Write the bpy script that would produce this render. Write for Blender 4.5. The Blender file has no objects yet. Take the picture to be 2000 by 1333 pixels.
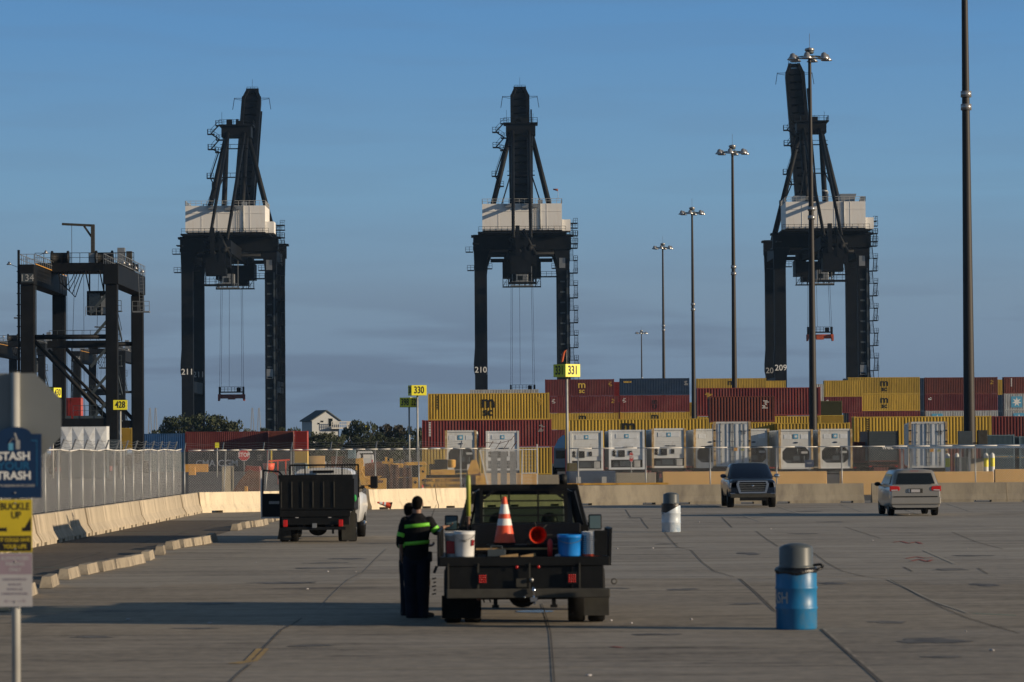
import bpy, math, random
from mathutils import Vector, Matrix
RAD = math.radians
random.seed(7)
SC = bpy.context.scene
COL = SC.collection

# ------------------------------------------------------------------ camera
CAM_H = 2.53; FPX = 6667.0; HOR = 878.0; ROLL = RAD(0.4)
PITCH = math.atan((HOR - 666.5) / FPX)
cam_data = bpy.data.cameras.new('camera')
cam_data.sensor_width = 36.0
cam_data.lens = FPX / 2000.0 * 36.0
cam_data.clip_start = 1.0
cam_data.clip_end = 40000.0
cam_data.dof.use_dof = True
cam_data.dof.focus_distance = 330.0
cam_data.dof.aperture_fstop = 4.5
cam = bpy.data.objects.new('camera', cam_data)
COL.objects.link(cam)
_fw = Vector((0, math.cos(PITCH), math.sin(PITCH)))
_r0 = Vector((1, 0, 0)); _u0 = _r0.cross(_fw)
_r = (_r0 * math.cos(ROLL) - _u0 * math.sin(ROLL)).normalized()
_u = _r.cross(_fw).normalized()
cam.matrix_world = Matrix(((_r.x, _u.x, -_fw.x, 0), (_r.y, _u.y, -_fw.y, 0), (_r.z, _u.z, -_fw.z, CAM_H), (0, 0, 0, 1)))
SC.camera = cam

def ray(u, v):
    return _fw + _r * ((u - 1000.0) / FPX) - _u * ((v - 666.5) / FPX)
def P(u, v, Y):
    """point seen at photo pixel (u,v) at distance Y"""
    d = ray(u, v); return Vector((0, 0, CAM_H)) + d * (Y / d.y)
def G(u, v):
    """ground point seen at photo pixel (u,v)"""
    d = ray(u, v); return Vector((0, 0, CAM_H)) + d * (-CAM_H / d.z)
def XG(u, Y):
    """x on the ground plane at distance Y under photo column u"""
    v = HOR + CAM_H * FPX / Y
    return P(u, v, Y).x

# ------------------------------------------------------------------ sun and sky
SUN_EL = RAD(11.5); SUN_AZ = RAD(17.0)      # light from the right, a little from the camera side
sun_dir = Vector((math.cos(SUN_AZ) * math.cos(SUN_EL), -math.sin(SUN_AZ) * math.cos(SUN_EL), math.sin(SUN_EL)))
sd = bpy.data.lights.new('sun', 'SUN')
sd.energy = 5.0; sd.angle = RAD(0.5); sd.color = (1.0, 0.80, 0.56)
sun = bpy.data.objects.new('sun', sd); COL.objects.link(sun)
sun.rotation_euler = sun_dir.to_track_quat('Z', 'Y').to_euler()

W = bpy.data.worlds.new('World'); SC.world = W; W.use_nodes = True
nt = W.node_tree; nt.nodes.clear()
def N(t, **k):
    n = nt.nodes.new(t)
    for a, b in k.items(): setattr(n, a, b)
    return n
out = N('ShaderNodeOutputWorld'); bg = N('ShaderNodeBackground')
sky = N('ShaderNodeTexSky'); sky.sky_type = 'NISHITA'; sky.sun_disc = False
sky.sun_elevation = SUN_EL
sky.sun_rotation = math.atan2(sun_dir.x, sun_dir.y)
sky.air_density = 1.0; sky.dust_density = 0.6; sky.ozone_density = 1.5
geo = N('ShaderNodeTexCoord'); sep = N('ShaderNodeSeparateXYZ')
nt.links.new(geo.outputs['Generated'], sep.inputs[0])
ramp = N('ShaderNodeValToRGB')
# colour of the clear air near the horizon by height above it (z of the view direction)
cr = ramp.color_ramp
stops = [(0.0, (.145, .185, .245)), (.010, (.155, .212, .300)), (.028, (.185, .262, .362)), (.045, (.195, .285, .385)), (.075, (.175, .330, .490)),
         (.13, (.105, .270, .520)), (.25, (.07, .19, .43)), (1.0, (.035, .10, .26))]
while len(cr.elements) < len(stops): cr.elements.new(0.5)
for e, (p, c) in zip(cr.elements, stops):
    e.position = p; e.color = (c[0] , c[1], c[2], 1)
nt.links.new(sep.outputs['Z'], ramp.inputs[0])
# thin cloud streaks low over the horizon
mp = N('ShaderNodeMapping'); mp.inputs['Scale'].default_value = (9, 9, 95)
nt.links.new(geo.outputs['Generated'], mp.inputs[0])
noi = N('ShaderNodeTexNoise'); noi.inputs['Scale'].default_value = 1.6; noi.inputs['Detail'].default_value = 5; noi.inputs['Roughness'].default_value = .45
nt.links.new(mp.outputs[0], noi.inputs['Vector'])
cl = N('ShaderNodeValToRGB'); cl.color_ramp.elements[0].position = .47; cl.color_ramp.elements[1].position = .60
nt.links.new(noi.outputs['Fac'], cl.inputs[0])
low = N('ShaderNodeMapRange'); low.inputs['From Min'].default_value = .022; low.inputs['From Max'].default_value = .050
low.inputs['To Min'].default_value = .75; low.inputs['To Max'].default_value = .07
nt.links.new(sep.outputs['Z'], low.inputs['Value'])
mm = N('ShaderNodeMath', operation='MULTIPLY'); nt.links.new(cl.outputs[0], mm.inputs[0]); nt.links.new(low.outputs[0], mm.inputs[1])
mc = N('ShaderNodeMixRGB'); mc.inputs['Color2'].default_value = (.128, .170, .245, 1)
nt.links.new(mm.outputs[0], mc.inputs['Fac']); nt.links.new(ramp.outputs[0], mc.inputs['Color1'])
# nishita above, scaled like the rest
hs = N('ShaderNodeMixRGB', blend_type='MULTIPLY'); hs.inputs['Fac'].default_value = 1; hs.inputs['Color2'].default_value = (.8, .8, .8, 1)
nt.links.new(sky.outputs[0], hs.inputs['Color1'])
up = N('ShaderNodeMapRange'); up.inputs['From Min'].default_value = .12; up.inputs['From Max'].default_value = .35
up.inputs['To Min'].default_value = 0; up.inputs['To Max'].default_value = 1
nt.links.new(sep.outputs['Z'], up.inputs['Value'])
scl = N('ShaderNodeMixRGB', blend_type='MULTIPLY'); scl.inputs['Fac'].default_value = 1; scl.inputs['Color2'].default_value = (10.5, 10.5, 10.5, 1)
nt.links.new(mc.outputs[0], scl.inputs['Color1'])
fin = N('ShaderNodeMixRGB'); nt.links.new(up.outputs[0], fin.inputs['Fac'])
nt.links.new(scl.outputs[0], fin.inputs['Color1']); nt.links.new(hs.outputs[0], fin.inputs['Color2'])
nt.links.new(fin.outputs[0], bg.inputs[0]); bg.inputs[1].default_value = 0.095
nt.links.new(bg.outputs[0], out.inputs[0])
SC.view_settings.view_transform = 'Standard'; SC.view_settings.look = 'None'
SC.view_settings.exposure = 0.0; SC.view_settings.gamma = 1.0

# ------------------------------------------------------------------ materials
def mat(name, col, rough=.65, metal=0.0, var=.15, vs=2.0, col2=None, amt=.5, vs2=1.2, stretch=(1, 1, 1), bump=0.0, bs=20.0,
        emit=None, spec=.5, rnd=0.0, coat=0.0, lo=.45, hi=.65):
    m = bpy.data.materials.new(name); m.use_nodes = True
    t = m.node_tree; b = t.nodes['Principled BSDF']; L = t.links.new
    tc = t.nodes.new('ShaderNodeTexCoord'); mpn = t.nodes.new('ShaderNodeMapping'); mpn.inputs['Scale'].default_value = stretch
    L(tc.outputs['Object'], mpn.inputs[0])
    n1 = t.nodes.new('ShaderNodeTexNoise'); n1.inputs['Scale'].default_value = vs; n1.inputs['Detail'].default_value = 6
    L(mpn.outputs[0], n1.inputs['Vector'])
    r = t.nodes.new('ShaderNodeValToRGB')
    a = [max(0, c * (1 - var)) for c in col]; z = [min(1, c * (1 + var)) for c in col]
    r.color_ramp.elements[0].position = .3; r.color_ramp.elements[0].color = (*a, 1)
    r.color_ramp.elements[1].position = .7; r.color_ramp.elements[1].color = (*z, 1)
    L(n1.outputs['Fac'], r.inputs[0]); last = r.outputs[0]
    if col2:
        n2 = t.nodes.new('ShaderNodeTexNoise'); n2.inputs['Scale'].default_value = vs2; n2.inputs['Detail'].default_value = 8; n2.inputs['Roughness'].default_value = .65
        L(mpn.outputs[0], n2.inputs['Vector'])
        r2 = t.nodes.new('ShaderNodeValToRGB'); r2.color_ramp.elements[0].position = lo; r2.color_ramp.elements[1].position = hi
        L(n2.outputs['Fac'], r2.inputs[0])
        mu = t.nodes.new('ShaderNodeMath'); mu.operation = 'MULTIPLY'; mu.inputs[1].default_value = amt; L(r2.outputs[0], mu.inputs[0])
        mx = t.nodes.new('ShaderNodeMixRGB'); L(mu.outputs[0], mx.inputs['Fac']); L(last, mx.inputs['Color1']); mx.inputs['Color2'].default_value = (*col2, 1)
        last = mx.outputs[0]
    if rnd:
        oi = t.nodes.new('ShaderNodeObjectInfo'); mr_ = t.nodes.new('ShaderNodeMapRange'); mr_.inputs['To Min'].default_value = 1 - rnd; mr_.inputs['To Max'].default_value = 1 + rnd * .6
        L(oi.outputs['Random'], mr_.inputs['Value']); vm = t.nodes.new('ShaderNodeVectorMath'); vm.operation = 'SCALE'; L(last, vm.inputs[0]); L(mr_.outputs[0], vm.inputs['Scale']); last = vm.outputs[0]
    L(last, b.inputs['Base Color'])
    b.inputs['Roughness'].default_value = rough; b.inputs['Metallic'].default_value = metal
    b.inputs['Specular IOR Level'].default_value = spec
    if coat: b.inputs['Coat Weight'].default_value = coat
    if bump:
        n3 = t.nodes.new('ShaderNodeTexNoise'); n3.inputs['Scale'].default_value = bs; n3.inputs['Detail'].default_value = 4
        L(mpn.outputs[0], n3.inputs['Vector'])
        bp = t.nodes.new('ShaderNodeBump'); bp.inputs['Strength'].default_value = bump; bp.inputs['Distance'].default_value = .02
        L(n3.outputs['Fac'], bp.inputs['Height']); L(bp.outputs[0], b.inputs['Normal'])
    if emit:
        b.inputs['Emission Color'].default_value = (*emit[0], 1); b.inputs['Emission Strength'].default_value = emit[1]
    return m
RUST = (.16, .06, .02)
M = {}
M['yellow'] = mat('container_yellow', (.54, .36, .05), .55, var=.14, vs=.6, col2=RUST, amt=.5, vs2=1.1, stretch=(1.5, 1, .35), lo=.55, hi=.75, rnd=.16)
M['maroon'] = mat('container_maroon', (.175, .028, .027), .55, rnd=.28, var=.2, vs=.5, col2=(.24, .09, .07), amt=.5, vs2=.8, stretch=(1, 1, .4))
M['brown'] = mat('container_brown', (.18, .047, .030), .6, rnd=.2, var=.2, vs=.5, col2=(.10, .04, .03), amt=.5)
M['red'] = mat('container_red', (.35, .025, .018), .5, var=.15, vs=.5, col2=RUST, amt=.3)
M['navy'] = mat('container_navy', (.016, .040, .085), .5, var=.2, vs=.5, col2=(.05, .07, .10), amt=.4)
M['blue'] = mat('container_blue', (.020, .090, .24), .5, var=.2, vs=.6, col2=(.06, .10, .16), amt=.4)
M['olive'] = mat('container_olive', (.085, .082, .030), .6, var=.1, vs=.6)
M['white_c'] = mat('container_grey_white', (.48, .50, .50), .55, var=.08, vs=.6, col2=(.25, .18, .12), amt=.5, stretch=(1.5, 1, .35))
M['teal'] = mat('container_grey_blue', (.10, .16, .19), .55, var=.12, vs=.6)
M['cgrey'] = mat('container_dark_grey', (.045, .060, .070), .55, var=.15, vs=.6, col2=(.02, .03, .04), amt=.4)
M['reefer'] = mat('reefer_white', (.66, .67, .65), .5, rnd=.12, var=.08, vs=1.5, col2=(.26, .18, .10), amt=.5, vs2=2.0, stretch=(1, 1, .35), lo=.52, hi=.72)
M['reefer2'] = mat('reefer_clean_white', (.70, .73, .75), .45, var=.05, vs=1.5, col2=(.35, .33, .28), amt=.3, vs2=2)
M['rtan'] = mat('reefer_rusty_post', (.42, .27, .10), .6, var=.25, vs=3, col2=(.6, .55, .45), amt=.6, vs2=3)
M['black'] = mat('black_steel', (.005, .006, .007), .6, var=.3, vs=3, spec=.25)
M['crane'] = mat('crane_dark_steel', (.0022, .0034, .0055), .6, spec=.16, var=.3, vs=.3, col2=(.011, .012, .013), amt=.5, vs2=.4)
M['rtg'] = mat('gantry_charcoal_steel', (.0045, .0053, .0066), .6, spec=.2, var=.25, vs=.4, col2=(.013, .0135, .014), amt=.5, vs2=.5)
M['rail'] = mat('galvanised_steel', (.28, .29, .29), .45, .6, var=.15, vs=4)
M['railw'] = mat('pale_painted_steel', (.42, .42, .40), .5, var=.15, vs=2)
M['house_w'] = mat('machinery_house_white', (.76, .75, .72), .55, var=.05, vs=.5, col2=(.42, .29, .18), amt=.35, vs2=.5, stretch=(1.5, 1.5, .25), lo=.5, hi=.75)
M['spread'] = mat('spreader_red', (.22, .035, .02), .5, var=.3, vs=1, col2=(.06, .03, .03), amt=.6)
M['spread2'] = mat('spreader_orange', (.50, .085, .02), .5, var=.3, vs=1, col2=(.10, .03, .03), amt=.5)
M['glass'] = mat('dark_glass', (.012, .016, .018), .08, var=.1, spec=.6)
M['rubber'] = mat('black_rubber', (.006, .006, .006), .85, spec=.2, var=.3, vs=8)
M['chrome'] = mat('chrome', (.62, .63, .65), .12, 1.0, var=.05)
M['concb'] = mat('bright_barrier_concrete', (.72, .62, .45), .85, var=.08, vs=1.3, col2=(.28, .23, .17), amt=.75, vs2=2.0, stretch=(2.6, 2.6, .12), bump=.4, bs=9, lo=.54, hi=.75)
M['conc'] = mat('barrier_concrete', (.45, .385, .285), .85, rnd=.14, var=.16, vs=1.3, col2=(.15, .12, .09), amt=.75, vs2=2.0, stretch=(1.8, 1.8, .18), bump=.4, bs=9, lo=.5, hi=.72)
M['conc2'] = mat('old_barrier_concrete', (.30, .265, .20), .85, var=.16, vs=.9, col2=(.15, .13, .11), amt=.6, vs2=1.5, stretch=(1.3, 1.3, .4), bump=.4, bs=9, lo=.45, hi=.7)
M['ochre'] = mat('barrier_ochre_paint', (.62, .38, .14), .8, var=.10, vs=.8, col2=(.30, .20, .12), amt=.35, vs2=1.2, lo=.55, hi=.75)
M['yelsteel'] = mat('yellow_steel', (.62, .34, .05), .5, var=.15, vs=2, col2=RUST, amt=.7, vs2=2.5, lo=.5, hi=.66)
M['rusty'] = mat('rusted_steel', (.14, .07, .045), .8, var=.25, vs=2, col2=(.06, .04, .035), amt=.6)
M['fence'] = mat('fence_zinc', (.62, .61, .58), .5, .05, var=.1, vs=3)
M['signy'] = mat('sign_yellow', (.80, .74, .035), .45, var=.04, vs=2)
M['blk'] = mat('black_lettering', (.008, .008, .008), .6, var=.1)
M['wht'] = mat('white_lettering', (.75, .75, .72), .5, var=.05)
M['wht2'] = mat('faded_white_lettering', (.36, .36, .35), .6, var=.2, vs=3)
M['ylt'] = mat('yellow_lettering', (.60, .40, .06), .6, var=.1)
M['skyb'] = mat('pale_blue_panel', (.10, .34, .52), .5, var=.08)
M['redl'] = mat('red_lens', (.40, .010, .008), .25, var=.1, emit=((1, .03, .02), .06))
M['redp'] = mat('red_sign_paint', (.50, .03, .03), .5, var=.08)
M['orange'] = mat('cone_orange', (.85, .10, .035), .5, var=.12, vs=6, col2=(.3, .10, .06), amt=.35, vs2=6)
M['pole'] = mat('mast_bronze_paint', (.011, .009, .0085), .6, var=.2, vs=.5)
M['lampw'] = mat('lamp_housing', (.40, .40, .40), .3, .6, var=.2, vs=3)
M['skin'] = mat('skin', (.24, .13, .085), .55, var=.1, vs=10)
M['hair'] = mat('dark_hair', (.004, .0035, .003), .9, spec=.1, var=.2, vs=30)
M['jacket'] = mat('black_jacket_cloth', (.006, .0065, .008), .9, var=.25, vs=9, spec=.2, bump=1.0, bs=9)
M['navyc'] = mat('navy_trouser_cloth', (.007, .010, .020), .9, var=.25, vs=9, spec=.2, bump=1.0, bs=8, stretch=(1, 1, .5))
M['boot'] = mat('black_leather', (.008, .008, .008), .6, var=.2, vs=9)
M['hivis'] = mat('hi_vis_lime_band', (.17, .58, .035), .55, var=.08, vs=6, emit=None)
M['barrelb'] = mat('barrel_blue_paint', (.008, .145, .33), .42, var=.18, vs=3, col2=(.10, .16, .20), amt=.55, vs2=5, stretch=(1, 1, .5), lo=.52, hi=.70, bump=.25, bs=6)
M['barrelw'] = mat('barrel_white_paint', (.50, .56, .62), .4, var=.10, vs=3, col2=(.10, .22, .38), amt=.6, vs2=3, lo=.52, hi=.64)
M['lid'] = mat('grey_plastic_lid', (.075, .088, .095), .38, var=.12, vs=4)
M['bagm'] = mat('black_bin_bag', (.006, .006, .007), .35, var=.2, vs=8, bump=.8, bs=18)
M['carsil'] = mat('champagne_paint', (.33, .312, .278), .30, .35, var=.04, coat=.5)
M['carblu'] = mat('dark_blue_paint', (.004, .009, .024), .25, .0, var=.05, coat=.35)
M['carwht'] = mat('white_car_paint', (.62, .63, .63), .35, var=.04, coat=.4)
M['carblk'] = mat('black_paint', (.004, .0045, .006), .4, spec=.3, var=.1, coat=.15)
M['bed'] = mat('black_bed_steel', (.0045, .005, .005), .5, spec=.25, var=.3, vs=4, col2=(.016, .015, .013), amt=.35, vs2=5)
M['flap'] = mat('grey_mud_flap', (.035, .034, .028), .8, var=.3, vs=5)
M['bucketw'] = mat('white_plastic', (.62, .63, .63), .4, var=.08, vs=5)
M['bucketb'] = mat('blue_plastic', (.012, .20, .62), .35, var=.15, vs=7)
M['wood'] = mat('weathered_timber', (.30, .20, .09), .8, var=.25, vs=6)
M['shirt'] = M['jacket']
M['roofm'] = mat('roof_slate_grey', (.07, .085, .09), .8, var=.1)
M['siding'] = mat('pale_grey_siding', (.40, .42, .43), .7, var=.05)
M['bark'] = mat('tree_bark', (.07, .05, .035), .9, var=.2)
M['leafa'] = mat('leaf_dark_green', (.030, .044, .018), .8, var=.5, vs=.5, col2=(.050, .058, .022), amt=.7, vs2=.6)
M['leafb'] = mat('leaf_olive_green', (.050, .058, .024), .8, var=.45, vs=.5, col2=(.032, .040, .018), amt=.7, vs2=.6)
M['leafc'] = mat('leaf_brownish', (.052, .044, .024), .8, var=.4, vs=.5, col2=(.030, .034, .018), amt=.7, vs2=.6)
M['tower'] = mat('bridge_tower_concrete', (.30, .31, .32), .8, var=.05, vs=.02)
M['canopy'] = mat('canopy_blue_steel', (.10, .17, .27), .45, var=.1)
M['ochrep'] = mat('plastic_block_ochre', (.66, .33, .06), .6, var=.22, vs=3, col2=(.20, .12, .05), amt=.6, vs2=3)
M['stopc'] = mat('wheel_stop_concrete', (.34, .29, .215), .85, rnd=.2, var=.2, vs=3, col2=(.13, .11, .09), amt=.6, vs2=4, bump=.4)
M['steelgate'] = mat('grey_gate_cloth', (.30, .30, .29), .7, var=.12, vs=2)
M['signback'] = mat('bare_aluminium_sign_back', (.20, .215, .215), .55, .3, var=.06, vs=3)
M['signblue'] = mat('sign_blue', (.002, .024, .080), .5, var=.05, vs=5)
M['signblue2'] = mat('sign_faded_blue', (.012, .11, .24), .5, var=.05)
M['signgold'] = mat('sign_gold_yellow', (.60, .46, .02), .5, var=.05, vs=5)
M['signwht'] = mat('sign_grey_white', (.44, .43, .44), .55, var=.04, vs=5)
M['signpink'] = mat('sign_faded_violet', (.30, .235, .275), .55, var=.05, vs=5)
M['signtxt'] = mat('sign_faded_print', (.34, .30, .33), .6, var=.05)

# ------------------------------------------------------------------ mesh builder
class MB:
    def __init__(s): s.v = []; s.f = []; s.m = []; s.s = []; s.cur = 0; s.T = None
    def add(s, vs, fs, smooth=False):
        o = len(s.v)
        for p in vs:
            p = Vector(p)
            if s.T is not None: p = s.T @ p
            s.v.append(p)
        for f in fs:
            s.f.append([i + o for i in f]); s.m.append(s.cur); s.s.append(smooth)
        return s
    def box(s, a, b):
        x0, y0, z0 = a; x1, y1, z1 = b
        return s.add([(x0, y0, z0), (x1, y0, z0), (x1, y1, z0), (x0, y1, z0), (x0, y0, z1), (x1, y0, z1), (x1, y1, z1), (x0, y1, z1)],
                     [(0, 3, 2, 1), (4, 5, 6, 7), (0, 1, 5, 4), (1, 2, 6, 5), (2, 3, 7, 6), (3, 0, 4, 7)])
    def bc(s, c, d):
        return s.box((c[0] - d[0] / 2, c[1] - d[1] / 2, c[2] - d[2] / 2), (c[0] + d[0] / 2, c[1] + d[1] / 2, c[2] + d[2] / 2))
    def bar(s, p, q, w, h=None, w2=None, h2=None):
        h = h or w; w2 = w2 or w; h2 = h2 or (h if w2 == w else w2)
        p = Vector(p); q = Vector(q); d = (q - p).normalized()
        up_ = Vector((0, 0, 1)) if abs(d.z) < .95 else Vector((0, 1, 0))
        x = d.cross(up_).normalized(); y = x.cross(d).normalized()
        V = [p + x * a * w / 2 + y * b * h / 2 for a, b in ((-1, -1), (1, -1), (1, 1), (-1, 1))] + [q + x * a * w2 / 2 + y * b * h2 / 2 for a, b in ((-1, -1), (1, -1), (1, 1), (-1, 1))]
        return s.add(V, [(3, 2, 1, 0), (4, 5, 6, 7), (0, 1, 5, 4), (1, 2, 6, 5), (2, 3, 7, 6), (3, 0, 4, 7)])
    def tube(s, p, q, r, r2=None, n=8, cap=True):
        r2 = r if r2 is None else r2
        p = Vector(p); q = Vector(q); d = (q - p).normalized()
        up_ = Vector((0, 0, 1)) if abs(d.z) < .95 else Vector((0, 1, 0))
        x = d.cross(up_).normalized(); y = x.cross(d).normalized()
        V = []
        for c, rr in ((p, r), (q, r2)):
            for i in range(n):
                a = 2 * math.pi * i / n; V.append(c + (x * math.cos(a) + y * math.sin(a)) * rr)
        s.add(V, [(i, (i + 1) % n, n + (i + 1) % n, n + i) for i in range(n)], n > 4)
        if cap: s.f += [[len(s.v) - 2 * n + i for i in range(n)][::-1], [len(s.v) - n + i for i in range(n)]]; s.m += [s.cur] * 2; s.s += [False] * 2
        return s
    def path(s, pts, r, n=5):
        for a, b in zip(pts, pts[1:]): s.tube(a, b, r, n=n)
        return s
    def lathe(s, prof, c=(0, 0, 0), n=20, axis='z'):
        V = []
        for r, z in prof:
            for i in range(n):
                a = 2 * math.pi * i / n
                q = (r * math.cos(a), r * math.sin(a), z)
                if axis == 'x': q = (z, q[0], q[1])
                if axis == 'y': q = (q[0], z, q[1])
                V.append((c[0] + q[0], c[1] + q[1], c[2] + q[2]))
        F = [(j * n + i, j * n + (i + 1) % n, (j + 1) * n + (i + 1) % n, (j + 1) * n + i) for j in range(len(prof) - 1) for i in range(n)]
        return s.add(V, F, True)
    def prism(s, poly, axis, lo, hi):
        n = len(poly)
        def cv(a, b, t):
            return {'y': (a, t, b), 'x': (t, a, b), 'z': (a, b, t)}[axis]
        V = [cv(a, b, lo) for a, b in poly] + [cv(a, b, hi) for a, b in poly]
        return s.add(V, [list(range(n)), list(range(n, 2 * n))[::-1]] + [(i, n + i, n + (i + 1) % n, (i + 1) % n) for i in range(n)])
    def loft(s, rings, smooth=True, cap=True):
        n = len(rings[0]); V = [p for r in rings for p in r]
        F = [(j * n + i, j * n + (i + 1) % n, (j + 1) * n + (i + 1) % n, (j + 1) * n + i) for j in range(len(rings) - 1) for i in range(n)]
        s.add(V, F, smooth)
        if cap: s.add(rings[0], [list(range(n))[::-1]]); s.add(rings[-1], [list(range(n))])
        return s
    def sphere(s, c, r, n=10, m=6):
        prof = [(max(1e-4, math.sin(math.pi * j / m)) , -math.cos(math.pi * j / m)) for j in range(m + 1)]
        rx, ry, rz = r if hasattr(r, '__len__') else (r, r, r)
        V = []
        for pr, z in prof:
            for i in range(n):
                a = 2 * math.pi * i / n; V.append((c[0] + pr * rx * math.cos(a), c[1] + pr * ry * math.sin(a), c[2] + z * rz))
        return s.add(V, [(j * n + i, j * n + (i + 1) % n, (j + 1) * n + (i + 1) % n, (j + 1) * n + i) for j in range(m) for i in range(n)], True)
    def mesh(s, name, mats):
        me = bpy.data.meshes.new(name); me.from_pydata([tuple(v) for v in s.v], [], s.f)
        for m in (mats if isinstance(mats, (list, tuple)) else [mats]): me.materials.append(M[m] if isinstance(m, str) else m)
        me.polygons.foreach_set('material_index', s.m); me.polygons.foreach_set('use_smooth', s.s); me.update()
        return me
    def build(s, name, mats, parent=None, fixn=True, bevel=0, loc=None):
        me = s.mesh(name, mats)
        if fixn:
            import bmesh
            bm = bmesh.new(); bm.from_mesh(me); bmesh.ops.recalc_face_normals(bm, faces=bm.faces); bm.to_mesh(me); bm.free()
        return link(name, me, parent, bevel, loc)
def link(name, me, parent=None, bevel=0, loc=None):
    o = bpy.data.objects.new(name, me); COL.objects.link(o)
    if parent: o.parent = parent
    if loc: o.location = loc
    if bevel:
        b = o.modifiers.new('bevel', 'BEVEL'); b.width = bevel; b.segments = 2; b.limit_method = 'ANGLE'; b.angle_limit = RAD(40)
    return o
def tag(o, label, cat, group=None, kind=None):
    if label: o['label'] = label
    if cat: o['category'] = cat
    if group: o['group'] = group
    if kind: o['kind'] = kind
    return o
def thing(name, label, cat, loc=(0, 0, 0), rz=0.0, group=None):
    o = bpy.data.objects.new(name, None); COL.objects.link(o); o.empty_display_size = .5
    o.location = loc; o.rotation_euler = (0, 0, rz)
    return tag(o, label, cat, group)
def kids(o): return [c for c in bpy.data.objects if c.parent == o]
def copy_tree(o, loc=None, rz=None, label=None, parent=None):
    c = o.copy(); COL.objects.link(c)
    if parent: c.parent = parent
    if loc is not None: c.location = loc
    if rz is not None: c.rotation_euler = (0, 0, rz)
    if label: c['label'] = label
    for ch in list(o.children): copy_tree(ch, parent=c)
    return c
def text(s, size, m, parent, loc, rot=(math.pi / 2, 0, 0), name='lettering', depth=.01, sx=1.0, bold=0.0, align='CENTER', bend=None):
    cu = bpy.data.curves.new(name, 'FONT'); cu.body = s; cu.size = size; cu.extrude = depth; cu.offset = bold
    cu.align_x = align; cu.align_y = 'CENTER'; cu.resolution_u = 3; cu.space_line = .85
    t = bpy.data.objects.new(name, cu); COL.objects.link(t)
    dg = bpy.context.evaluated_depsgraph_get()
    me = bpy.data.meshes.new_from_object(t.evaluated_get(dg))
    bpy.data.objects.remove(t); bpy.data.curves.remove(cu)
    for v in me.vertices: v.co.x *= sx
    if bend:
        for v in me.vertices:
            a = v.co.x / bend; r = bend + v.co.z
            v.co = Vector((r * math.sin(a), v.co.y, r * math.cos(a) - bend))
    me.materials.clear(); me.materials.append(M[m] if isinstance(m, str) else m)
    o = link(name, me, parent); o.location = loc; o.rotation_euler = rot
    return o
ORD = ['first', 'second', 'third', 'fourth', 'fifth', 'sixth', 'seventh', 'eighth', 'ninth', 'tenth', 'eleventh', 'twelfth', 'thirteenth', 'fourteenth',
       'fifteenth', 'sixteenth', 'seventeenth', 'eighteenth', 'nineteenth', 'twentieth', 'twenty-first', 'twenty-second', 'twenty-third', 'twenty-fourth']
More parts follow.
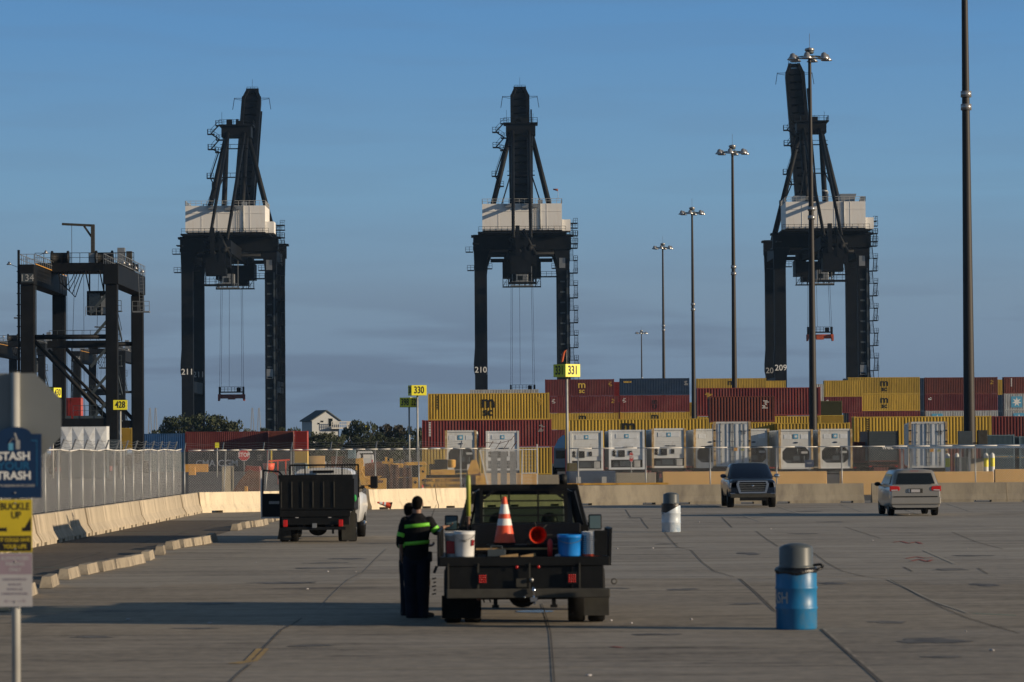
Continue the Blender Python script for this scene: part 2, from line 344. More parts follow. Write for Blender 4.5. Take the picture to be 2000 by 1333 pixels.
# ================================================================== SETTING
def slab_mat(name, c1, c2, cfar, joint, near_y=67.0, slabx=3.6, slaby=3.85, x0=0.5, y0=39.6, dirt=(.05, .045, .04), lots=True):
    m = bpy.data.materials.new(name); m.use_nodes = True; t = m.node_tree; L = t.links.new; b = t.nodes['Principled BSDF']
    def n(ty, **k):
        q = t.nodes.new(ty)
        for a, v in k.items(): setattr(q, a, v)
        return q
    def mth(op, a, bb=None, clamp=False):
        q = n('ShaderNodeMath', operation=op); q.use_clamp = clamp
        for i, x in enumerate((a, bb)):
            if x is None: continue
            if isinstance(x, (int, float)): q.inputs[i].default_value = x
            else: L(x, q.inputs[i])
        return q.outputs[0]
    def noise(sc, det=5, vec=None, st=None, rough=.55):
        q = n('ShaderNodeTexNoise'); q.inputs['Scale'].default_value = sc; q.inputs['Detail'].default_value = det; q.inputs['Roughness'].default_value = rough
        v = vec or tc.outputs['Object']
        if st:
            mpp = n('ShaderNodeMapping'); mpp.inputs['Scale'].default_value = st; L(v, mpp.inputs[0]); v = mpp.outputs[0]
        L(v, q.inputs['Vector']); return q.outputs['Fac']
    def mr(x, a, bb, c=0.0, d=1.0):
        q = n('ShaderNodeMapRange'); q.inputs['From Min'].default_value = a; q.inputs['From Max'].default_value = bb
        q.inputs['To Min'].default_value = c; q.inputs['To Max'].default_value = d; L(x, q.inputs['Value']); return q.outputs[0]
    def mix(f, a, bb, bt='MIX'):
        q = n('ShaderNodeMixRGB', blend_type=bt)
        for i, x in zip(('Fac', 'Color1', 'Color2'), (f, a, bb)):
            if isinstance(x, (int, float)): q.inputs[i].default_value = x
            elif isinstance(x, tuple): q.inputs[i].default_value = (*x, 1)
            else: L(x, q.inputs[i])
        return q.outputs[0]
    tc = n('ShaderNodeTexCoord'); sp = n('ShaderNodeSeparateXYZ'); L(tc.outputs['Object'], sp.inputs[0])
    X, Y = sp.outputs['X'], sp.outputs['Y']
    wob = mth('MULTIPLY', mth('SUBTRACT', noise(.16, 1), .5), .42)
    wob2 = mth('MULTIPLY', mth('SUBTRACT', noise(.13, 1, st=(.3, 1, 1)), .5), .35)
    sx = mth('DIVIDE', mth('SUBTRACT', mth('ADD', X, wob), x0), slabx); sy = mth('DIVIDE', mth('SUBTRACT', mth('ADD', Y, wob2), y0), slaby)
    fx = mth('ABSOLUTE', mth('SUBTRACT', mth('FRACT', sx), .5)); fy = mth('ABSOLUTE', mth('SUBTRACT', mth('FRACT', sy), .5))
    jx = mth('GREATER_THAN', fx, .5 - .015 / slabx); jy = mth('GREATER_THAN', fy, .5 - .040 / slaby)
    cx = n('ShaderNodeCombineXYZ'); L(mth('FLOOR', sx), cx.inputs[0]); L(mth('FLOOR', sy), cx.inputs[1])
    wn = n('ShaderNodeTexWhiteNoise', noise_dimensions='2D'); L(cx.outputs[0], wn.inputs['Vector'])
    base = mix(mr(noise(.35, 6), .35, .65), c1, c2)
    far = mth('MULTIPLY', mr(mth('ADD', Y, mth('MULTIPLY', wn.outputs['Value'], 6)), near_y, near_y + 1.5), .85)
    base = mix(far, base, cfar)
    base = mix(mth('MULTIPLY', mr(wn.outputs['Value'], 0, 1), .55), base, mix(1.0, base, (.66, .67, .70), 'MULTIPLY'))
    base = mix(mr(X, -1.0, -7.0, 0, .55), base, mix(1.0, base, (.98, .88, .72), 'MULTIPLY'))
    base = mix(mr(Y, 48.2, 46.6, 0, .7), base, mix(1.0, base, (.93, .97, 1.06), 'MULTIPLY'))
    # wide worn bands, tyre drag marks and oil spots
    base = mix(mr(noise(.22, 5, st=(.35, 1, 1), rough=.65), .46, .66, 0, .50), base, (c1[0] * .6, c1[1] * .6, c1[2] * .62))
    base = mix(mr(noise(1.6, 6, st=(.12, 1, 1), rough=.7), .50, .68, 0, .70), base, dirt)
    base = mix(mr(noise(.50, 4, st=(.40, 1, 1)), .62, .70, 0, .75), base, (dirt[0] * .6, dirt[1] * .6, dirt[2] * .7))
    base = mix(mr(noise(3.5, 9, rough=.7), .40, .66, 0, .40), base, (c2[0] * 1.6, c2[1] * 1.55, c2[2] * 1.5))
    base = mix(mr(noise(38, 3), .60, .75, 0, .35), base, dirt)
    jm = mr(noise(.45, 3), .42, .58)
    base = mix(mth('MULTIPLY', jx, .85 if slabx > 5 or near_y > 200 else 0.0), base, mix(jm, joint, (.06, .055, .05)))
    base = mix(mth('MULTIPLY', jy, mr(noise(.3, 3), .38, .55, .30, .85)), base, mix(mr(noise(.21, 2), .42, .55), (c2[0] * 1.4, c2[1] * 1.35, c2[2] * 1.2), joint))
    L(base, b.inputs['Base Color']); b.inputs['Roughness'].default_value = .9; b.inputs['Specular IOR Level'].default_value = .25
    bp = n('ShaderNodeBump'); bp.inputs['Strength'].default_value = .35; bp.inputs['Distance'].default_value = .015
    L(noise(14, 6, rough=.7), bp.inputs['Height']); L(bp.outputs[0], b.inputs['Normal'])
    return m
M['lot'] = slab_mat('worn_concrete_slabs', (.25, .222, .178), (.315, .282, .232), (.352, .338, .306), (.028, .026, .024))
M['lot2'] = slab_mat('dirty_brown_asphalt', (.125, .108, .088), (.155, .135, .110), (.125, .115, .10), (.03, .028, .025), near_y=300)
M['yard'] = slab_mat('dark_yard_asphalt', (.095, .092, .088), (.12, .115, .108), (.095, .095, .095), (.03, .03, .03), near_y=900, slabx=12, slaby=12)
M['dirt'] = mat('far_ground_scrub', (.075, .080, .045), .95, var=.3, vs=.02)
g = MB().add([(-15000, -300, -.008), (15000, -300, -.008), (15000, 20000, -.008), (-15000, 20000, -.008)], [(0, 1, 2, 3)]).build('ground', 'dirt'); tag(g, None, None, None, 'structure')
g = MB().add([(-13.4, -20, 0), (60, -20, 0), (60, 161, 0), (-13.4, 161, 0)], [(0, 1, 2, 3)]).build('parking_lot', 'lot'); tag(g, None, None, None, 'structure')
g = MB().add([(-330, 161, -.003), (330, 161, -.003), (330, 900, -.003), (-330, 900, -.003), (-330, 30, -.003), (-13.4, 30, -.003), (-13.4, 161, -.003)], [(0, 1, 2, 3), (4, 5, 6, 0)]).build('container_yard', 'yard'); tag(g, None, None, None, 'structure')
# darker asphalt strip behind the wheel stops
wsp = [G(*p) for p in ((-60, 1205), (40, 1163), (80, 1152), (118, 1135), (170, 1118), (200, 1112), (250, 1100), (300, 1082), (345, 1068), (400, 1060), (440, 1045), (500, 1028), (540, 1016))]
pl = [Vector((p.x, p.y)) for p in wsp]
poly = [(p.x - .25, p.y) for p in pl]
vs = [(-13.38, poly[0][1], .004)] + [(x, y, .004) for x, y in poly] + [(-13.38, poly[-1][1], .004)]
g = MB().add(vs, [list(range(len(vs)))]).build('asphalt_strip', 'lot2'); tag(g, None, None, None, 'structure')

M['stain'] = mat('oil_stain', (.062, .057, .052), .7, var=.4, vs=2, col2=(.22, .20, .17), amt=.85, vs2=1.6, lo=.42, hi=.62)
M['paintw'] = mat('worn_white_paint', (.38, .35, .29), .8, var=.25, vs=3, col2=(.17, .155, .13), amt=.8, vs2=5)
M['painty'] = mat('worn_yellow_paint', (.42, .27, .08), .8, var=.2, vs=3, col2=(.2, .16, .10), amt=.7, vs2=5)
M['paintr'] = mat('red_spray_paint', (.35, .06, .04), .8, var=.3, vs=3, col2=(.2, .16, .14), amt=.8, vs2=7)
M['paintg'] = mat('teal_paint_line', (.05, .28, .22), .8, var=.2, vs=3)
rs = random.Random(3)
def blob(u0, u1, v, hpx, name, m, z=.004):
    c = G((u0 + u1) / 2, v); rx = abs(G(u1, v).x - G(u0, v).x) / 2; ry = abs(G(u0, v - hpx / 2).y - G(u0, v + hpx / 2).y) / 2
    k = 40; ph = [rs.uniform(0, 6.28) for _ in range(4)]; fr = lambda a: .84 + .16 * math.sin(2 * a + ph[0]) + .10 * math.sin(3 * a + ph[1]) + .09 * math.sin(5 * a + ph[2]) + .06 * math.sin(9 * a + ph[3])
    vs = [(c.x + rx * math.cos(2 * math.pi * i / k) * fr(2 * math.pi * i / k), c.y + ry * math.sin(2 * math.pi * i / k) * fr(2 * math.pi * i / k), z) for i in range(k)]
    o = MB().add(vs, [list(range(k))]).build(name, m, fixn=False); tag(o, None, None, None, 'structure')
for a in ((1755, 1890, 1252, 15), (1690, 1780, 1216, 5), (1598, 1655, 1140, 6), (1812, 1900, 1113, 4), (1435, 1490, 1082, 5), (1888, 1960, 1143, 6), (1800, 1880, 1284, 5),
          (470, 640, 1139, 4), (640, 720, 1092, 3), (560, 700, 1110, 3), (590, 690, 1100, 2), (1410, 1490, 1012, 1.6), (1480, 1560, 1003, 1.5), (1545, 1620, 999, 1.4), (1220, 1260, 1012, 2), (1840, 1960, 1086, 2),
          (1540, 1600, 1043, 2), (1270, 1330, 1013, 1.5), (1600, 1650, 1020, 2), (880, 960, 1000, 1.5), (350, 470, 1180, 3), (700, 780, 1062, 2), (1150, 1230, 1150, 3), (1300, 1370, 1152, 4), (1420, 1500, 1180, 4), (130, 230, 1245, 4), (560, 660, 1262, 4), (1230, 1330, 1240, 4), (330, 440, 1228, 3), (1280, 1330, 1063, 2)):
    blob(*a, 'oil_stain', 'stain', z=.0045)
def strip(pts, w, name, m, z=.006):
    ps = [G(*p) for p in pts]; b = MB()
    for a, c in zip(ps, ps[1:]):
        d = (c - a).normalized(); s_ = Vector((-d.y, d.x, 0)) * w / 2
        b.add([(a - s_) + Vector((0, 0, z)), (a + s_) + Vector((0, 0, z)), (c + s_) + Vector((0, 0, z)), (c - s_) + Vector((0, 0, z))], [(0, 1, 2, 3)])
    o = b.build(name, m, fixn=False); tag(o, None, None, None, 'structure')
for pts in ([(1745, 1060), (1760, 1058), (1775, 1062), (1790, 1059), (1800, 1063)], [(1770, 1092), (1790, 1088), (1805, 1091), (1822, 1090)], [(1780, 1097), (1795, 1093), (1812, 1098), (1820, 1094)], [(1196, 1264), (1216, 1266)]): strip(pts, .09, 'spray_mark', 'paintr', z=.0075)
strip([(455, 1297), (490, 1292), (513, 1268)], .16, 'paint_line', 'painty')
strip([(1806, 1076), (1866, 1102)], .10, 'paint_line', 'paintw')
strip([(1735, 1133), (1830, 1178), (1890, 1198)], .05, 'paint_line', 'paintw')
strip([(170, 1043), (370, 1040)], .10, 'paint_line', 'paintg', z=.009)
strip([(66, 1109), (140, 1110)], .05, 'paint_line', 'paintg', z=.009)
strip([(1900, 1199), (1985, 1203)], .05, 'paint_line', 'paintg')
for k, (u, v) in enumerate(((1340, 978), (1520, 990), (1640, 985), (1750, 990), (1850, 984), (1130, 1010), (1440, 1004))):
    strip([(u, v), (u + 45, v + 15)], .09, 'parking_line', 'paintw')

M['joint'] = mat('slab_joint_dark', (.050, .045, .040), .9, var=.4, vs=2, col2=(.13, .115, .10), amt=.8, vs2=1.5)
M['jointl'] = mat('slab_joint_sealed', (.30, .265, .215), .9, var=.2, vs=2, col2=(.10, .09, .08), amt=.8, vs2=1.5)
for pts, w, m in (([(1297, 1038), (1310, 1055), (1325, 1070), (1350, 1075), (1372, 1099), (1395, 1116), (1435, 1128)], .035, 'joint'), ([(1445, 1131), (1478, 1160), (1512, 1193), (1560, 1214), (1597, 1229)], .045, 'joint'),
                  ([(1604, 1229), (1660, 1279), (1726, 1338)], .05, 'joint'), ([(1609, 1229), (1666, 1279), (1734, 1338)], .07, 'jointl'), ([(1449, 1131), (1483, 1160), (1517, 1193)], .05, 'jointl'),
                  ([(1222, 996), (1232, 1011)], .05, 'joint'), ([(1252, 1013), (1259, 1024), (1267, 1033)], .045, 'joint'), ([(1410, 1011), (1430, 1031)], .05, 'joint'), ([(1477, 1038), (1497, 1053), (1520, 1068)], .04, 'joint'),
                  ([(1560, 1071), (1590, 1081), (1617, 1101), (1645, 1116), (1690, 1127), (1735, 1132)], .035, 'joint'), ([(1738, 1133), (1770, 1150), (1800, 1166), (1845, 1189), (1890, 1208), (1992, 1238)], .035, 'joint'),
                  ([(1058, 1180), (1062, 1190), (1069, 1212), (1075, 1236), (1078, 1270), (1083, 1338)], .035, 'joint'), ([(445, 1338), (468, 1315), (490, 1298)], .03, 'joint'),
                  ([(492, 1291), (520, 1262), (550, 1231), (570, 1221), (590, 1208)], .035, 'joint'), ([(620, 1193), (650, 1161), (680, 1133), (710, 1118), (733, 1094), (755, 1073), (780, 1070), (800, 1060)], .035, 'jointl'),
                  ([(1650, 1030), (1720, 1052)], .04, 'joint'), ([(1860, 1040), (1910, 1060), (1960, 1073)], .035, 'joint'), ([(1910, 1110), (1930, 1122)], .04, 'joint'), ([(1765, 1108), (1783, 1117)], .05, 'joint')):
    strip(pts, w * .6, 'slab_joint', m, z=.0068 if m == 'joint' else .0062)
# ------------------------------------------------------------------ wheel stops
def bumper_mesh():
    b = MB(); b.prism([(-.42, 0), (.42, 0), (.36, .12), (-.36, .12)], 'y', -.09, .09)
    V = [(-.9, -.10, 0), (.9, -.10, 0), (.9, .10, 0), (-.9, .10, 0), (-.80, -.065, .155), (.80, -.065, .155), (.80, .065, .155), (-.80, .065, .155)]
    b = MB().add(V, [(0, 3, 2, 1), (4, 5, 6, 7), (0, 1, 5, 4), (1, 2, 6, 5), (2, 3, 7, 6), (3, 0, 4, 7)])
    return b.mesh('wheel_stop', 'stopc')
wm = bumper_mesh()
stops = [(10, 1190), (52, 1165), (97, 1146), (135, 1130), (172, 1121), (204, 1115), (235, 1109), (262, 1103), (288, 1094), (313, 1083), (337, 1073), (360, 1069), (380, 1066), (398, 1063), (412, 1058),
         (462, 1036), (478, 1032), (489, 1030), (501, 1029), (514, 1026), (527, 1020), (539, 1017)]
for i, (u, v) in enumerate(stops):
    o = link('wheel_stop', wm); c = G(u, v); o.location = (c.x, c.y, .008)
    nx = G(*stops[min(i + 1, len(stops) - 1)]); pv = G(*stops[max(i - 1, 0)])
    d = nx - pv; o.rotation_euler = (0, 0, math.atan2(d.y, d.x) + rs.uniform(-.05, .05))
    gap = (nx - c).length if i < len(stops) - 1 else 2.0
    o.scale = (min(1.0, gap / 2.0), 1.25, 1.35)
    tag(o, f'pale concrete wheel stop, {ORD[i]} from the near end of the curving row', 'wheel stop', 'concrete wheel stops in a curving row')

# ------------------------------------------------------------------ concrete barriers
def barrier_mesh(Lb, h=.85, seed=0):
    k = h / .81; b = MB()
    prof = [(-.26, .09), (-.305, .09), (-.305, .13), (-.17, .34 * k), (-.085, h - .02), (-.07, h), (.07, h), (.085, h - .02), (.17, .34 * k), (.305, .13), (.305, .09), (.26, .09)]
    b.prism([(y, z) for y, z in prof], 'x', 0.012, Lb - 0.012)
    for a, c in ((.012, .42 * Lb / 3.66), (.9 * Lb / 3.66, Lb - .9 * Lb / 3.66), (Lb - .42 * Lb / 3.66, Lb - .012)):
        b.box((a, -.303, 0), (c, .303, .089))
    return b
def barrier_run(pts, Lb, h, m, label, group, jit=.02):
    i = 0; out = []
    me = barrier_mesh(Lb, h).mesh('concrete_barrier', m)
    for a, c in zip(pts, pts[1:]):
        a = Vector(a); c = Vector(c); d = c - a; n = max(1, round(d.length / Lb)); ang = math.atan2(d.y, d.x)
        for k in range(n):
            p = a + d * (k / n)
            o = link('concrete_barrier', me); o.location = (p.x, p.y, 0); o.rotation_euler = (0, 0, ang + rs.uniform(-jit, jit)); o.scale = (d.length / n / Lb, 1, 1)
            tag(o, label % ORD[i], 'concrete barrier', group); i += 1; out.append(o)
    return out
barrier_run([(-13.05, 85.0), (-13.05, 141.0)], 3.66, .84, 'conc', 'cream jersey barrier under the silvery side fence, %s from the near end', 'jersey barriers along the left side fence')
barrier_run([(-13.0, 141.0), (-6.55, 146.2)], 4.1, .85, 'concb', 'cream jersey barrier at the bend behind the white truck, %s in line', 'cream jersey barriers across the back of the lot')
barrier_run([(-6.25, 146.4), (-.6, 151.0), (2.2, 152.6)], 3.7, .86, 'concb', 'bright cream barrier at the back, %s to the right of the dark gap', 'cream jersey barriers across the back of the lot')
barrier_run([(2.35, 153.2), (6.85, 154.4), (15.9, 155.0)], 4.5, .88, 'conc2', 'weathered grey concrete barrier at the back, %s right of the flatbed truck', 'weathered grey barriers at the right')
barrier_run([(16.25, 155.0), (28.5, 155.4)], 6.1, .88, 'conc2', 'weathered grey concrete barrier behind the silver minivan, %s from the left', 'weathered grey barriers at the right')

# ------------------------------------------------------------------ chain link fences
def chain_fence(name, label, p0, p1, z0, z1, posts, cell=.085, wr=.0042, lean=None, arms=0, side=(0, 0), rails=True, wav=.0, mname='fence', prad=.03, razor=False, mid=None):
    """p0,p1: ends; posts: distances along; lean: post tilt per index; real woven wires as thin bars"""
    p0 = Vector((p0[0], p0[1], 0)); p1 = Vector((p1[0], p1[1], 0)); d = p1 - p0; Ln = d.length; e = d / Ln; nrm = Vector((-e.y, e.x, 0))
    root = thing(name, label, 'fence', p0)
    def W_(t, z, off=0): return e * t + nrm * (off + wav * math.sin(t * .9) * (z - z0) / (z1 - z0) + wav * .6 * math.sin(t * 2.3 + 1)) + Vector((0, 0, z))
    b = MB(); H = z1 - z0; nn = int((Ln + H) / cell); seg = 3 if wav else 1
    for i in range(nn):
        for sgn in (1, -1):
            ta = i * cell - (H if sgn > 0 else 0); za, zb = z0, z1
            tb = ta + H * sgn if sgn > 0 else ta - H
            if sgn < 0: ta, tb = i * cell, i * cell - H
            a = (ta, z0); c = (tb, z1)
            lo = max(0.0, min(ta, tb)); hi = min(Ln, max(ta, tb))
            if hi - lo < .02: continue
            def zz(t): return z0 + (t - ta) / (tb - ta) * H
            for q in range(seg):
                t0 = lo + (hi - lo) * q / seg; t1 = lo + (hi - lo) * (q + 1) / seg
                A = W_(t0, zz(t0)); B_ = W_(t1, zz(t1)); dd = (B_ - A).normalized(); x = dd.cross(nrm).normalized() * wr; y = nrm * wr
                b.add([A + x, A - x * .5 + y, A - x * .5 - y, B_ + x, B_ - x * .5 + y, B_ - x * .5 - y], [(0, 1, 4, 3), (1, 2, 5, 4), (2, 0, 3, 5)])
    b.build('chain_link_mesh', mname, root, fixn=False)
    for i, t in enumerate(posts):
        l = (lean or {}).get(i, 0.0)
        q = MB().tube(W_(t, 0 if z0 < .2 else z0 - .75, .05), W_(t + l, z1 + .04, .05), prad, n=8); q.build('fence_post', 'rail', root)
    if rails:
        q = MB(); ts = [Ln * i / 24 for i in range(25)]
        q.path([W_(t, z1 + .02 + (.03 * math.sin(t * 1.7) if wav else 0)) for t in ts], .024, 6)
        if mid: q.path([W_(t, mid) for t in ts], .014, 5)
        q.build('top_rail', 'fence', root)
    if arms:
        tips = []; m2 = MB()
        for i, t in enumerate(posts):
            a = W_(t, z1 + .02); c = a + nrm * side[0] + e * side[1] + Vector((0, 0, .33)); tips.append((a, c))
            MB().bar(a, c, .045, .03).build('barb_arm', 'rail', root)
        for f in (.35, .68, .97):
            for (a, c), (a2, c2) in zip(tips, tips[1:]):
                A = a.lerp(c, f); B_ = a2.lerp(c2, f); mdl = (A + B_) / 2 - Vector((0, 0, .03 + .05 * rs.random()))
                m2.tube(A, mdl, .006, n=3, cap=False); m2.tube(mdl, B_, .006, n=3, cap=False)
        m2.build('barbed_wire', 'rail', root, fixn=False)
    return root
# side fence standing behind the left barriers
chain_fence('chain_link_fence', 'silvery chain link fence with barbed wire arms above the left barriers', (-13.65, 84.0), (-13.65, 140.6), .80, 2.58, [1.5 + 2.9 * i for i in range(19)],
            cell=.12, wr=.0017, wav=.008, arms=1, side=(-.05, .55), prad=.040)
# back fence left of the gate
Fy = lambda x: 148.6 + (x + 13) * .14
xs = [XG(u, 149) for u in (363, 437, 516, 571, 648, 737, 822, 905)]
chain_fence('chain_link_fence', 'grey chain link fence behind the cream back barriers with a leaning row of posts', (-14.1, Fy(-14.1)), (-1.0, Fy(-1.0)), .35, 2.56, [x + 14.1 for x in xs],
            cell=.11, wr=.0029, lean={1: .15, 2: .25, 4: .30, 5: -.02}, arms=1, side=(.1, .06), prad=.032)
# back fence on the right
xs2 = [XG(u, 157) for u in (1130, 1262, 1388, 1518, 1646, 1776, 1908, 2040)]
chain_fence('chain_link_fence', 'thin dull chain link fence behind the weathered grey barriers', (2.6, 156.9), (27.5, 157.4), .30, 2.53, [x - 2.6 for x in xs2], cell=.11, wr=.0022, prad=.032)
# leaning gate leaf between the two
gx0, gx1 = XG(938, 153), XG(1050, 153)
gt = thing('gate', 'leaning grey chain link gate with slanted post and barbed wire behind the flatbed truck', 'gate', (gx0, 152.6, 0))
wg = gx1 - gx0
b = MB().bar((0, 0, 2.50), (.50, 0, .30), .06); b.bar((.0, 0, 2.50), (wg, 0, 2.52), .05); b.bar((wg, 0, 2.75), (wg, 0, .2), .06); b.bar((1.9, 0, 2.5), (1.85, 0, .3), .05); b.bar((1.85, 0, 1.45), (wg, 0, 1.47), .04); b.build('gate_frame', 'fence', gt)
b = MB()
for i in range(58):
    t = .03 + i * .030; b.add([(t + .02, .03, 2.46), (t + .028, .03, 2.46), (t * .82 + .36, .03, .3), (t * .82 + .352, .03, .3), (t + .02, .036, 2.46), (t + .028, .036, 2.46), (t * .82 + .36, .036, .3), (t * .82 + .352, .036, .3)],
                              [(0, 1, 2, 3), (4, 7, 6, 5), (0, 4, 5, 1), (3, 2, 6, 7)])
for i in range(34):
    z = .35 + i * .063; b.box((.05 + (2.5 - z) * .21, .036, z), (wg - .03, .043, z + .010))
b.build('gate_mesh', 'fence', gt, fixn=False)
b = MB()
for k in range(3): b.box((.5 + k * .42, .05, .3), (.78 + k * .42, .055, 2.44))
b.build('gate_strip', 'steelgate', gt)
b = MB()
for k in range(5): b.bar((.0 + k * .35, 0, 2.52), (.25 + k * .35, -.1, 2.9), .022)
b.path([(.2, -.1, 2.85), (.9, -.1, 2.8), (1.4, -.1, 2.95), (1.55, -.1, 3.15), (1.62, -.1, 2.8), (1.45, -.1, 2.6)], .012, 4)
b.build('barb_arm', 'rusty', gt)
# ================================================================== SHIPPING CONTAINERS
_cc = {}
def cont_meshes(L, H, ribs):
    key = (round(L, 1), round(H, 2), ribs)
    if key in _cc: return _cc[key]
    Wd = 2.44; d = .085; p = []
    x0, x1 = -L / 2 + .10, L / 2 - .10; pitch = (x1 - x0) / ribs
    for i in range(ribs):
        a = x0 + i * pitch
        p += [(a + pitch * .04, d), (a + pitch * .46, d), (a + pitch * .58, 0.012), (a + pitch * .90, 0.012)]
    front = p; e = []
    n2 = 9; pi2 = (Wd - .2) / n2
    for i in range(n2):
        a = .10 + i * pi2; e += [(x1 + .05, a + pi2 * .1), (x1 + .05, a + pi2 * .3), (x1 + .09, a + pi2 * .45), (x1 + .09, a + pi2 * .85)]
    back = [(x, Wd - y) for x, y in reversed(front)]; le = [(-x, y) for x, y in reversed(e)]
    poly = front + e + back + le
    b = MB().prism(poly, 'z', .14, H - .10); body = b.mesh('body', M['yellow'])
    f = MB()
    for sx in (-1, 1):
        for y in (0, Wd - .11): f.box((sx * L / 2 - (.11 if sx > 0 else 0), y, .12), (sx * L / 2 + (0 if sx > 0 else .11), y + .11, H - .12))
        for y in (0, Wd - .17):
            for z in (0, H - .12):
                f.box((sx * L / 2 - (.165 if sx > 0 else -.0) - (0 if sx > 0 else .0), y - .003, z), (sx * L / 2 + (.003 if sx > 0 else .168), y + .173, z + .12)) if sx > 0 else f.box((-L / 2 - .003, y - .003, z), (-L / 2 + .165, y + .173, z + .12))
        f.box((sx * L / 2 - (.1 if sx > 0 else 0), .12, H - .13), (sx * L / 2 + (0 if sx > 0 else .1), Wd - .12, H - .04))
        f.box((sx * L / 2 - (.1 if sx > 0 else 0), .12, .02), (sx * L / 2 + (0 if sx > 0 else .1), Wd - .12, .15))
    for y in (.002, Wd - .082):
        f.box((-L / 2 + .12, y, H - .10), (L / 2 - .12, y + .08, H - .03)); f.box((-L / 2 + .12, y, .015), (L / 2 - .12, y + .08, .139))
    frame = f.mesh('frame', M['yellow'])
    _cc[key] = (body, frame); return _cc[key]
def setm(o, m): o.material_slots[0].link = 'OBJECT'; o.material_slots[0].material = M[m]
def logo_msc(root, x, H, m, s=1.0):
    text('m', 1.75 * s, m, root, (x, -.012, H * .66), name='lettering', sx=1.05, bold=.03, depth=.006)
    text('sc', 1.15 * s, m, root, (x, -.012, H * .30), name='lettering', sx=1.05, bold=.03, depth=.006)
def star(root, c, s, m1='skyb', m2='wht', y=-.02):
    MB().box((c[0] - s, y, c[1] - s), (c[0] + s, y + .015, c[1] + s)).build('emblem', m1, root)
    k = 14; pts = [(c[0] + math.sin(2 * math.pi * i / k) * s * (.88 if i % 2 == 0 else .38), c[1] + math.cos(2 * math.pi * i / k) * s * (.88 if i % 2 == 0 else .38)) for i in range(k)]
    MB().prism(pts, 'y', y - .008, y - .001).build('emblem_star', m2, root)
def container(x, y, z, L, H, col, label, group, marks=(), ribs=None):
    ribs = ribs or (42 if L > 9 else 21)
    bm_, fm = cont_meshes(L, H, ribs)
    root = thing('shipping_container', label, 'shipping container', (x, y, z), 0, group)
    o = link('body', bm_, root); setm(o, col); o = link('frame', fm, root); setm(o, col)
    for k in marks:
        t = k[0]
        if t == 'msc': logo_msc(root, k[1] * L, H, k[2])
        elif t == 'm': text('m', 1.5, k[2], root, (k[1] * L, -.012, H * .75), sx=1.1, bold=.03, depth=.006)
        elif t == 'star': star(root, (k[1] * L, H * .5), .95)
        elif t == 'txt': text(k[2], k[3], k[4], root, (k[1] * L, -.012, H * k[5]), bold=.012, depth=.006)
        elif t == 'id':
            b = MB(); r2 = random.Random(int(k[1] * 100))
            for i in range(7): b.box((k[1] * L + r2.uniform(-.35, .1), -.006, H * .8 - i * .11), (k[1] * L + .25 + r2.uniform(-.2, .25), .004, H * .8 - i * .11 + .055))
            b.build('marking', k[2], root)
        elif t == 'idv':
            b = MB(); r2 = random.Random(int(k[1] * 100))
            for i in range(9): b.box((k[1] * L - .10, -.006, H * .88 - i * .16), (k[1] * L + .10, .004, H * .88 - i * .16 + .10))
            b.build('marking', k[2], root)
    return root
def stack(u0, u1, L, vtop, n, specs, group, Y=None, dy=0.0):
    """specs from the top: (colour, label, marks) or None; the stack stands on the yard and its top meets row vtop"""
    Yf = Y or L * FPX / (u1 - u0)
    X0, X1 = P(u0, 800, Yf).x, P(u1, 800, Yf).x
    if Y is None: xc = (X0 + X1) / 2
    else: xc = (X0 + X1) / 2; L = X1 - X0
    zt = P((u0 + u1) / 2, vtop, Yf).z; H = zt / n
    for i, s_ in enumerate(specs):
        if s_ is None: continue
        o = container(xc + (s_[3] if len(s_) > 3 else 0), Yf + dy, zt - H * (i + 1) + .002, L, H - .004, s_[0], s_[1], group, s_[2])
    return Yf
C40 = 12.19
g1 = 'containers stacked in the nearest block'; g2 = 'containers stacked in the far block'; g3 = 'containers at the left behind the side road'
stack(836, 1073, C40, 768, 3, [('yellow', 'yellow container with big black letters, leftmost of the near stacks', [('msc', -.005, 'blk'), ('idv', -.42, 'blk'), ('id', .41, 'ylt')])], g1)
stack(824, 1077, 12.6, 820, 2, [('maroon', 'dark red container directly under the yellow one with big black letters', [('idv', -.44, 'wht'), ('id', .42, 'wht2')]),
                               ('yellow', 'yellow bottom container behind the two leftmost white reefers', [])], g1, Y=338)
stack(1104, 1384, C40, 818, 2, [('yellow', 'long yellow container just above the row of white reefers, right of the 331 sign', [('m', -.06, 'blk')]),
                               ('maroon', 'red bottom container, darkened for shadow, showing in the gaps between the reefers', [])], g1)  # darker red puts the shadow behind the reefers into the colour
stack(1362, 1603, C40, 757, 3, [('maroon', 'large dark red container in the centre right with a small yellow mark', [('txt', -.30, 'MSCU', .30, 'blk', .62), ('id', -.415, 'ylt')]),
                               ('yellow', 'yellow container under the large dark red one', []), ('red', 'red container right above the two white reefers with black grilles', [])], g1)
stack(1386, 1513, 6.06, 774, 3, [('brown', 'short red brown container in front of the large dark red one', [('id', .34, 'wht')]), ('yellow', 'short yellow container under the short red brown one', []), None], g1)
stack(1668, 1936, C40, 813, 2, [('yellow', 'long yellow container at the right, behind the dark grey container', [('idv', -.40, 'blk')]), ('brown', 'red brown bottom container under the long yellow one at the right', [])], g1)
stack(1938, 2200, C40, 812, 2, [('maroon', 'dark red container at the right edge above the blue canopy', []), ('yellow', 'yellow bottom container at the right edge under the canopy', [])], g1)
stack(1518, 1660, 6.6, 826, 2, [('yellow', 'short yellow container right of the mast and above the rightmost black grille reefer', []), None], g1, Y=316)
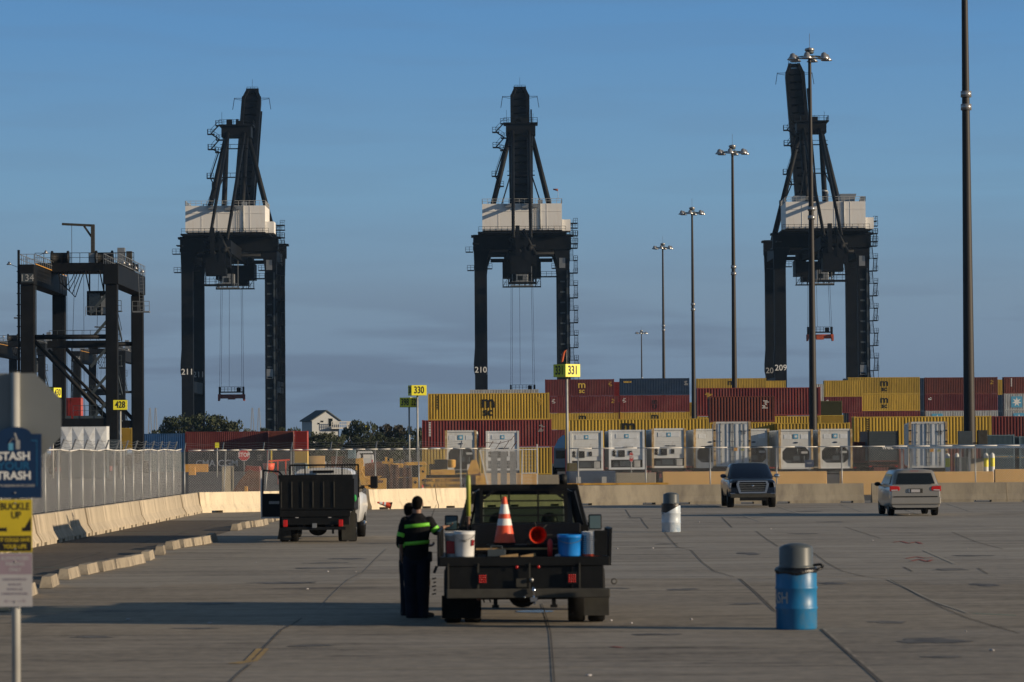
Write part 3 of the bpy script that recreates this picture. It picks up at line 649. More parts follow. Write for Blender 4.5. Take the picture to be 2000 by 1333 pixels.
# far block
stack(1065, 1200, C40, 741, 5, [('maroon', 'dark red container with yellow letters, top of the far stack behind the 331 sign', [('msc', .03, 'ylt'), ('id', .44, 'ylt')])], g2, Y=597)
YF = stack(1073, 1208, C40, 741, 5, [None, ('maroon', 'plain dark red container under the one with yellow letters', [('id', -.44, 'wht'), ('id', .42, 'ylt')]),
                            ('yellow', 'yellow container with a black letter, third down in the stack behind the 331 sign', [('m', -.02, 'blk')]), ('maroon', 'dark red container low in the far stack, left of the blue hood', []), ('maroon', 'bottom dark red container of the far stack behind the 331 sign', [])], g2, Y=597)
stack(1211, 1347, C40, 739, 5, [('navy', 'dark blue container with small orange letters on top of the far stack', [('txt', -.39, 'seaco', .62, 'ylt', .80), ('id', .45, 'wht2')]),
                               ('maroon', 'dark red container with faint black emblem under the dark blue one', [('txt', .0, 'm', 1.4, 'blk', .62), ('txt', .0, 'U', 1.0, 'blk', .30), ('id', -.44, 'wht')]),
                               ('yellow', 'yellow container with a black letter under the dark blue and dark red pair', [('m', .0, 'blk')])], g2)
stack(1361, 1497, C40, 739, 5, [('yellow', 'yellow container on the far stack above the large dark red one', [('m', .0, 'blk')])], g2)
stack(1400, 1535, C40, 744, 5, [('yellow', 'yellow container end peeking out right of the far yellow one', [])], g2, Y=622)
stack(1340, 1361, 2.4, 757, 5, [None, ('yellow', 'narrow yellow container sliver left of the large dark red container', []), ('yellow', 'lower narrow yellow container sliver left of the large dark red container', [])], g2, Y=640)
stack(1658, 1797, C40, 737, 5, [('yellow', 'dented yellow container with black letters, upper of two equal ones at the right', [('msc', .0, 'blk')]),
                               ('yellow', 'yellow container with black letters, lower of two equal ones at the right', [('msc', .0, 'blk')]),
                               ('maroon', 'dark red container under the two yellow lettered ones', [('txt', -.43, 'S', .8, 'wht', .55)])], g2)
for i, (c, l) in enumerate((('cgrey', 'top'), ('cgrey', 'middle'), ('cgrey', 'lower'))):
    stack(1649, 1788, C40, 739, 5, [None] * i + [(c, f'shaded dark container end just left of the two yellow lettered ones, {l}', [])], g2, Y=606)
stack(1808, 1949, C40, 737, 5, [('brown', 'red brown container on top right, left of the tall mast foot', [('id', .42, 'ylt')]), ('maroon', 'dark red container under the red brown one at the tall mast', [('txt', -.44, 'e2', .6, 'wht', .72)]),
                               ('white_c', 'grey white container with a pale blue emblem at the tall mast', [('star', -.34, 'x')])], g2, Y=585)
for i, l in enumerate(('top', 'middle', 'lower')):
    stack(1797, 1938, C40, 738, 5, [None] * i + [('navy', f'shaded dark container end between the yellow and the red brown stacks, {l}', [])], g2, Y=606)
stack(1962, 2103, C40, 736, 5, [('brown', 'red brown container at the right edge with white vertical letters', [('idv', -.40, 'wht')]), ('white_c', 'grey white container with blue square emblem at the right edge', [('star', -.33, 'x')]),
                               ('white_c', 'lower grey white container at the right edge', [('star', -.30, 'x')])], g2, Y=585)
stack(1950, 2090, C40, 741, 5, [('yellow', 'yellow container sliver between the two red brown ones at right', [])], g2, Y=625)
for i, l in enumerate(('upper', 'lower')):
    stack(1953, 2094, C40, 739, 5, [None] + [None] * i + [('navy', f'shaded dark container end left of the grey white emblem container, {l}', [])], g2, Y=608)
stack(1611, 1684, 6.06, 743, 5, [('yellow', 'yellow container with shaded side left of the lettered pair', []), ('maroon', 'dark red container below the yellow one with shaded side', [('id', -.42, 'wht')])], g2)
stack(1593, 1670, 6.4, 750, 4, [('white_c', 'grey white container peeking out behind the mast at right', [])], g2, Y=640)
stack(1601, 1645, 2.44, 783, 3, [('olive', 'flat olive green container end right of the large dark red container', [])], g2, Y=410)
stack(1602, 1647, 2.44, 811, 2, [('yellow', 'yellow container under the olive green end', [])], g2, Y=404)
stack(918, 1052, C40, 761, 4, [('white_c', 'far pale grey container row behind the leftmost yellow lettered one', [('txt', .0, 'HAMBURG', .5, 'wht2', .5)])], g2)
stack(1198, 1212, 2.44, 746, 4, [('red', 'narrow red container sliver left of the dark blue container', []), ('maroon', 'narrow dark red container sliver left of the dark blue container', [])], g2, Y=640)
# left group
Yl = stack(362, 523, C40, 843, 2, [('maroon', 'long dark red container behind the fence, over the grey one with white letters', []),
                              ('cgrey', 'grey blue container with large white letters behind the stop sign', [('txt', -.12, 'CMA CGM', 1.15, 'wht', .40), ('id', .40, 'wht2')])], g3, Y=430)
stack(279, 360, 5.2, 847, 2, [('blue', 'blue container behind the side fence left of the dark red row', []), ('teal', 'grey blue container under the blue one behind the side fence', [])], g3, Y=430)
stack(524, 572, 3.1, 842, 2, [('brown', 'red brown container between the dark red and bright red ones', []), ('cgrey', 'dark grey container under the red brown one', [])], g3, Y=428)
stack(575, 600, 1.7, 842, 2, [('red', 'bright red container end at the right end of the left row', []), ('yellow', 'yellow container end at the right end of the left row', [])], g3, Y=426)
stack(234, 258, 1.6, 836, 2, [('yellow', 'yellow container seen between the right gantry legs', [])], g3, Y=420)
stack(126, 158, 2.44, 777, 3, [('red', 'red container end seen between the gantry legs', []), ('maroon', 'dark container end under the red one between the gantry legs', []), None], g3, Y=460)
stack(100, 215, 8, 832, 1, [('maroon', 'dark container behind the white dented box under the gantry', [])], g3, Y=455)
for i, (u0, u1, v, Y_) in enumerate(((1925, 1981, 849, 262), (1990, 2050, 852, 262))):
    stack(u0, u1, 2.44, v, 2, [('teal', ['grey blue container end right of the mast foot, above the canopy', 'grey blue container end at the right edge above the canopy'][i], []),
                               ('teal', ['grey blue container end under the canopy, right of the bollards', 'lower grey blue container end at the right edge'][i], [])], g1, Y=Y_)

# dark grey container on a chassis and the brown one beside it
def chassis(root, W_, L, z, m='black', lights=True):
    b = MB()
    for x in (-.45, .45): b.box((x - .06, .1, z - .28), (x + .06, L, z - .01))
    for y in (.05, L * .45, L - .4): b.box((-W_ / 2, y, z - .22), (W_ / 2, y + .16, z - .012))
    b.build('chassis_frame', m, root)
    for y in (.9, 2.15):
        for x in (-1, 1):
            MB().lathe([(.2, -.25), (.48, -.24), (.51, -.12), (.51, .12), (.48, .24), (.2, .25)], (x * (W_ / 2 - .3), y, .51), 16, 'x').build('wheel', 'rubber', root)
    if lights:
        b = MB().box((-W_ / 2 + .02, -.02, z - .42), (W_ / 2 - .02, .06, z - .30)); b.build('underrun_bar', m, root)
        for x in (-1, 1): MB().box((x * W_ * .42 - .1, -.04, z - .40), (x * W_ * .42 + .1, -.021, z - .32)).build('tail_light', 'redl', root)
def reefer(u0, u1, v0, Y, kind, label, L=12.0, rz=0.0, col='reefer', post='rtan', star_=True):
    Wd = 2.44; k = FPX / Y
    xc = P((u0 + u1) / 2, 870, Y).x; zt = P((u0 + u1) / 2, v0, Y).z; H = 2.90; zb = zt - H
    wpx = (u1 - u0) / k; sc = wpx / Wd if rz == 0 else 1
    root = thing('reefer_container', label, 'reefer', (xc, Y, zb), rz, 'white refrigerated containers on chassis')
    r = thing('container_chassis', 'dark chassis of the ' + ' '.join(label.split(',')[0].split()[:11]), 'chassis', (xc, Y, 0), rz, 'chassis under the refrigerated containers')
    Wd = Wd * sc
    b = MB().box((-Wd / 2 + .03, .15, .12), (Wd / 2 - .03, L - .1, H - .05))
    for y in range(1, 40): b.box((-Wd / 2 + .012, y * .29, .2), (-Wd / 2 + .04, y * .29 + .12, H - .15)); b.box((Wd / 2 - .04, y * .29, .2), (Wd / 2 - .012, y * .29 + .12, H - .15))
    b.build('body', col, root)
    for x in (-1, 1):
        b = MB().box((x * Wd / 2 - (.15 if x > 0 else 0), 0, .12), (x * Wd / 2 + (0 if x > 0 else .15), .2, H - .12))
        for z in (0, H - .12): b.box((x * (Wd / 2 + .004) - (.18 if x > 0 else 0), -.004, z), (x * (Wd / 2 + .004) + (0 if x > 0 else .18), .22, z + .12))
        b.build('corner_post', post, root)
    b = MB().box((-Wd / 2 + .15, .01, H - .13), (Wd / 2 - .15, .16, H)); b.box((-Wd / 2 + .15, .01, 0), (Wd / 2 - .15, .16, .14)); b.build('end_frame', col, root)
    if kind == 'a':      # machinery end, panels with grille boxes low
        MB().box((-Wd / 2 + .152, .06, 1.02), (Wd / 2 - .152, .152, H - .13)).build('end_panel', col, root, bevel=.012)
        b = MB()
        for i in range(6): b.box((-.92, .045, 1.15 + i * .16), (.92, .059, 1.17 + i * .16))
        b.build('panel_rib', 'reefer2', root)
        MB().box((-.62, .02, .93), (-.14, .10, 1.42)).build('grille', 'black', root, bevel=.01)
        MB().box((.14, .02, 1.05), (.40, .10, 1.38)).build('control_box', 'black', root, bevel=.01)
        b = MB(); b.lathe([(.0, 0), (.13, 0), (.13, .03), (.0, .03)], (-.92, .02, 1.30), 12, 'y'); b.lathe([(.0, 0), (.13, 0), (.13, .03), (.0, .03)], (-.92, .02, 1.08), 12, 'y'); b.build('fan_cover', 'black', root)
        MB().box((-Wd / 2 + .16, .10, .72), (Wd / 2 - .16, .14, 1.015)).build('lower_panel', col, root)
        b = MB().box((-Wd / 2 + .16, .13, .15), (Wd / 2 - .16, .149, .715)); b.build('machine_recess', 'black', root)
        b = MB().box((-.50, .02, .22), (.30, .12, .62)); b.tube((.45, .06, .2), (.45, .06, .66), .035); b.box((-.95, .03, .2), (-.62, .12, .5)); b.build('compressor', 'cgrey', root)
        MB().box((.55, .03, .18), (.98, .12, .66)).build('power_box', 'railw', root, bevel=.01)
        b = MB().box((-.8, .035, 2.28), (.80, .045, 2.60)); b.build('label_frame', 'reefer2', root, bevel=.01)
        if star_: star(root, (.0, 2.44), .15, y=.02)
        text('MNBU 3318', .15, 'blk', root, (.1, .04, 1.62), depth=.004)
    elif kind == 'b':    # machinery end with a big dark octagonal opening
        MB().box((-Wd / 2 + .152, .06, 1.62), (Wd / 2 - .152, .152, H - .13)).build('end_panel', col, root, bevel=.012)
        b = MB().box((-Wd / 2 + .152, .06, .14), (-.96 * sc, .152, 1.62)); b.box((.96 * sc, .06, .14), (Wd / 2 - .152, .152, 1.62)); b.box((-.96 * sc, .06, .14), (.96 * sc, .152, .42))
        b.prism([(-.96 * sc, .42), (-.66, .42), (-.96 * sc, .72)], 'y', .062, .15); b.prism([(.96 * sc, .42), (.66, .42), (.96 * sc, .72)], 'y', .062, .15)
        b.prism([(-.96 * sc, 1.62), (-.66, 1.62), (-.96 * sc, 1.28)], 'y', .062, .15); b.prism([(.96 * sc, 1.62), (.66, 1.62), (.96 * sc, 1.28)], 'y', .062, .15)
        b.build('end_surround', col, root)
        b = MB().box((-.96 * sc, .135, .42), (.96 * sc, .149, 1.62)); b.build('machine_recess', 'black', root)
        b = MB().box((-.2, .07, .6), (.3, .13, .95)); b.tube((.1, .1, 1.1), (.1, .1, 1.5), .05); b.box((-.8, .08, .48), (-.35, .13, .66)); b.tube((.55, .1, .5), (.62, .1, .95), .05); b.build('compressor', 'cgrey', root)
        MB().box((.40, .06, 1.12), (.86, .13, 1.28)).build('data_plate', 'railw', root)
        b = MB().box((-.86, .045, 2.2), (-.36, .058, 2.52)); b.box((.36, .045, 2.2), (.86, .058, 2.52)); b.build('label_frame', 'reefer2', root, bevel=.008)
        if star_: star(root, (.0, 2.38), .17, y=.03)
        MB().prism([(.17 * math.cos(a * .52), 1.92 + .06 * math.sin(a * .52)) for a in range(12)], 'y', .035, .055).build('oval_badge', 'navy', root)
    else:                # door end
        for x in (-1, 1):
            MB().box((x * .575 - .56, .05, .14), (x * .575 + .56, .12, H - .13)).build('door', col, root, bevel=.015)
        for x in (-.93, -.36, .22, .80): MB().box((x, .015, .16), (x + .17, .049, H - .16)).build('door_rib', 'reefer2', root, bevel=.01)
        for x in (-.72, -.10, .08, .68):
            b = MB().tube((x, .0, .1), (x, .0, H - .1), .022, n=6)
            for z in (.3, .62, 1.1, 1.6, 2.2): b.box((x - .06, -.02, z), (x + .06, .04, z + .05))
            b.build('lock_rod', 'rail', root)
        b = MB()
        for x in (-1, 1):
            for z in (.35, .95, 1.6, 2.3): b.box((x * 1.13 - .06, -.01, z), (x * 1.13 + .06, .05, z + .09))
        b.build('hinge', 'black', root)
        MB().prism([(.55, 1.02), (.78, 1.02), (.665, 1.24)], 'y', .0, .012).build('warning_label', 'signy', root)
        MB().box((.05, .0, 1.0), (.34, .012, 1.26)).build('hazard_label', 'ochrep', root)
        text('MNBU\n 459', .17, 'blk', root, (.72, .0, 2.2), depth=.004)
    chassis(r, Wd, L * .9, zb, 'black')
    return root
RY = 250
reefer(869, 931, 841, RY, 'b', 'stained white reefer with dark octagonal opening, leftmost of the row', post='rtan')
reefer(949, 1014, 842, RY, 'a', 'second reefer from the left, white with blue star, behind the leaning gate', col='reefer2', post='reefer')
reefer(1113, 1178, 842, RY, 'a', 'grimy white reefer just right of the 331 sign pole', post='reefer')
reefer(1189, 1259, 840, RY, 'a', 'cleanest white reefer, behind the small red stop sign', col='reefer2', post='reefer2')
reefer(1273, 1340, 837, RY, 'a', 'rusty framed white reefer right of the cleanest one')
reefer(1355, 1420, 838, RY + 3, 'b', 'white reefer half hidden behind the one with closed doors', star_=False)
reefer(1390, 1470, 824, 222, 'd', 'white reefer with closed ribbed doors standing forward above the blue pickup', L=9, rz=RAD(-3))
reefer(1441, 1503, 838, RY + 3, 'b', 'white reefer showing right of the closed doors above the blue pickup', star_=False)
reefer(1521, 1588, 839, RY, 'b', 'white reefer with blue star and black grille left of the mast foot')
reefer(1598, 1665, 838, RY, 'b', 'rightmost white reefer with blue star and black grille')
reefer(1777, 1849, 824, 215, 'd', 'white reefer with closed ribbed doors at the right behind the canopy', L=11, rz=RAD(-5))
Yc = 268
bl = thing('shipping_container', 'dark grey container with white logo on a chassis behind the minivan', 'shipping container', (P(1725, 870, Yc).x, Yc, 1.35), 0, g1)
bo, fr = cont_meshes(2.44, 2.5, 7)
b = MB().box((-1.2, .03, .1), (1.2, 6, 2.4)); [b.box((-1.17, .0, .2 + i * .2), (1.17, .045, .3 + i * .2)) for i in range(11)]; b.build('body', 'cgrey', bl)
b = MB(); [b.box((x, -.02, 0), (x + .12, .14, 2.45)) for x in (-1.22, 1.10)]; b.build('frame', 'black', bl)
text('wec', .55, 'wht', bl, (.35, -.03, 1.15), bold=.01)
cr_ = thing('container_chassis', 'dark chassis carrying the dark grey container', 'chassis', (bl.location.x, Yc, 0), 0, 'chassis under the refrigerated containers'); chassis(cr_, 2.44, 6, 1.35)
o = container(P(1682, 870, 270).x, 270, 1.25, 1.2, 1.7, 'brown', 'small red brown container end beside the dark grey container', g1, (), ribs=4)
cr_ = thing('container_chassis', 'dark chassis under the small red brown container end', 'chassis', (o.location.x, 270, 0), 0, 'chassis under the refrigerated containers'); chassis(cr_, 1.2, 6, 1.25)
# blue tarpaulin hood of a yard tractor next to the 331 pole
yt = thing('yard_tractor', 'yard tractor with bright blue cab roof behind the 331 sign pole', 'tractor', (P(1102, 880, 300).x, 300, 0), 0)
MB().prism([(-.9, 2.6), (.9, 2.6), (.75, 3.55), (-.1, 3.75), (-.5, 3.4)], 'y', 0, 1.6).build('cab_roof', 'blue', yt)
b = MB().box((-.9, 0, .9), (.9, 1.8, 2.6)); b.build('cab', 'navy', yt)
MB().box((-.7, -.02, 1.7), (.7, -.003, 2.4)).build('window', 'glass', yt)
for x in (-1, 1): MB().lathe([(.2, -.2), (.5, -.2), (.52, 0), (.5, .2), (.2, .2)], (x * .8, .9, .52), 14, 'x').build('wheel', 'rubber', yt)
MB().box((-.7, .2, .55), (.7, 4.5, .9)).build('chassis_frame', 'black', yt)
# ================================================================== SHIP TO SHORE CRANES
def handrail(b, pts, h=1.1, w=.07, step=1.8, mid=True):
    for a, c in zip(pts, pts[1:]):
        a = Vector(a); c = Vector(c); n = max(1, int((c - a).length / step))
        for k in range(n + 1):
            p = a.lerp(c, k / n); b.bar(p, p + Vector((0, 0, h)), w)
        b.bar(a + Vector((0, 0, h)), c + Vector((0, 0, h)), w)
        if mid: b.bar(a + Vector((0, 0, h * .52)), c + Vector((0, 0, h * .52)), w * .8)
def sts_crane(num, label, u, Y, tip, spr, stairs_side=1):
    s = FPX / Y
    x = XG(u, Y)
    r = thing('ship_crane', label, 'crane', (x, Y, 0), 0, 'ship to shore cranes along the quay')
    K = 'crane'; HS = 10.4; GA = 30.5
    for sx in (-1, 1):
        for y in (0, GA):
            b = MB().box((sx * HS - 1.45, y - .9, 3), (sx * HS + 1.45, y + 1.1, 47.5))
            a0, a1 = (sx * HS - 1.45, sx * HS + 1.45); inn = a0 if sx > 0 else a1; o_ = a1 if sx > 0 else a0
            b.prism([(o_, 47.5), (inn, 47.5), (inn - sx * .25, 49.8), (inn - sx * 1.1, 52.2), (o_ + sx * .15, 52.2)], 'y', y - .9, y + 1.1)
            if sx < 0: b.prism([(a0, 21), (a0 - .28, 22.2), (a0 - .28, 24), (a0, 28)], 'y', y - .85, y + 1.0)
            b.build('leg', K, r)
            b = MB()
            for q in (-3, -1, 1, 3): b.box((sx * HS - .8, y + q * 1.1 - .9, .1), (sx * HS + .8, y + q * 1.1 + .9, 1.6))
            b.box((sx * HS - .7, y - 4.4, 1.6), (sx * HS + .7, y + 4.4, 3)); b.build('bogie', K, r)
        MB().box((sx * HS - 1.1, 1.12, 17.2), (sx * HS + 1.1, GA - .92, 20.1)).build('tie_beam', K, r)
        MB().box((sx * HS - 1.0, 1.12, 50.2), (sx * HS + 1.0, GA - .92, 53.0)).build('tie_beam', K, r)
    for y in (0, GA):
        b = MB().box((-12.1, y - 1.3, 52.2), (12.3, y + 1.5, 56.0)); b.box((-12.6, y - 1.6, 55.4), (12.9, y + 1.8, 55.9)); b.tube((-8, y - 1.4, 51.2), (8, y - 1.4, 51.2), .5, n=8)
        b.build('portal_beam', K, r)
    text(num, 2.05, 'wht', r, (-HS, -.93, 22.3), name='number', bold=.02, depth=.02)
    text(num, 2.05, 'wht2', r, (-HS, GA - .93, 22.3), name='number', bold=.02, depth=.02)
    # twin girder with cross members
    b = MB()
    for sx in (-1, 1): b.box((sx * 2.7 - .55, -34, 50), (sx * 2.7 + .55, 33, 53))
    for k in range(12): b.box((-2.14, -33.5 + k * 5.8, 50.8), (2.14, -33 + k * 5.8, 52.4))
    b.build('girder', K, r)
    # girder tail with rope sheaves
    b = MB().box((-2.8, -35, 44.6), (2.1, -30, 49.98)); b.box((2.1, -34, 46.5), (3.1, -30, 49.98)); b.box((-3.6, -34, 47.8), (-2.8, -31, 49.6)); b.box((-1.6, -35.4, 49), (-.6, -34.2, 56)); b.box((.5, -35.2, 48), (1.5, -34.3, 54)); b.tube((-3, -34.8, 53), (-.4, -35, 49.6), .4); b.tube((.2, -35, 55), (3.2, -34.5, 49), .45)
    b.tube((-3.2, -34.7, 50.5), (3.2, -34.7, 51.2), .35); b.lathe([(.0, -.2), (.9, -.2), (.9, .2), (.0, .2)], (-2, -35, 52), 12, 'y'); b.lathe([(.0, -.2), (.8, -.2), (.8, .2), (.0, .2)], (1.7, -35, 50.6), 12, 'y')
    for k in range(9): b.box((-2.7 + k * .62, -34.5, 45.2 + (k % 3) * .7), (-2.35 + k * .62, -31, 48))
    b.build('sheave_frame', K, r)
    b = MB()
    for sx in (-1, 1): b.bar((sx * 3.3, -33, 50), (sx * 3.3, -33, 42.6), .22); b.bar((sx * 3.3, -28, 50), (sx * 3.3, -28, 42.6), .22)
    b.box((-3.4, -33.2, 42.3), (3.4, -27.8, 42.6)); handrail(b, [(-3.3, -33, 42.6), (3.3, -33, 42.6)], 1.2, .09, 1.1)
    for k in range(7): b.bar((-3 + k, -33, 43.8), (-2.6 + k, -33, 45.5), .08)
    b.build('service_platform', K, r)
    # trolley
    b = MB().box((-4.9, 18, 46.3), (-2.3, 27, 50.3)); b.box((2.3, 18, 46.3), (4.9, 27, 50.3)); b.box((-3.1, 19, 44.9), (3.1, 26, 49.9)); b.box((-4.5, 17.2, 50.4), (4.5, 20, 51.6)); b.box((-4.2, 17.5, 50.3), (-3.4, 27.4, 52.4)); b.box((3.4, 17.5, 50.3), (4.2, 27.4, 52.4))
    for k in range(8):
        b.bar((-4.8 + k * 1.37, 18, 46.3), (-4.8 + k * 1.37, 18, 44), .16)
        if k < 7: b.bar((-4.8 + k * 1.37, 18, 44), (-3.43 + k * 1.37, 18, 46.2), .12)
    b.box((-4.9, 17.8, 43.75), (4.9, 20, 44)); handrail(b, [(-4.85, 18, 44), (4.85, 18, 44)], 1.1, .08, .9); b.build('trolley', K, r)
    b = MB().box((-1.5, -3, 44), (1.5, 0, 46.6)); b.build('operator_cab', 'rail', r, bevel=.1)
    MB().box((-1.0, -3.05, 44.5), (.2, -3.0, 45.6)).build('cab_window', 'glass', r)
    b = MB()
    handrail(b, [(-2.6, -3.4, 43.2), (2.6, -3.4, 43.2)], 1.0, .09, .5); b.box((-2.8, -3.5, 43.0), (2.8, 1.5, 43.2)); handrail(b, [(-2.6, -3.4, 43.2), (-2.6, 1.4, 43.2)], 1.0, .09, .6)
    for k in (-2.4, 2.4): b.bar((k, -2, 43.2), (k, -2, 50.2), .18)
    b.build('cab_platform', 'rail', r)
    # machinery house on top
    h = MB().box((-9.7, -12, 56.4), (9.9, 3.4, 62.9))
    for k in range(1, 5): h.box((-9.7 + k * 3.95, -12.06, 56.5), (-9.62 + k * 3.95, -12.0, 62.8))
    h.box((-9.7, -12.1, 61.0), (9.9, -12.002, 61.12)); ho = h.build('machinery_house', 'house_w', r)
    b = MB(); handrail(b, [(-9.7, -12, 62.9), (9.9, -12, 62.9), (9.9, 3, 62.9)], 1.2, .10, 1.3); handrail(b, [(-9.7, -12, 62.9), (-9.7, 3, 62.9)], 1.2, .1, 1.5); b.build('roof_railing', 'railw', r)
    b = MB(); handrail(b, [(-10.6, -12.9, 56.0), (10.8, -12.9, 56.0)], 1.25, .08, 1.4); b.box((-10.8, -13.1, 55.62), (11, 4, 56.0)); b.box((-12, -12, 53.1), (-10.6, -8, 53.3)); b.build('walkway', K, r)
    b = MB()
    for k in (0, .6): b.bar((3.0 + k, -12.15, 56.4), (3.0 + k, -12.15, 62.8), .08)
    for k in range(14): b.bar((3.0, -12.15, 56.8 + k * .45), (3.6, -12.15, 56.8 + k * .45), .05)
    b.tube((4.6, -12.2, 56.5), (4.6, -12.2, 62.9), .16); b.build('ladder', 'railw', r)
    if num == '209':
        vents = [([(-7.4, 62.9), (-4.6, 62.9), (-4.5, 64.6), (-7.5, 64.6)], -9, -3), ([(4.3, 62.9), (7.4, 62.9), (8.0, 65.0), (3.9, 65.0)], -9, -3), ([(8.5, 62.9), (9.7, 62.9), (9.9, 64), (9.0, 64.2)], -11, -9)]
        MB().tube((.8, -10, 62.9), (.8, -10, 65.6), .2).tube((.8, -10, 65.6), (-.6, -10, 65.8), .2).build('exhaust_pipe', 'railw', r)
    else:
        vents = [([(-4.0, 62.0), (-2.6, 62.0), (-2.2, 62.8), (-4.4, 62.8)], -12.8, -12.0), ([(.2, 61.8), (1.4, 61.8), (2.0, 62.8), (-.3, 62.8)], -12.9, -12.0), ([(2.8, 61.9), (3.9, 61.9), (4.2, 62.8), (2.5, 62.8)], -12.9, -12.0), ([(4.0, 62.9), (5.2, 62.9), (5.2, 64), (4.0, 64)], -10, -8.4)]
    for pl_, ya_, yb_ in vents: MB().prism(pl_, 'y', ya_, yb_).build('roof_vent', 'rail', r)
    b = MB().box((9.95, -11, 56.2), (12.0, -5, 59.0)); b.build('switch_cabin', 'house_w', r)
    # a-frame
    for sx in (-1, 1):
        MB().tube((sx * 9.6, GA, 56), (sx * 2.7, 27, 84), .74, .64, n=10).build('frame_leg', K, r)
        MB().tube((sx * 2.2, 8, 56), (sx * 2.5, 25.5, 84), .72, .62, n=10).build('frame_leg', K, r)
        MB().tube((sx * 2.1, -31, 53.2), (sx * 2.1, 24.5, 84.5), .40, .45, n=8).build('back_stay', K, r)
        MB().tube((sx * 5.2, 4, 63), (sx * 2.5, 18, 73), .18, n=6).build('strut', K, r)
    b = MB().box((-3.8, 23.6, 83.2), (3.8, 29.5, 86.0)); b.box((-4.4, 22.8, 86.0), (4.4, 30, 86.3)); handrail(b, [(-4.3, 22.9, 86.3), (4.3, 22.9, 86.3)], 1.2, .09, 1.2)
    handrail(b, [(4.3, 22.9, 86.3), (4.3, 29.9, 86.3)], 1.2, .09, 1.5); b.box((-2.6, 25, 86.3), (-1.2, 27, 87.8)); b.box((.2, 24.5, 86.3), (1.7, 27, 87.4)); b.lathe([(0, -.3), (1.1, -.3), (1.1, .3), (0, .3)], (0, 27.5, 87), 14, 'x')
    b.bar((-3.6, 23, 86.3), (-3.6, 23, 89.5), .07); b.bar((3.2, 23, 86.3), (3.2, 23, 88.6), .07); b.build('apex_platform', K, r)
    for z in (72.2, 79.5): MB().bar((-3.5, 17, z), (3.5, 17, z), .28).bar((-3.5, 17, z + 1.1), (3.5, 17, z + 1.1), .12).bar((-1, 17, z), (-1, 17, z + 1.1), .1).build('cross_tie', K, r)
    # boom raised over the water
    hy, hz = 33.5, 53.5; ty, tz = tip; d = Vector((0, ty - hy, tz - hz)); Lb = d.length; e = d / Lb; n_ = Vector((0, -e.z, e.y))
    def bp(x_, t, o): return Vector((x_, hy, hz)) + e * t + n_ * o
    b = MB()
    for sx in (-1, 1):
        for t0, t1, xo in ((0, Lb * .95, 2.15), ):
            b.loft([[bp(sx * xo + a, t, o) for a, o in ((-.45, -1.2), (.45, -1.2), (.45, 1.2), (-.45, 1.2))] for t in (t0, t1)], smooth=False)
        b.loft([[bp(sx * xo + a, t, o) for a, o in ((-.4, -1.1), (.4, -1.1), (.4, 1.0), (-.4, 1.0))] for t, xo in ((Lb * .95, 2.1), (Lb, 1.15))], smooth=False)
    k = 0
    while k * 2.9 < Lb - 1.5:
        t = k * 2.9 + .5; b.loft([[bp(a, t + c, o) for a, c, o in ((-1.72, 0, -.7), (-1.72, 2.15, -.7), (-1.72, 2.15, .4), (-1.72, 0, .4))], [bp(a, t + c, o) for a, c, o in ((1.72, 0, -.7), (1.72, 2.15, -.7), (1.72, 2.15, .4), (1.72, 0, .4))]], smooth=False)
        if k % 2: b.bar(bp(-1.7, t + 1, 0), bp(1.7, t + 4, 0), .3)
        k += 1
    for sx in (-1, 1): b.bar(bp(sx * 1.1, 2, -1.3), bp(sx * 1.1, Lb * .88, -1.3), .6, .25)
    b.build('boom', K, r)
    b = MB(); b.bar(bp(3.0, 4, .6), bp(3.0, Lb * .86, .6), .42, .5); [b.bar(bp(2.5, t_, .4), bp(3.1, t_, .6), .2) for t_ in (6, 16, 26, 36, 46)]; b.build('boom_walkway', K, r)
    b = MB()
    rr = random.Random(int(num))
    for k in range(9):
        t = 12 + k * 5.5; x_ = rr.choice((-1.3, 1.3, -.4, .9)); b.bar(bp(x_, t, -1.5), bp(x_, t + rr.uniform(.8, 2.6), -1.6), .28)
    b.build('boom_lamp', 'rail', r)
    b = MB().bar(bp(-1.6, Lb, 0), bp(1.6, Lb, 0), 1.1); handrail(b, [bp(-1.5, Lb + .4, 0), bp(1.5, Lb + .4, 0)], 1.1, .09, .8); q = bp(0, Lb + .4, 0); b.bar(q, q + Vector((0, 0, 3.2)), .07)
    z0 = bp(0, Lb * .955, 0)
    for sx in (-1, 1):
        b.bar(z0 + Vector((sx * 1.6, 0, .2)), z0 + Vector((sx * 4.7, 0, .2)), .12); b.bar(z0 + Vector((sx * 1.6, 0, -.5)), z0 + Vector((sx * 4.7, 0, .0)), .10)
        b.bar(z0 + Vector((sx * 4.7, 0, .3)), z0 + Vector((sx * 5.2, 0, -2.9)), .14)
    b.bar(bp(-1.2, Lb * .955, 0), bp(-1.2, Lb, 0), .3); b.bar(bp(1.2, Lb * .955, 0), bp(1.2, Lb, 0), .3); b.build('boom_tip', K, r)
    # zig zag stair up the left frame leg
    b = MB(); P0 = [(-7.6, 64.6, 0), (-5.3, 70.0, 1), (-6.6, 72.6, 0), (-4.4, 79.2, 1), (-6.3, 80.0, 0), (-4.2, 82.4, 1), (-6.4, 83.9, 0), (-4.3, 86.1, 1)]
    for x_, z, t in P0:
        b.box((x_ - .9, 22.3, z - .25), (x_ + .9, 24, z)); handrail(b, [(x_ - .85, 22.4, z), (x_ + .85, 22.4, z)], 1.15, .10, .6); handrail(b, [(x_ - .85, 22.4, z), (x_ - .85, 24, z)], 1.15, .10, .8)
    for (x0_, z0_, _), (x1_, z1_, _) in zip(P0, P0[1:]):
        b.bar((x0_, 22.8, z0_), (x1_, 22.8, z1_), .22, .3); b.bar((x0_, 22.4, z0_ + 1.1), (x1_, 22.4, z1_ + 1.1), .09)
    b.build('frame_stair', K, r)
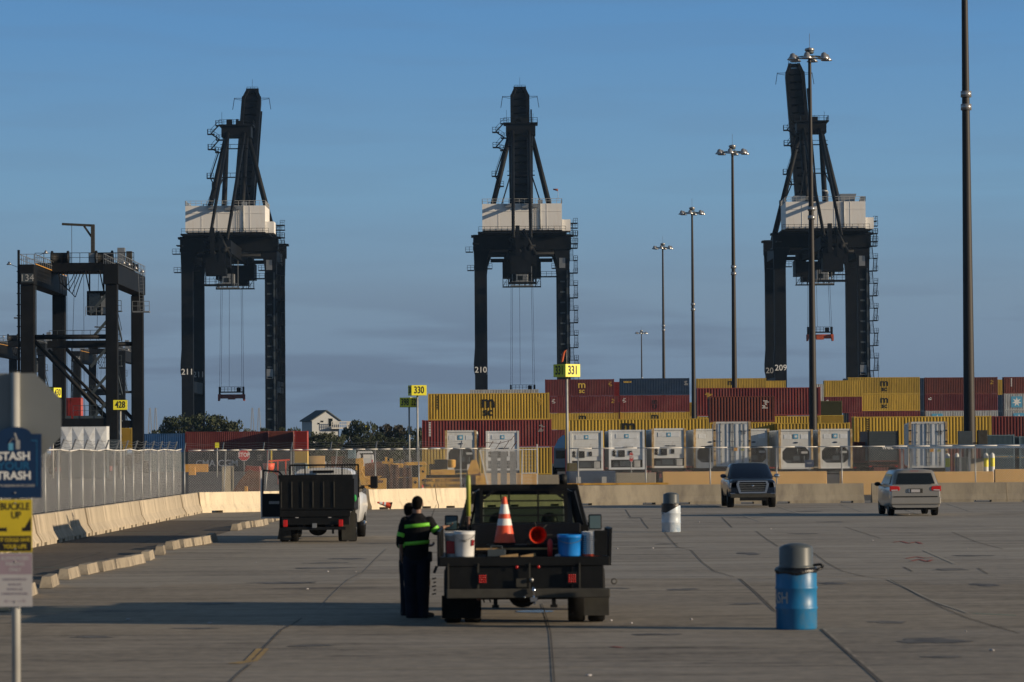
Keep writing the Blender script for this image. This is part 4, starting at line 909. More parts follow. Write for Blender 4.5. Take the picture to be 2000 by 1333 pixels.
    # stair tower along the right leg
    b = MB(); xa, xb = HS + 1.95, HS + 3.0; z = 3.0; k = 0
    while z < 57:
        xc = xa if k % 2 else xb; y0_, y1_ = (-1.2, 1.2) if k % 2 else (1.2, -1.2)
        for q in (-.42, .42): b.bar((xc + q, y0_, z), (xc + q, y1_, z + 3.0), .10, .22); b.bar((xc + q, y0_, z + 1.05), (xc + q, y1_, z + 4.05), .06)
        for q in range(9): b.bar((xc - .42, y0_ + (y1_ - y0_) * q / 9, z + 3.0 * q / 9 + .15), (xc + .42, y0_ + (y1_ - y0_) * q / 9, z + 3.0 * q / 9 + .15), .28, .07)
        b.box((xa - .5 if k % 2 else xb - .55, y1_ - .6, z + 2.95), (xb + .5, y1_ + .6, z + 3.10))
        handrail(b, [(xb - .5, -1.8, z + 3.1), (xb + .5, -1.8, z + 3.1)], 1.1, .08, .5); b.bar((xa - .5, 0, z + 3.0), (xb + .5, 0, z + 3.0), .16)
        if k % 2: b.box((xa - .5, -1.8, z + 2.95), (xb + .5, -1.0, z + 3.10)); b.bar((xb + .5, -1.8, z + 4.2), (xb + .5, 1.8, z + 4.2), .08)
        z += 3.1; k += 1
    b.bar((xb + .5, -.3, 3), (xb + .5, -.3, 24), .09)
    b.build('stair_tower', K, r)
    b = MB().box((HS - 1.1, -1.0, 47.6), (HS + .4, -.902, 50.1)); b.build('lift_door', 'rail', r)
    MB().box((HS - 1.1, -1.0, 20.5), (HS + .5, -.902, 22.9)).build('lift_door', 'rail', r)
    b = MB()
    for k in range(16): b.box((HS - .9, -1.0, 5 + k * 2.6), (HS + .3, -.92, 5.4 + k * 2.6))
    b.box((HS + .7, -1.25, 3), (HS + 1.1, -.92, 47)); b.build('lift_rack', 'cgrey', r)
    b = MB().box((4.9, 17, 46.2), (9.0, 18.2, 46.5)); handrail(b, [(4.9, 17, 46.5), (9.0, 17, 46.5)], 1.15, .09, 1.2); b.build('catwalk', K, r)
    for xa_, xb_, zz in ((-14.0, -12.1, 51.6), (-13.6, -11.9, 47.0), (7.4, 9.0, 47.4), (-9.0, -7.4, 47.4), (11.2, 14.0, 53.5), (11.2, 14.0, 55.5), (11.2, 14.0, 57.4)):
        b = MB().box((xa_, -1.5, zz), (xb_, .4, zz + .2)); handrail(b, [(xa_, -1.5, zz + .2), (xb_, -1.5, zz + .2)], 1.15, .09, .7); b.build('side_platform', K, r)
    # ropes and spreader
    y_s, zs = 6.0, spr; b = MB()
    for x_ in (-3.0, -2.6, 2.6, 3.0, -.6): b.bar((x_, y_s, zs + 3.4), (x_ * (.9 if abs(x_) > 1 else 1), 8, 46), .07)
    b.build('hoist_rope', K, r)
    sp = MB().box((-3.0, y_s - .7, zs + 1.9), (3.0, y_s + .7, zs + 2.2)); handrail(sp, [(-2.6, y_s - .7, zs + 2.2), (2.6, y_s - .7, zs + 2.2)], 1.15, .10, .8)
    sp.box((-3.2, y_s - .5, zs + 1.5), (-2.75, y_s + .5, zs + 3.4)); sp.box((2.75, y_s - .5, zs + 1.5), (3.2, y_s + .5, zs + 3.4)); sp.box((1.3, y_s - .5, zs + 2.2), (2.3, y_s + .5, zs + 3.2)); sp.build('head_block', K, r)
    c = 'spread2' if num == '209' else 'spread'
    sp = MB().box((-3.35, y_s - .6, zs + .45), (3.35, y_s + .6, zs + 1.48)); sp.box((-.9, y_s - .8, zs + .2), (.9, y_s + .8, zs + 1.49))
    for sx in (-1, 1): sp.prism([(sx * 3.35, zs + 1.5), (sx * 2.6, zs + 1.5), (sx * 2.9, zs + .3), (sx * 3.0, zs - .15), (sx * 3.35, zs - .15)], 'y', y_s - 1.2, y_s + 1.2)
    sp.build('spreader', c, r)
    return r
sts_crane('211', 'black ship crane numbered 211 with raised boom, leftmost of the three', 449, 850, (79, 100.5), 15.3)
sts_crane('210', 'black ship crane numbered 210 with raised boom, in the centre', 1022, 850, (79, 100.5), 15.3)
sts_crane('209', 'black ship crane numbered 209 with the steepest boom, behind the masts at right', 1608, 850, (76, 106.3), 29.3)
cw = P(1085, 372, 846)
ws = thing('windsock', 'small pale red windsock on the roof of the white machinery house of the centre crane', 'windsock', (P(1090, 395, 846).x, 846, 64.1))
MB().tube((0, 0, 0), (0, 0, 2.8), .05, n=5).build('pole', 'railw', ws); MB().tube((0, 0, 2.7), (-1.2, 0, 2.9), .32, .15, n=8).build('sock', 'spread', ws)

# ================================================================== RUBBER TYRED GANTRIES
def rtg(label, u_left, Y, sc=1.0, num='134', right=True):
    x0 = XG(u_left, Y); r = thing('yard_gantry', label, 'gantry crane', (x0, Y, 0), 0, 'rubber tyred gantry cranes')
    W_, D, Ht = 9.15, 25.7, 23.0; K = 'rtg'
    for x in (0, W_):
        for y in (0, D):
            lw = 1.5 if x == 0 else 1.3
            MB().box((x - lw / 2, y, 1.2), (x + lw / 2, y + 1.1, Ht - 2.2)).build('leg', K, r, bevel=.06)
            for q in (-.9, .9): MB().lathe([(.2, -.3), (.7, -.28), (.78, -.15), (.78, .15), (.7, .28), (.2, .3)], (x + q, y + .5, .78), 14, 'x').build('wheel', 'rubber', r)
        b = MB().box((x - .80, -.3, Ht - 2.2), (x + .80, D + 1.4, Ht)); g_ = b.build('main_girder', K, r, bevel=.05)
        b = MB(); handrail(b, [(x - .8, -.3, Ht), (x - .8, D, Ht)], 1.1, .06, 1.6); handrail(b, [(x + .9, -.3, Ht), (x + .9, D, Ht)], 1.1, .06, 1.6); handrail(b, [(x - .8, -.3, Ht), (x + .8, -.3, Ht)], 1.1, .06, .8); b.build('walkway_railing', 'rail', r)
        MB().bar((x + .9, 0, Ht + .05), (x + .9, D, Ht + .05), .10, .08).build('cable_tray', 'ochrep' if x == 0 else 'rail', r)
    for y in (0, D):
        b = MB().box((0.76, y + .1, 5.35), (W_ - .66, y + 1.0, 6.2)); b.box((.76, y + .2, .9), (W_ - .66, y + .9, 2.0)); b.build('sill_beam', K, r)
        b = MB().tube((.7, y + .5, 15.1), (W_ - .6, y + .5, 15.1), .26, n=8); b.build('cross_pipe', K, r)
        MB().tube((.7, y + .5, 14.7), (W_ - .6, y + .5, 6.3), .22, n=8).build('diagonal_brace', K, r)
    b = MB().box((.8, 10, 14.2), (W_ - .7, 10.9, 15.0)); b.tube((0.9, 10.4, 14.0), (W_ - .7, 10.4, 6.4), .17); b.build('mid_frame', K, r)
    MB().box((-.62, -.325, Ht - 1.95), (.70, -.302, Ht - 1.0)).build('number_plate', 'cgrey', r)
    text(num, 1.05, 'wht2', r, (.03, -.34, Ht - 1.5), name='number', depth=.01)
    # name board on the inner side of the right girder
    bd = MB().box((W_ - .86, .6, Ht - 1.75), (W_ - .81, 11.0, Ht - .45)).build('name_board', 'cgrey', r)
    t = text('PORT OF HOUSTON AUTHORITY', .95, 'wht', r, (W_ - .89, 5.8, Ht - 1.1), rot=(math.pi / 2, 0, -math.pi / 2), name='lettering', sx=.62, bold=.02)
    # trolley on top
    b = MB().box((-1.0, 13.5, Ht + .1), (W_ + 1, 14.3, Ht + .9)); b.box((-1.0, 17, Ht + .1), (W_ + 1, 17.8, Ht + .9)); b.box((.2, 13, Ht - .15), (W_ - .2, 18.3, Ht + .08))
    handrail(b, [(-1, 13.2, Ht + .9), (W_ + 1, 13.2, Ht + .9)], 1.1, .06, 1.0); b.build('trolley', K, r)
    for cx in (2.2, 7.2):
        MB().lathe([(0, -1), (.85, -1), (.85, -.8), (.6, -.8), (.6, .8), (.85, .8), (.85, 1), (0, 1)], (cx - .6, 15, Ht + 1.5), 16, 'x').build('hoist_drum', 'black', r)
    b = MB().box((4.9, 14.4, Ht + .9), (5.9, 15.4, Ht + 2.1)); b.build('motor_cabinet', 'rail', r); MB().box((8.2, 14, Ht + .9), (9.0, 15, Ht + 2.6)).build('motor_cabinet', 'rail', r); MB().box((9.2, 14, Ht + .9), (9.8, 15, Ht + 2.2)).build('motor_cabinet', 'flap', r)
    b = MB().bar((5.2, 16, Ht + .9), (5.2, 16, Ht + 5.3), .42); b.bar((5.4, 16, Ht + 5.25), (1.7, 16, Ht + 5.45), .34, .26); b.bar((5.1, 16, Ht + 3.9), (4.2, 16, Ht + 5.2), .22); b.bar((2.8, 16, Ht + 1), (2.8, 16, Ht + 5.3), .05); b.build('jib_crane', 'flap', r)
    b = MB().box((5.1, 11, Ht - 5.1), (7.2, 13, Ht - 2.4)); b.build('cab', K, r, bevel=.08)
    MB().box((5.35, 10.94, Ht - 4.9), (6.6, 10.995, Ht - 2.7)).build('cab_window', 'glass', r)
    b = MB().box((6.7, 10.9, Ht - 5.0), (7.22, 10.99, Ht - 3.0)); handrail(b, [(5.0, 10.8, Ht - 5.2), (7.4, 10.8, Ht - 5.2)], 1.0, .06, .6); b.build('cab_rail', 'rail', r)
    b = MB()
    for xx in (5.3, 6.9): b.bar((xx, 12, Ht - 2.4), (xx, 12, Ht), .16); b.bar((xx, 12, Ht - 2.4), (xx - .6, 13, Ht), .10)
    b.build('cab_hanger', K, r)
    b = MB()
    for i, xx in enumerate((1.7, 2.0, 2.5, 4.4, 6.1, 3.4)): b.bar((xx, 14, Ht), (xx + (0 if i < 4 else -.6), 14, 4.0 + (i % 3)), .04)
    b.build('hoist_rope', K, r)
    # access stairs between the right legs and ladders
    b = MB(); z = 3.0; k = 0
    while z < 19:
        y0_, y1_ = (3, 9) if k % 2 else (9, 3); xx = W_ + .1 - .9 * (k % 2)
        b.bar((xx, y0_, z), (xx, y1_, z + 3), .12, .35); b.bar((xx, y0_, z + 1.1), (xx, y1_, z + 4.1), .06); b.box((xx - .7, y1_ - .6, z + 2.9), (xx + .7, y1_ + .6, z + 3)); handrail(b, [(xx - .7, y1_ - .6, z + 3), (xx + .7, y1_ - .6, z + 3)], 1.1, .06, .7)
        b.bar((xx - 2.6, y1_, z), (xx, y1_, z + 3), .12, .3)
        z += 3; k += 1
    b.build('access_stair', 'cgrey', r)
    b = MB()
    for k in (0, .5): b.bar((W_ + 1.6 + k, 14, Ht - 4.6), (W_ + 1.4 + k, 14, Ht - .2), .06)
    for q in range(11): b.bar((W_ + 1.58, 14, Ht - 4.4 + q * .4), (W_ + 2.08, 14, Ht - 4.4 + q * .4), .04)
    b.box((W_ + .8, 13.4, Ht - 4.75), (W_ + 2.7, 14.6, Ht - 4.6)); handrail(b, [(W_ + .8, 13.4, Ht - 4.6), (W_ + 2.7, 13.4, Ht - 4.6)], 1.1, .06, .6); b.build('side_ladder', 'rail', r)
    b = MB().tube((-.95, .2, 8), (-.95, .2, Ht + 1.6), .14, n=6)
    for q in range(12): b.box((-1.15, .0, 9 + q * 1.2), (-.75, .3, 9.1 + q * 1.2))
    b.build('cable_mast', K, r)
    for i, (lx, ly, lz) in enumerate(((-2.0, .2, Ht + .1), (2.0, .2, Ht + 1.3), (W_ + 1.1, 2, Ht + .2), (W_ + 1.1, 7, Ht + .3), (W_ + 1.2, 13, Ht + .2), (W_ + 1.2, 20, Ht + .2), (2.9, 14, Ht + .0))):
        MB().lathe([(.05, .25), (.12, .15), (.30, -.12), (.01, -.10)], (lx, ly, lz), 10).build('flood_light', 'lampw', r)
        if i < 2: MB().bar((lx, ly, lz), (lx * .5, ly, lz - .4), .06).build('lamp_arm', 'rail', r)
    b = MB().box((W_ - 4.2, .1, 6.21), (W_ - 1.0, 1.6, 6.5)); handrail(b, [(W_ - 4.2, .1, 6.5), (W_ - 1.0, .1, 6.5)], 1.1, .05, .6); b.build('gangway', 'cgrey', r); b = MB(); handrail(b, [(1.0, 10.2, 15.05), (W_ - .8, 10.2, 15.05)], 1.1, .05, .9); handrail(b, [(W_ - 2.6, 10.2, 12.0), (W_ - .8, 10.2, 12.0)], 1.1, .05, .6); b.box((W_ - 2.6, 10.0, 11.85), (W_ - .8, 11, 12.0)); b.bar((W_ - 1.0, 10.3, 12), (W_ - 1.0, 10.3, 15.1), .1); b.build('gangway', 'cgrey', r)
    b = MB()
    for xx, yy in ((.85, .6), (W_ - .75, D + .4)):
        for q in (0, .42): b.bar((xx + q * .0, yy + q, 6.3), (xx, yy + q, Ht - 2.3), .05)
        for q in range(28): b.bar((xx, yy, 6.6 + q * .5), (xx, yy + .42, 6.6 + q * .5), .035)
    b.build('leg_ladder', 'cgrey', r)
    b = MB()
    for q in range(4): xx = 1.6 + q * .35; b.path([(xx, 13.2, Ht - .1), (xx + .25, 13.2, Ht - 1.4 - q * .3), (xx + .9, 13.2, Ht - 1.8 - q * .4), (xx + 1.6, 13.2, Ht - .9), (xx + 1.9, 13.2, Ht - .1)], .05, 5)
    b.build('festoon_cable', 'black', r)
    MB().box((W_ - .2, -1.6, 1.6), (W_ + 1.1, -.32, 3.9)).build('power_pack', 'cgrey', r, bevel=.05)
    b = MB()
    for q in range(5): b.box((.9 + q * 1.6, .05, 6.2), (1.5 + q * 1.6, .4, 6.5))
    b.build('sill_fitting', 'cgrey', r)
    return r
rt = rtg('nearest charcoal yard gantry numbered 134 with a name board on its right girder', 54, 371)
def far_rtg(u, Y, label):
    c = copy_tree(rt, label=label, loc=(XG(u, Y), Y, 0)); return c
far_rtg(150, 690, 'smaller distant charcoal gantry seen between the legs of the near one')
far_rtg(-14, 640, 'distant charcoal gantry at the left edge behind the bare sign back')

# ================================================================== HIGH MAST LIGHTS
def mast(u_top, v_top, u_bot, Y, h, label, r0=.40, ped=True):
    x = P(u_bot, 800, Y).x
    r = thing('light_mast', label, 'light mast', (x, Y, 0), 0, 'high mast lights receding in a row')
    b = MB(); n = 10; rings = []
    for i in range(n + 1):
        t = i / n; rr = r0 * (1 - .62 * t); z = 1.0 + (h - 1.6) * t; rings.append([(rr * math.cos(a * math.pi / 8), rr * math.sin(a * math.pi / 8), z) for a in range(16)])
    b.loft(rings); b.build('pole', 'pole', r)
    MB().lathe([(0, 0), (.75, 0), (.75, 1.0), (0, 1.0)], (0, 0, 0), 18).build('pedestal', 'conc2', r)
    b = MB(); k = 6; ring = [(1.05 * math.cos(a * math.pi / 8), 1.05 * math.sin(a * math.pi / 8), h - .75) for a in range(17)]
    b.path(ring, .05, 5)
    for i in range(k):
        a = 2 * math.pi * i / k + .3; b.bar((0, 0, h - .6), (1.1 * math.cos(a), 1.1 * math.sin(a), h - .75), .07)
    b.lathe([(.28, -.1), (.38, .0), (.30, .22), (.05, .3)], (0, 0, h - .35), 12); b.lathe([(.25, 0), (.25, .3)], (0, 0, h - .9), 10)
    b.build('lamp_ring', 'cgrey', r)
    for i in range(k):
        a = 2 * math.pi * i / k + .3; c = (1.55 * math.cos(a), 1.35 * math.sin(a), h - .78)
        MB().lathe([(.04, .36), (.20, .28), (.28, .05), (.50, -.20), (.48, -.22), (.02, -.12)], c, 12).build('lamp_head', 'lampw', r)
    MB().lathe([(.05, 0), (.42, .02), (.40, .20), (.05, .30)], (0, 0, h - .20), 14).build('mast_cap', 'lampw', r)
    zc = h * .60
    for q in (0, .75): MB().lathe([(.1, .0), (r0 * .63 + .09, .0), (r0 * .63 + .09, .35), (.1, .35)], (0.02, 0, zc + q), 12).build('collar', 'lampw', r)
    b = MB().bar((0, 0, h), (0, 0, h + 1.3), .035); b.build('lightning_rod', 'rail', r)
    return r
HM = 36.6
mast(1886, 0, 1893, 197, HM, 'nearest and thickest light mast, cut by the top of the photo', .355)
mast(1580, 95, 1588, 291, HM, 'tall light mast in front of the ship crane at right', .355)
mast(1430, 283, 1435, 384, HM, 'light mast third from the right, rising above the large dark red container', .355)
mast(1350, 408, 1355, 483, HM, 'light mast fourth from the right, between the blue and yellow containers', .355)
mast(1293, 485, 1297, 604, HM + 2.2, 'thin light mast above the dark blue container, fifth from the right', .355)
mast(1252, 645, 1254, 985, HM, 'smallest and farthest light mast above the dark blue container', .355)
b_ = thing('electric_cabinet', 'pair of grey electric cabinets on the nearest mast', 'cabinet', (P(1893, 870, 197).x, 196.2, 0))
MB().box((-.75, -.35, 2.62), (.05, .1, 3.40)).build('cabinet_box', 'cgrey', b_, bevel=.02); MB().box((.35, -.35, 2.62), (.9, .1, 3.44)).build('cabinet_box', 'flap', b_, bevel=.02)
b = MB().bar((-.35, 0, 0), (-.35, 0, 2.62), .12); b.bar((.6, 0, 0), (.6, 0, 2.62), .12); b.bar((-.7, .05, 2.7), (.9, .05, 2.7), .08); b.build('stand', 'cgrey', b_)

# ================================================================== ROW SIGNS
def row_sign(u, v0, v1, Y, side, phi, label, left, right, pu=None, poleh=None, m='signy'):
    s = FPX / Y; c = P(u, (v0 + v1) / 2, Y); h = (v1 - v0) / s
    r = thing('row_sign', label, 'sign', (c.x, Y, 0), 0, 'yellow box signs on poles')
    Rm = Matrix.Rotation(phi, 4, 'Z'); a = side / 2
    b = MB(); b.T = Matrix.Translation((0, 0, c.z)) @ Rm; b.box((-a, -a, -h / 2), (a, a, h / 2)); b.build('sign_box', m, r, bevel=.01)
    MB().tube((0, 0, 0), (0, 0, c.z - h / 2), .085, n=10).build('pole', 'railw', r)
    for sgn, tx in ((0, right), (-1, left)):
        if not tx: continue
        ang = phi + sgn * math.pi / 2; nr = Vector((math.sin(ang), -math.cos(ang), 0))
        text(tx, h * .95, 'blk', r, nr * (a + .012) + Vector((0, 0, c.z)), rot=(math.pi / 2, 0, ang), name='number', sx=.72 if len(tx) == 3 else .7, bold=.018, depth=.004)
    return r
row_sign(1107, 712, 737, 240, 1.34, RAD(39), 'yellow box sign reading 331 on two faces, on a tall pole', '331', '331')
row_sign(815, 753, 773, 310, 1.40, RAD(15), 'yellow box sign reading 330 in bold digits', '330', '330')
row_sign(799, 777, 796, 345, 1.36, RAD(54), 'dull yellow box sign reading 398, half behind the 330 sign', '398', '329')
row_sign(235, 782, 801, 322, 1.32, RAD(6), 'yellow box sign reading 428 in front of the gantry leg', '428', '428')
row_sign(103, 758, 777, 335, 1.2, RAD(60), 'yellow box sign reading 430 peeking past the bare sign back', '430', '430')
row_sign(717, 832, 840, 760, 1.15, RAD(5), 'tiny distant pale yellow sign in front of the far trees', '', '40')
wsk = thing('windsock', 'faded red windsock drooping from the pole on top of the 331 sign', 'windsock', (P(1107, 712, 240).x, 240, P(1107, 712, 240).z))
MB().tube((0, 0, -.2), (0, 0, 1.05), .02, n=5).build('pole', 'railw', wsk)
b = MB(); b.loft([[(cx + rr * math.cos(a), rr * math.sin(a) * .9, z + rr * .6 * math.cos(a)) for a in [2 * math.pi * i / 10 for i in range(10)]] for cx, z, rr in ((.02, 1.02, .15), (-.10, .98, .15), (-.22, .80, .13), (-.28, .50, .11), (-.34, .15, .09))]); b.build('sock', 'spread2', wsk)
# ================================================================== FAR HOUSE, TREES, BRIDGE
hp = P(636, 860, 640); hs_ = thing('house', 'pale grey gabled house on stilts with a balcony among the far trees', 'house', (hp.x, 640, 0), RAD(24))
b = MB().box((-2.7, 0, 3.6), (2.7, 5.4, 8.3)); b.prism([(-2.7, 8.3), (2.7, 8.3), (0.2, 9.9)], 'y', 0, 5.4); b.build('wall', 'siding', hs_)
b = MB()
for sx in (-1, 1): b.add([(sx * 3.05, -.3, 8.0), (0.2, -.3, 9.95), (0.2, 5.7, 9.95), (sx * 3.05, 5.7, 8.0), (sx * 3.05, -.3, 8.2), (0.2, -.3, 10.15), (0.2, 5.7, 10.15), (sx * 3.05, 5.7, 8.2)], [(0, 1, 2, 3), (4, 5, 6, 7), (0, 1, 5, 4), (1, 2, 6, 5), (2, 3, 7, 6), (3, 0, 4, 7)])
b.build('roof', 'roofm', hs_)
for i, (x, z, w, h) in enumerate(((1.0, 7.8, .40, 1.5), (-.7, 8.0, .25, .3), (-1.4, 7.6, .2, .3))):
    f = MB().box((x - w - .06, -.05, z - h / 2 - .06), (x + w + .06, -.003, z + h / 2 + .06)).build('window', 'siding', hs_); MB().box((x - w, -.07, z - h / 2), (x + w, -.052, z + h / 2)).build('pane', 'glass', f)
b = MB().box((.6, -1.6, 6.6), (4.4, -.01, 6.85)); handrail(b, [(.6, -1.6, 6.85), (4.4, -1.6, 6.85)], 1.1, .10, .35); handrail(b, [(4.4, -1.6, 6.85), (4.4, 0, 6.85)], 1.1, .10, .4); b.build('balcony', 'railw', hs_)
b = MB(); [b.box((x - .12, y - .12, 0), (x + .12, y + .12, 3.6)) for x in (-2.5, 0, 2.5) for y in (.3, 5.1)]; b.box((4.2, -1.5, 0), (4.35, -1.35, 6.6)); b.build('stilt', 'siding', hs_)

def tree_proto(seed, m, n=1500, wide=1.0):
    rr = random.Random(seed); r = thing('tree', '', 'tree', (0, 0, 0))
    b = MB(); b.loft([[(.18 * (1 - .12 * i) * math.cos(a), .18 * (1 - .12 * i) * math.sin(a), z) for a in [math.pi * k / 4 for k in range(8)]] for i, z in enumerate((0, .8, 1.8, 3.0))])
    tips = []
    for k in range(9):
        a = rr.uniform(0, 6.28); q = Vector((math.cos(a) * rr.uniform(1.0, 2.4) * wide, math.sin(a) * rr.uniform(1, 2.0), rr.uniform(2.6, 5.0))); z = rr.uniform(.8, 2.4)
        b.tube((0, 0, z), q, .09, .03, n=5); tips.append(q)
    b.build('trunk', 'bark', r)
    cl = [(Vector((rr.gauss(0, 1.25) * wide, rr.gauss(0, 1.0), rr.uniform(1.0, 5.2))), rr.uniform(.55, 1.15)) for _ in range(30)] + [(t, .8) for t in tips]
    cl = [(c, s * (1 - max(0, c.z - 3.5) * .12)) for c, s in cl]
    b = MB()
    for _ in range(n):
        c, s = rr.choice(cl); d = Vector((rr.gauss(0, 1), rr.gauss(0, 1), rr.gauss(0, 1))).normalized() * s * rr.uniform(.55, 1.0); d.z *= .8
        p = c + d; sz = rr.uniform(.13, .26); u_ = Vector((rr.gauss(0, 1), rr.gauss(0, 1), rr.gauss(0, .6))).normalized(); w_ = u_.cross(Vector((rr.gauss(0, 1), rr.gauss(0, 1), rr.gauss(0, 1)))).normalized()
        b.add([p - u_ * sz, p + w_ * sz * .6, p + u_ * sz, p - w_ * sz * .6], [(0, 1, 2, 3)])
    b.build('crown', m, r, fixn=False); return r
protos = [tree_proto(11, 'leafa', 2600), tree_proto(12, 'leafb', 2600, 1.2), tree_proto(13, 'leafc', 2400, 1.15), tree_proto(14, 'leafa', 2400, 1.3)]
trees = [(300, 834, 40, 556, 0, 'low dark tree at the far left beside the gantry leg'), (330, 806, 46, 560, 0, 'rounded dark tree left of the 211 crane leg'), (352, 802, 50, 565, 3, 'tall dark tree partly behind the 211 crane leg'),
         (392, 799, 56, 556, 3, 'highest tree of the left clump, right of the crane leg'), (425, 802, 56, 560, 0, 'broad dark green tree of the left clump below the hanging spreader'), (448, 815, 46, 555, 1, 'olive tree on the right slope of the left clump'), (466, 832, 40, 556, 1, 'low olive tree ending the left clump'),
         (492, 835, 34, 560, 0, 'low dark tree under the pale bridge towers'), (514, 829, 30, 560, 0, 'small dark tree left of the right crane leg'), (548, 828, 28, 566, 0, 'small tree just right of the 211 crane legs'), (572, 829, 30, 560, 3, 'small round tree left of the stilt house'),
         (612, 843, 40, 548, 1, 'pale olive tree in front of the stilt house'), (634, 839, 34, 545, 1, 'light olive tree covering the house wall'), (655, 845, 36, 548, 1, 'low olive tree right under the balcony'), (692, 813, 50, 552, 0, 'rounded dark tree right of the stilt house'), (714, 818, 40, 550, 3, 'dark tree behind the tiny pale sign'),
         (738, 838, 34, 552, 0, 'low dark tree in the dip right of the tiny sign'), (757, 822, 44, 558, 2, 'brownish green tree left of the 398 sign'), (782, 824, 44, 555, 2, 'brownish tree behind the 398 sign pole'), (806, 832, 40, 552, 3, 'dark tree between the 398 and 330 poles'), (828, 822, 36, 560, 0, 'dark tree touching the dark red container'),
         (640, 852, 60, 530, 3, 'wide low thicket tree behind the back fence, left part'), (700, 850, 64, 532, 0, 'wide low thicket tree behind the white van'), (765, 850, 64, 530, 0, 'wide low thicket tree behind the yellow machines'), (815, 856, 50, 533, 3, 'wide low thicket tree left of the lowest yellow container'), (598, 856, 40, 531, 0, 'low thicket tree right of the bright red container')]
used = set()
for u, v, w, Y, k, lab in trees:
    h = P(u, v, Y).z; pr = protos[k]
    o = pr if k not in used else copy_tree(pr)
    used.add(k); o.location = (P(u, 870, Y).x, Y, -.02); wm_ = w * Y / FPX
    o.scale = (wm_ / 5.0, wm_ / 5.0, h / 6.0); o.rotation_euler = (0, 0, rs.uniform(-.5, .5)); o['label'] = lab; o['group'] = 'trees beyond the yard'
for i, (u, l) in enumerate(((293, 'first'), (304, 'second'), (493, 'third'), (506, 'fourth'))):
    Y = 7000; c = P(u, 860, Y); h = P(u, 797, Y).z
    r = thing('bridge_tower', f'very pale distant bridge tower on the horizon, {l} from the left', 'bridge tower', (c.x, Y, 0), 0, 'pale bridge towers on the horizon')
    b = MB(); w = 5.0
    for sx in (-1, 1): b.bar((sx * 5.4, 0, 0), (sx * .8, 0, h), w * .55, w, w * .35, w * .5)
    b.build('tower_leg', 'tower', r); MB().box((-4, -1, h * .25), (4, 1, h * .28)).build('cross_beam', 'tower', r)

# ================================================================== YARD CLUTTER
def block(u0, u1, v0, Y, m, name, label, cat, group=None, d=.6, h=None, taper=.0):
    a = P(u0, v0, Y); c = P(u1, v0, Y); z = a.z; w = c.x - a.x; o = thing(name, label, cat, ((a.x + c.x) / 2, Y, 0), 0, group) if False else None
    b = MB(); t = taper * w
    b.add([(-w / 2, 0, 0), (w / 2, 0, 0), (w / 2, d, 0), (-w / 2, d, 0), (-w / 2 + t, d * .15, z), (w / 2 - t, d * .15, z), (w / 2 - t, d * .85, z), (-w / 2 + t, d * .85, z)], [(0, 3, 2, 1), (4, 5, 6, 7), (0, 1, 5, 4), (1, 2, 6, 5), (2, 3, 7, 6), (3, 0, 4, 7)])
    o = b.build(name, m, bevel=.03); o.location = ((a.x + c.x) / 2, Y, 0); tag(o, label, cat, group); return o
gw = 'low ochre concrete walls at the right'
for i, (u0, u1, v, l) in enumerate(((1294, 1452, 922, 'left of the blue pickup'), (1454, 1615, 922, 'directly behind the blue pickup'), (1641, 1799, 921, 'left behind the silver minivan'), (1801, 1941, 922, 'right behind the silver minivan'), (1943, 2060, 917, 'brighter one at the right edge'))):
    block(u0, u1, v, 180, 'ochre', 'concrete_wall', 'low ochre painted concrete wall, ' + l, 'wall', gw, d=.5)
block(1203, 1281, 924, 178, 'conc2', 'concrete_wall', 'grey concrete block between the dark blue box and the ochre wall', 'wall', d=.5)
block(1048, 1104, 928, 180, 'conc2', 'concrete_wall', 'dim grey concrete block left of the dark blue box', 'wall', d=.5)
block(935, 1048, 925, 186, 'ochre', 'concrete_wall', 'ochre wall piece seen through the leaning gate', 'wall', d=.5)
o = block(1106, 1202, 921, 174, 'navy', 'steel_box', 'long dark blue steel box lying behind the fence', 'box', d=1.2)
for u in (1130, 1180): MB().box((P(u, 930, 174).x - o.location.x - .12, -.008, .75), (P(u, 930, 174).x - o.location.x + .12, .02, 1.1)).build('label_plate', 'railw', o)
o = MB().bar((0, 0, 0), (4.6, 0, 0), .12, .09).build('steel_beam', 'yelsteel'); o.location = (XG(1108, 155.6), 155.3, .925); tag(o, 'thin yellow steel beam lying along the top of the grey barrier', 'beam')
o = block(1104, 1131, 905, 226, 'ochrep', 'footing_block', 'yellow tan block at the foot of the 331 sign pole', 'block', d=.9, taper=.15)
# canopy with bollards
cx0, cx1 = P(1757, 876, 190).x, P(2060, 876, 190).x
cn = thing('canopy', 'long low blue grey canopy roof on thin posts at the right edge', 'canopy', ((cx0 + cx1) / 2, 190, 0)); w = (cx1 - cx0) / 2
b = MB().box((-w, 0, 2.42), (w, 3.0, 2.62)); b.box((-w, -.03, 2.40), (w, -.002, 2.46)); b.build('roof', 'canopy', cn)
for u in (1763, 1780, 1877, 1895): MB().bar((P(u, 900, 190).x - cn.location.x, .3, 0), (P(u, 900, 190).x - cn.location.x, .3, 2.42), .12).build('post', 'rail', cn)
for i, u in enumerate((1851, 1878, 1926, 1948)):
    r = thing('bollard', f'cream bollard with yellow band under the canopy, {ORD[i]} from the left', 'bollard', (P(u, 900, 194).x, 194 + (i % 2) * 2, 0), 0, 'bollards under the canopy')
    MB().lathe([(.13, 0), (.13, 1.95), (.10, 2.08), (.03, 2.14), (.001, 2.15)], n=14).build('post', 'reefer', r); MB().lathe([(.137, 1.35), (.137, 1.85)], n=14).build('band', 'signy', r)
block(1893, 1921, 896, 193, 'conc', 'concrete_block', 'tan concrete block between the bollards', 'block', d=.8)
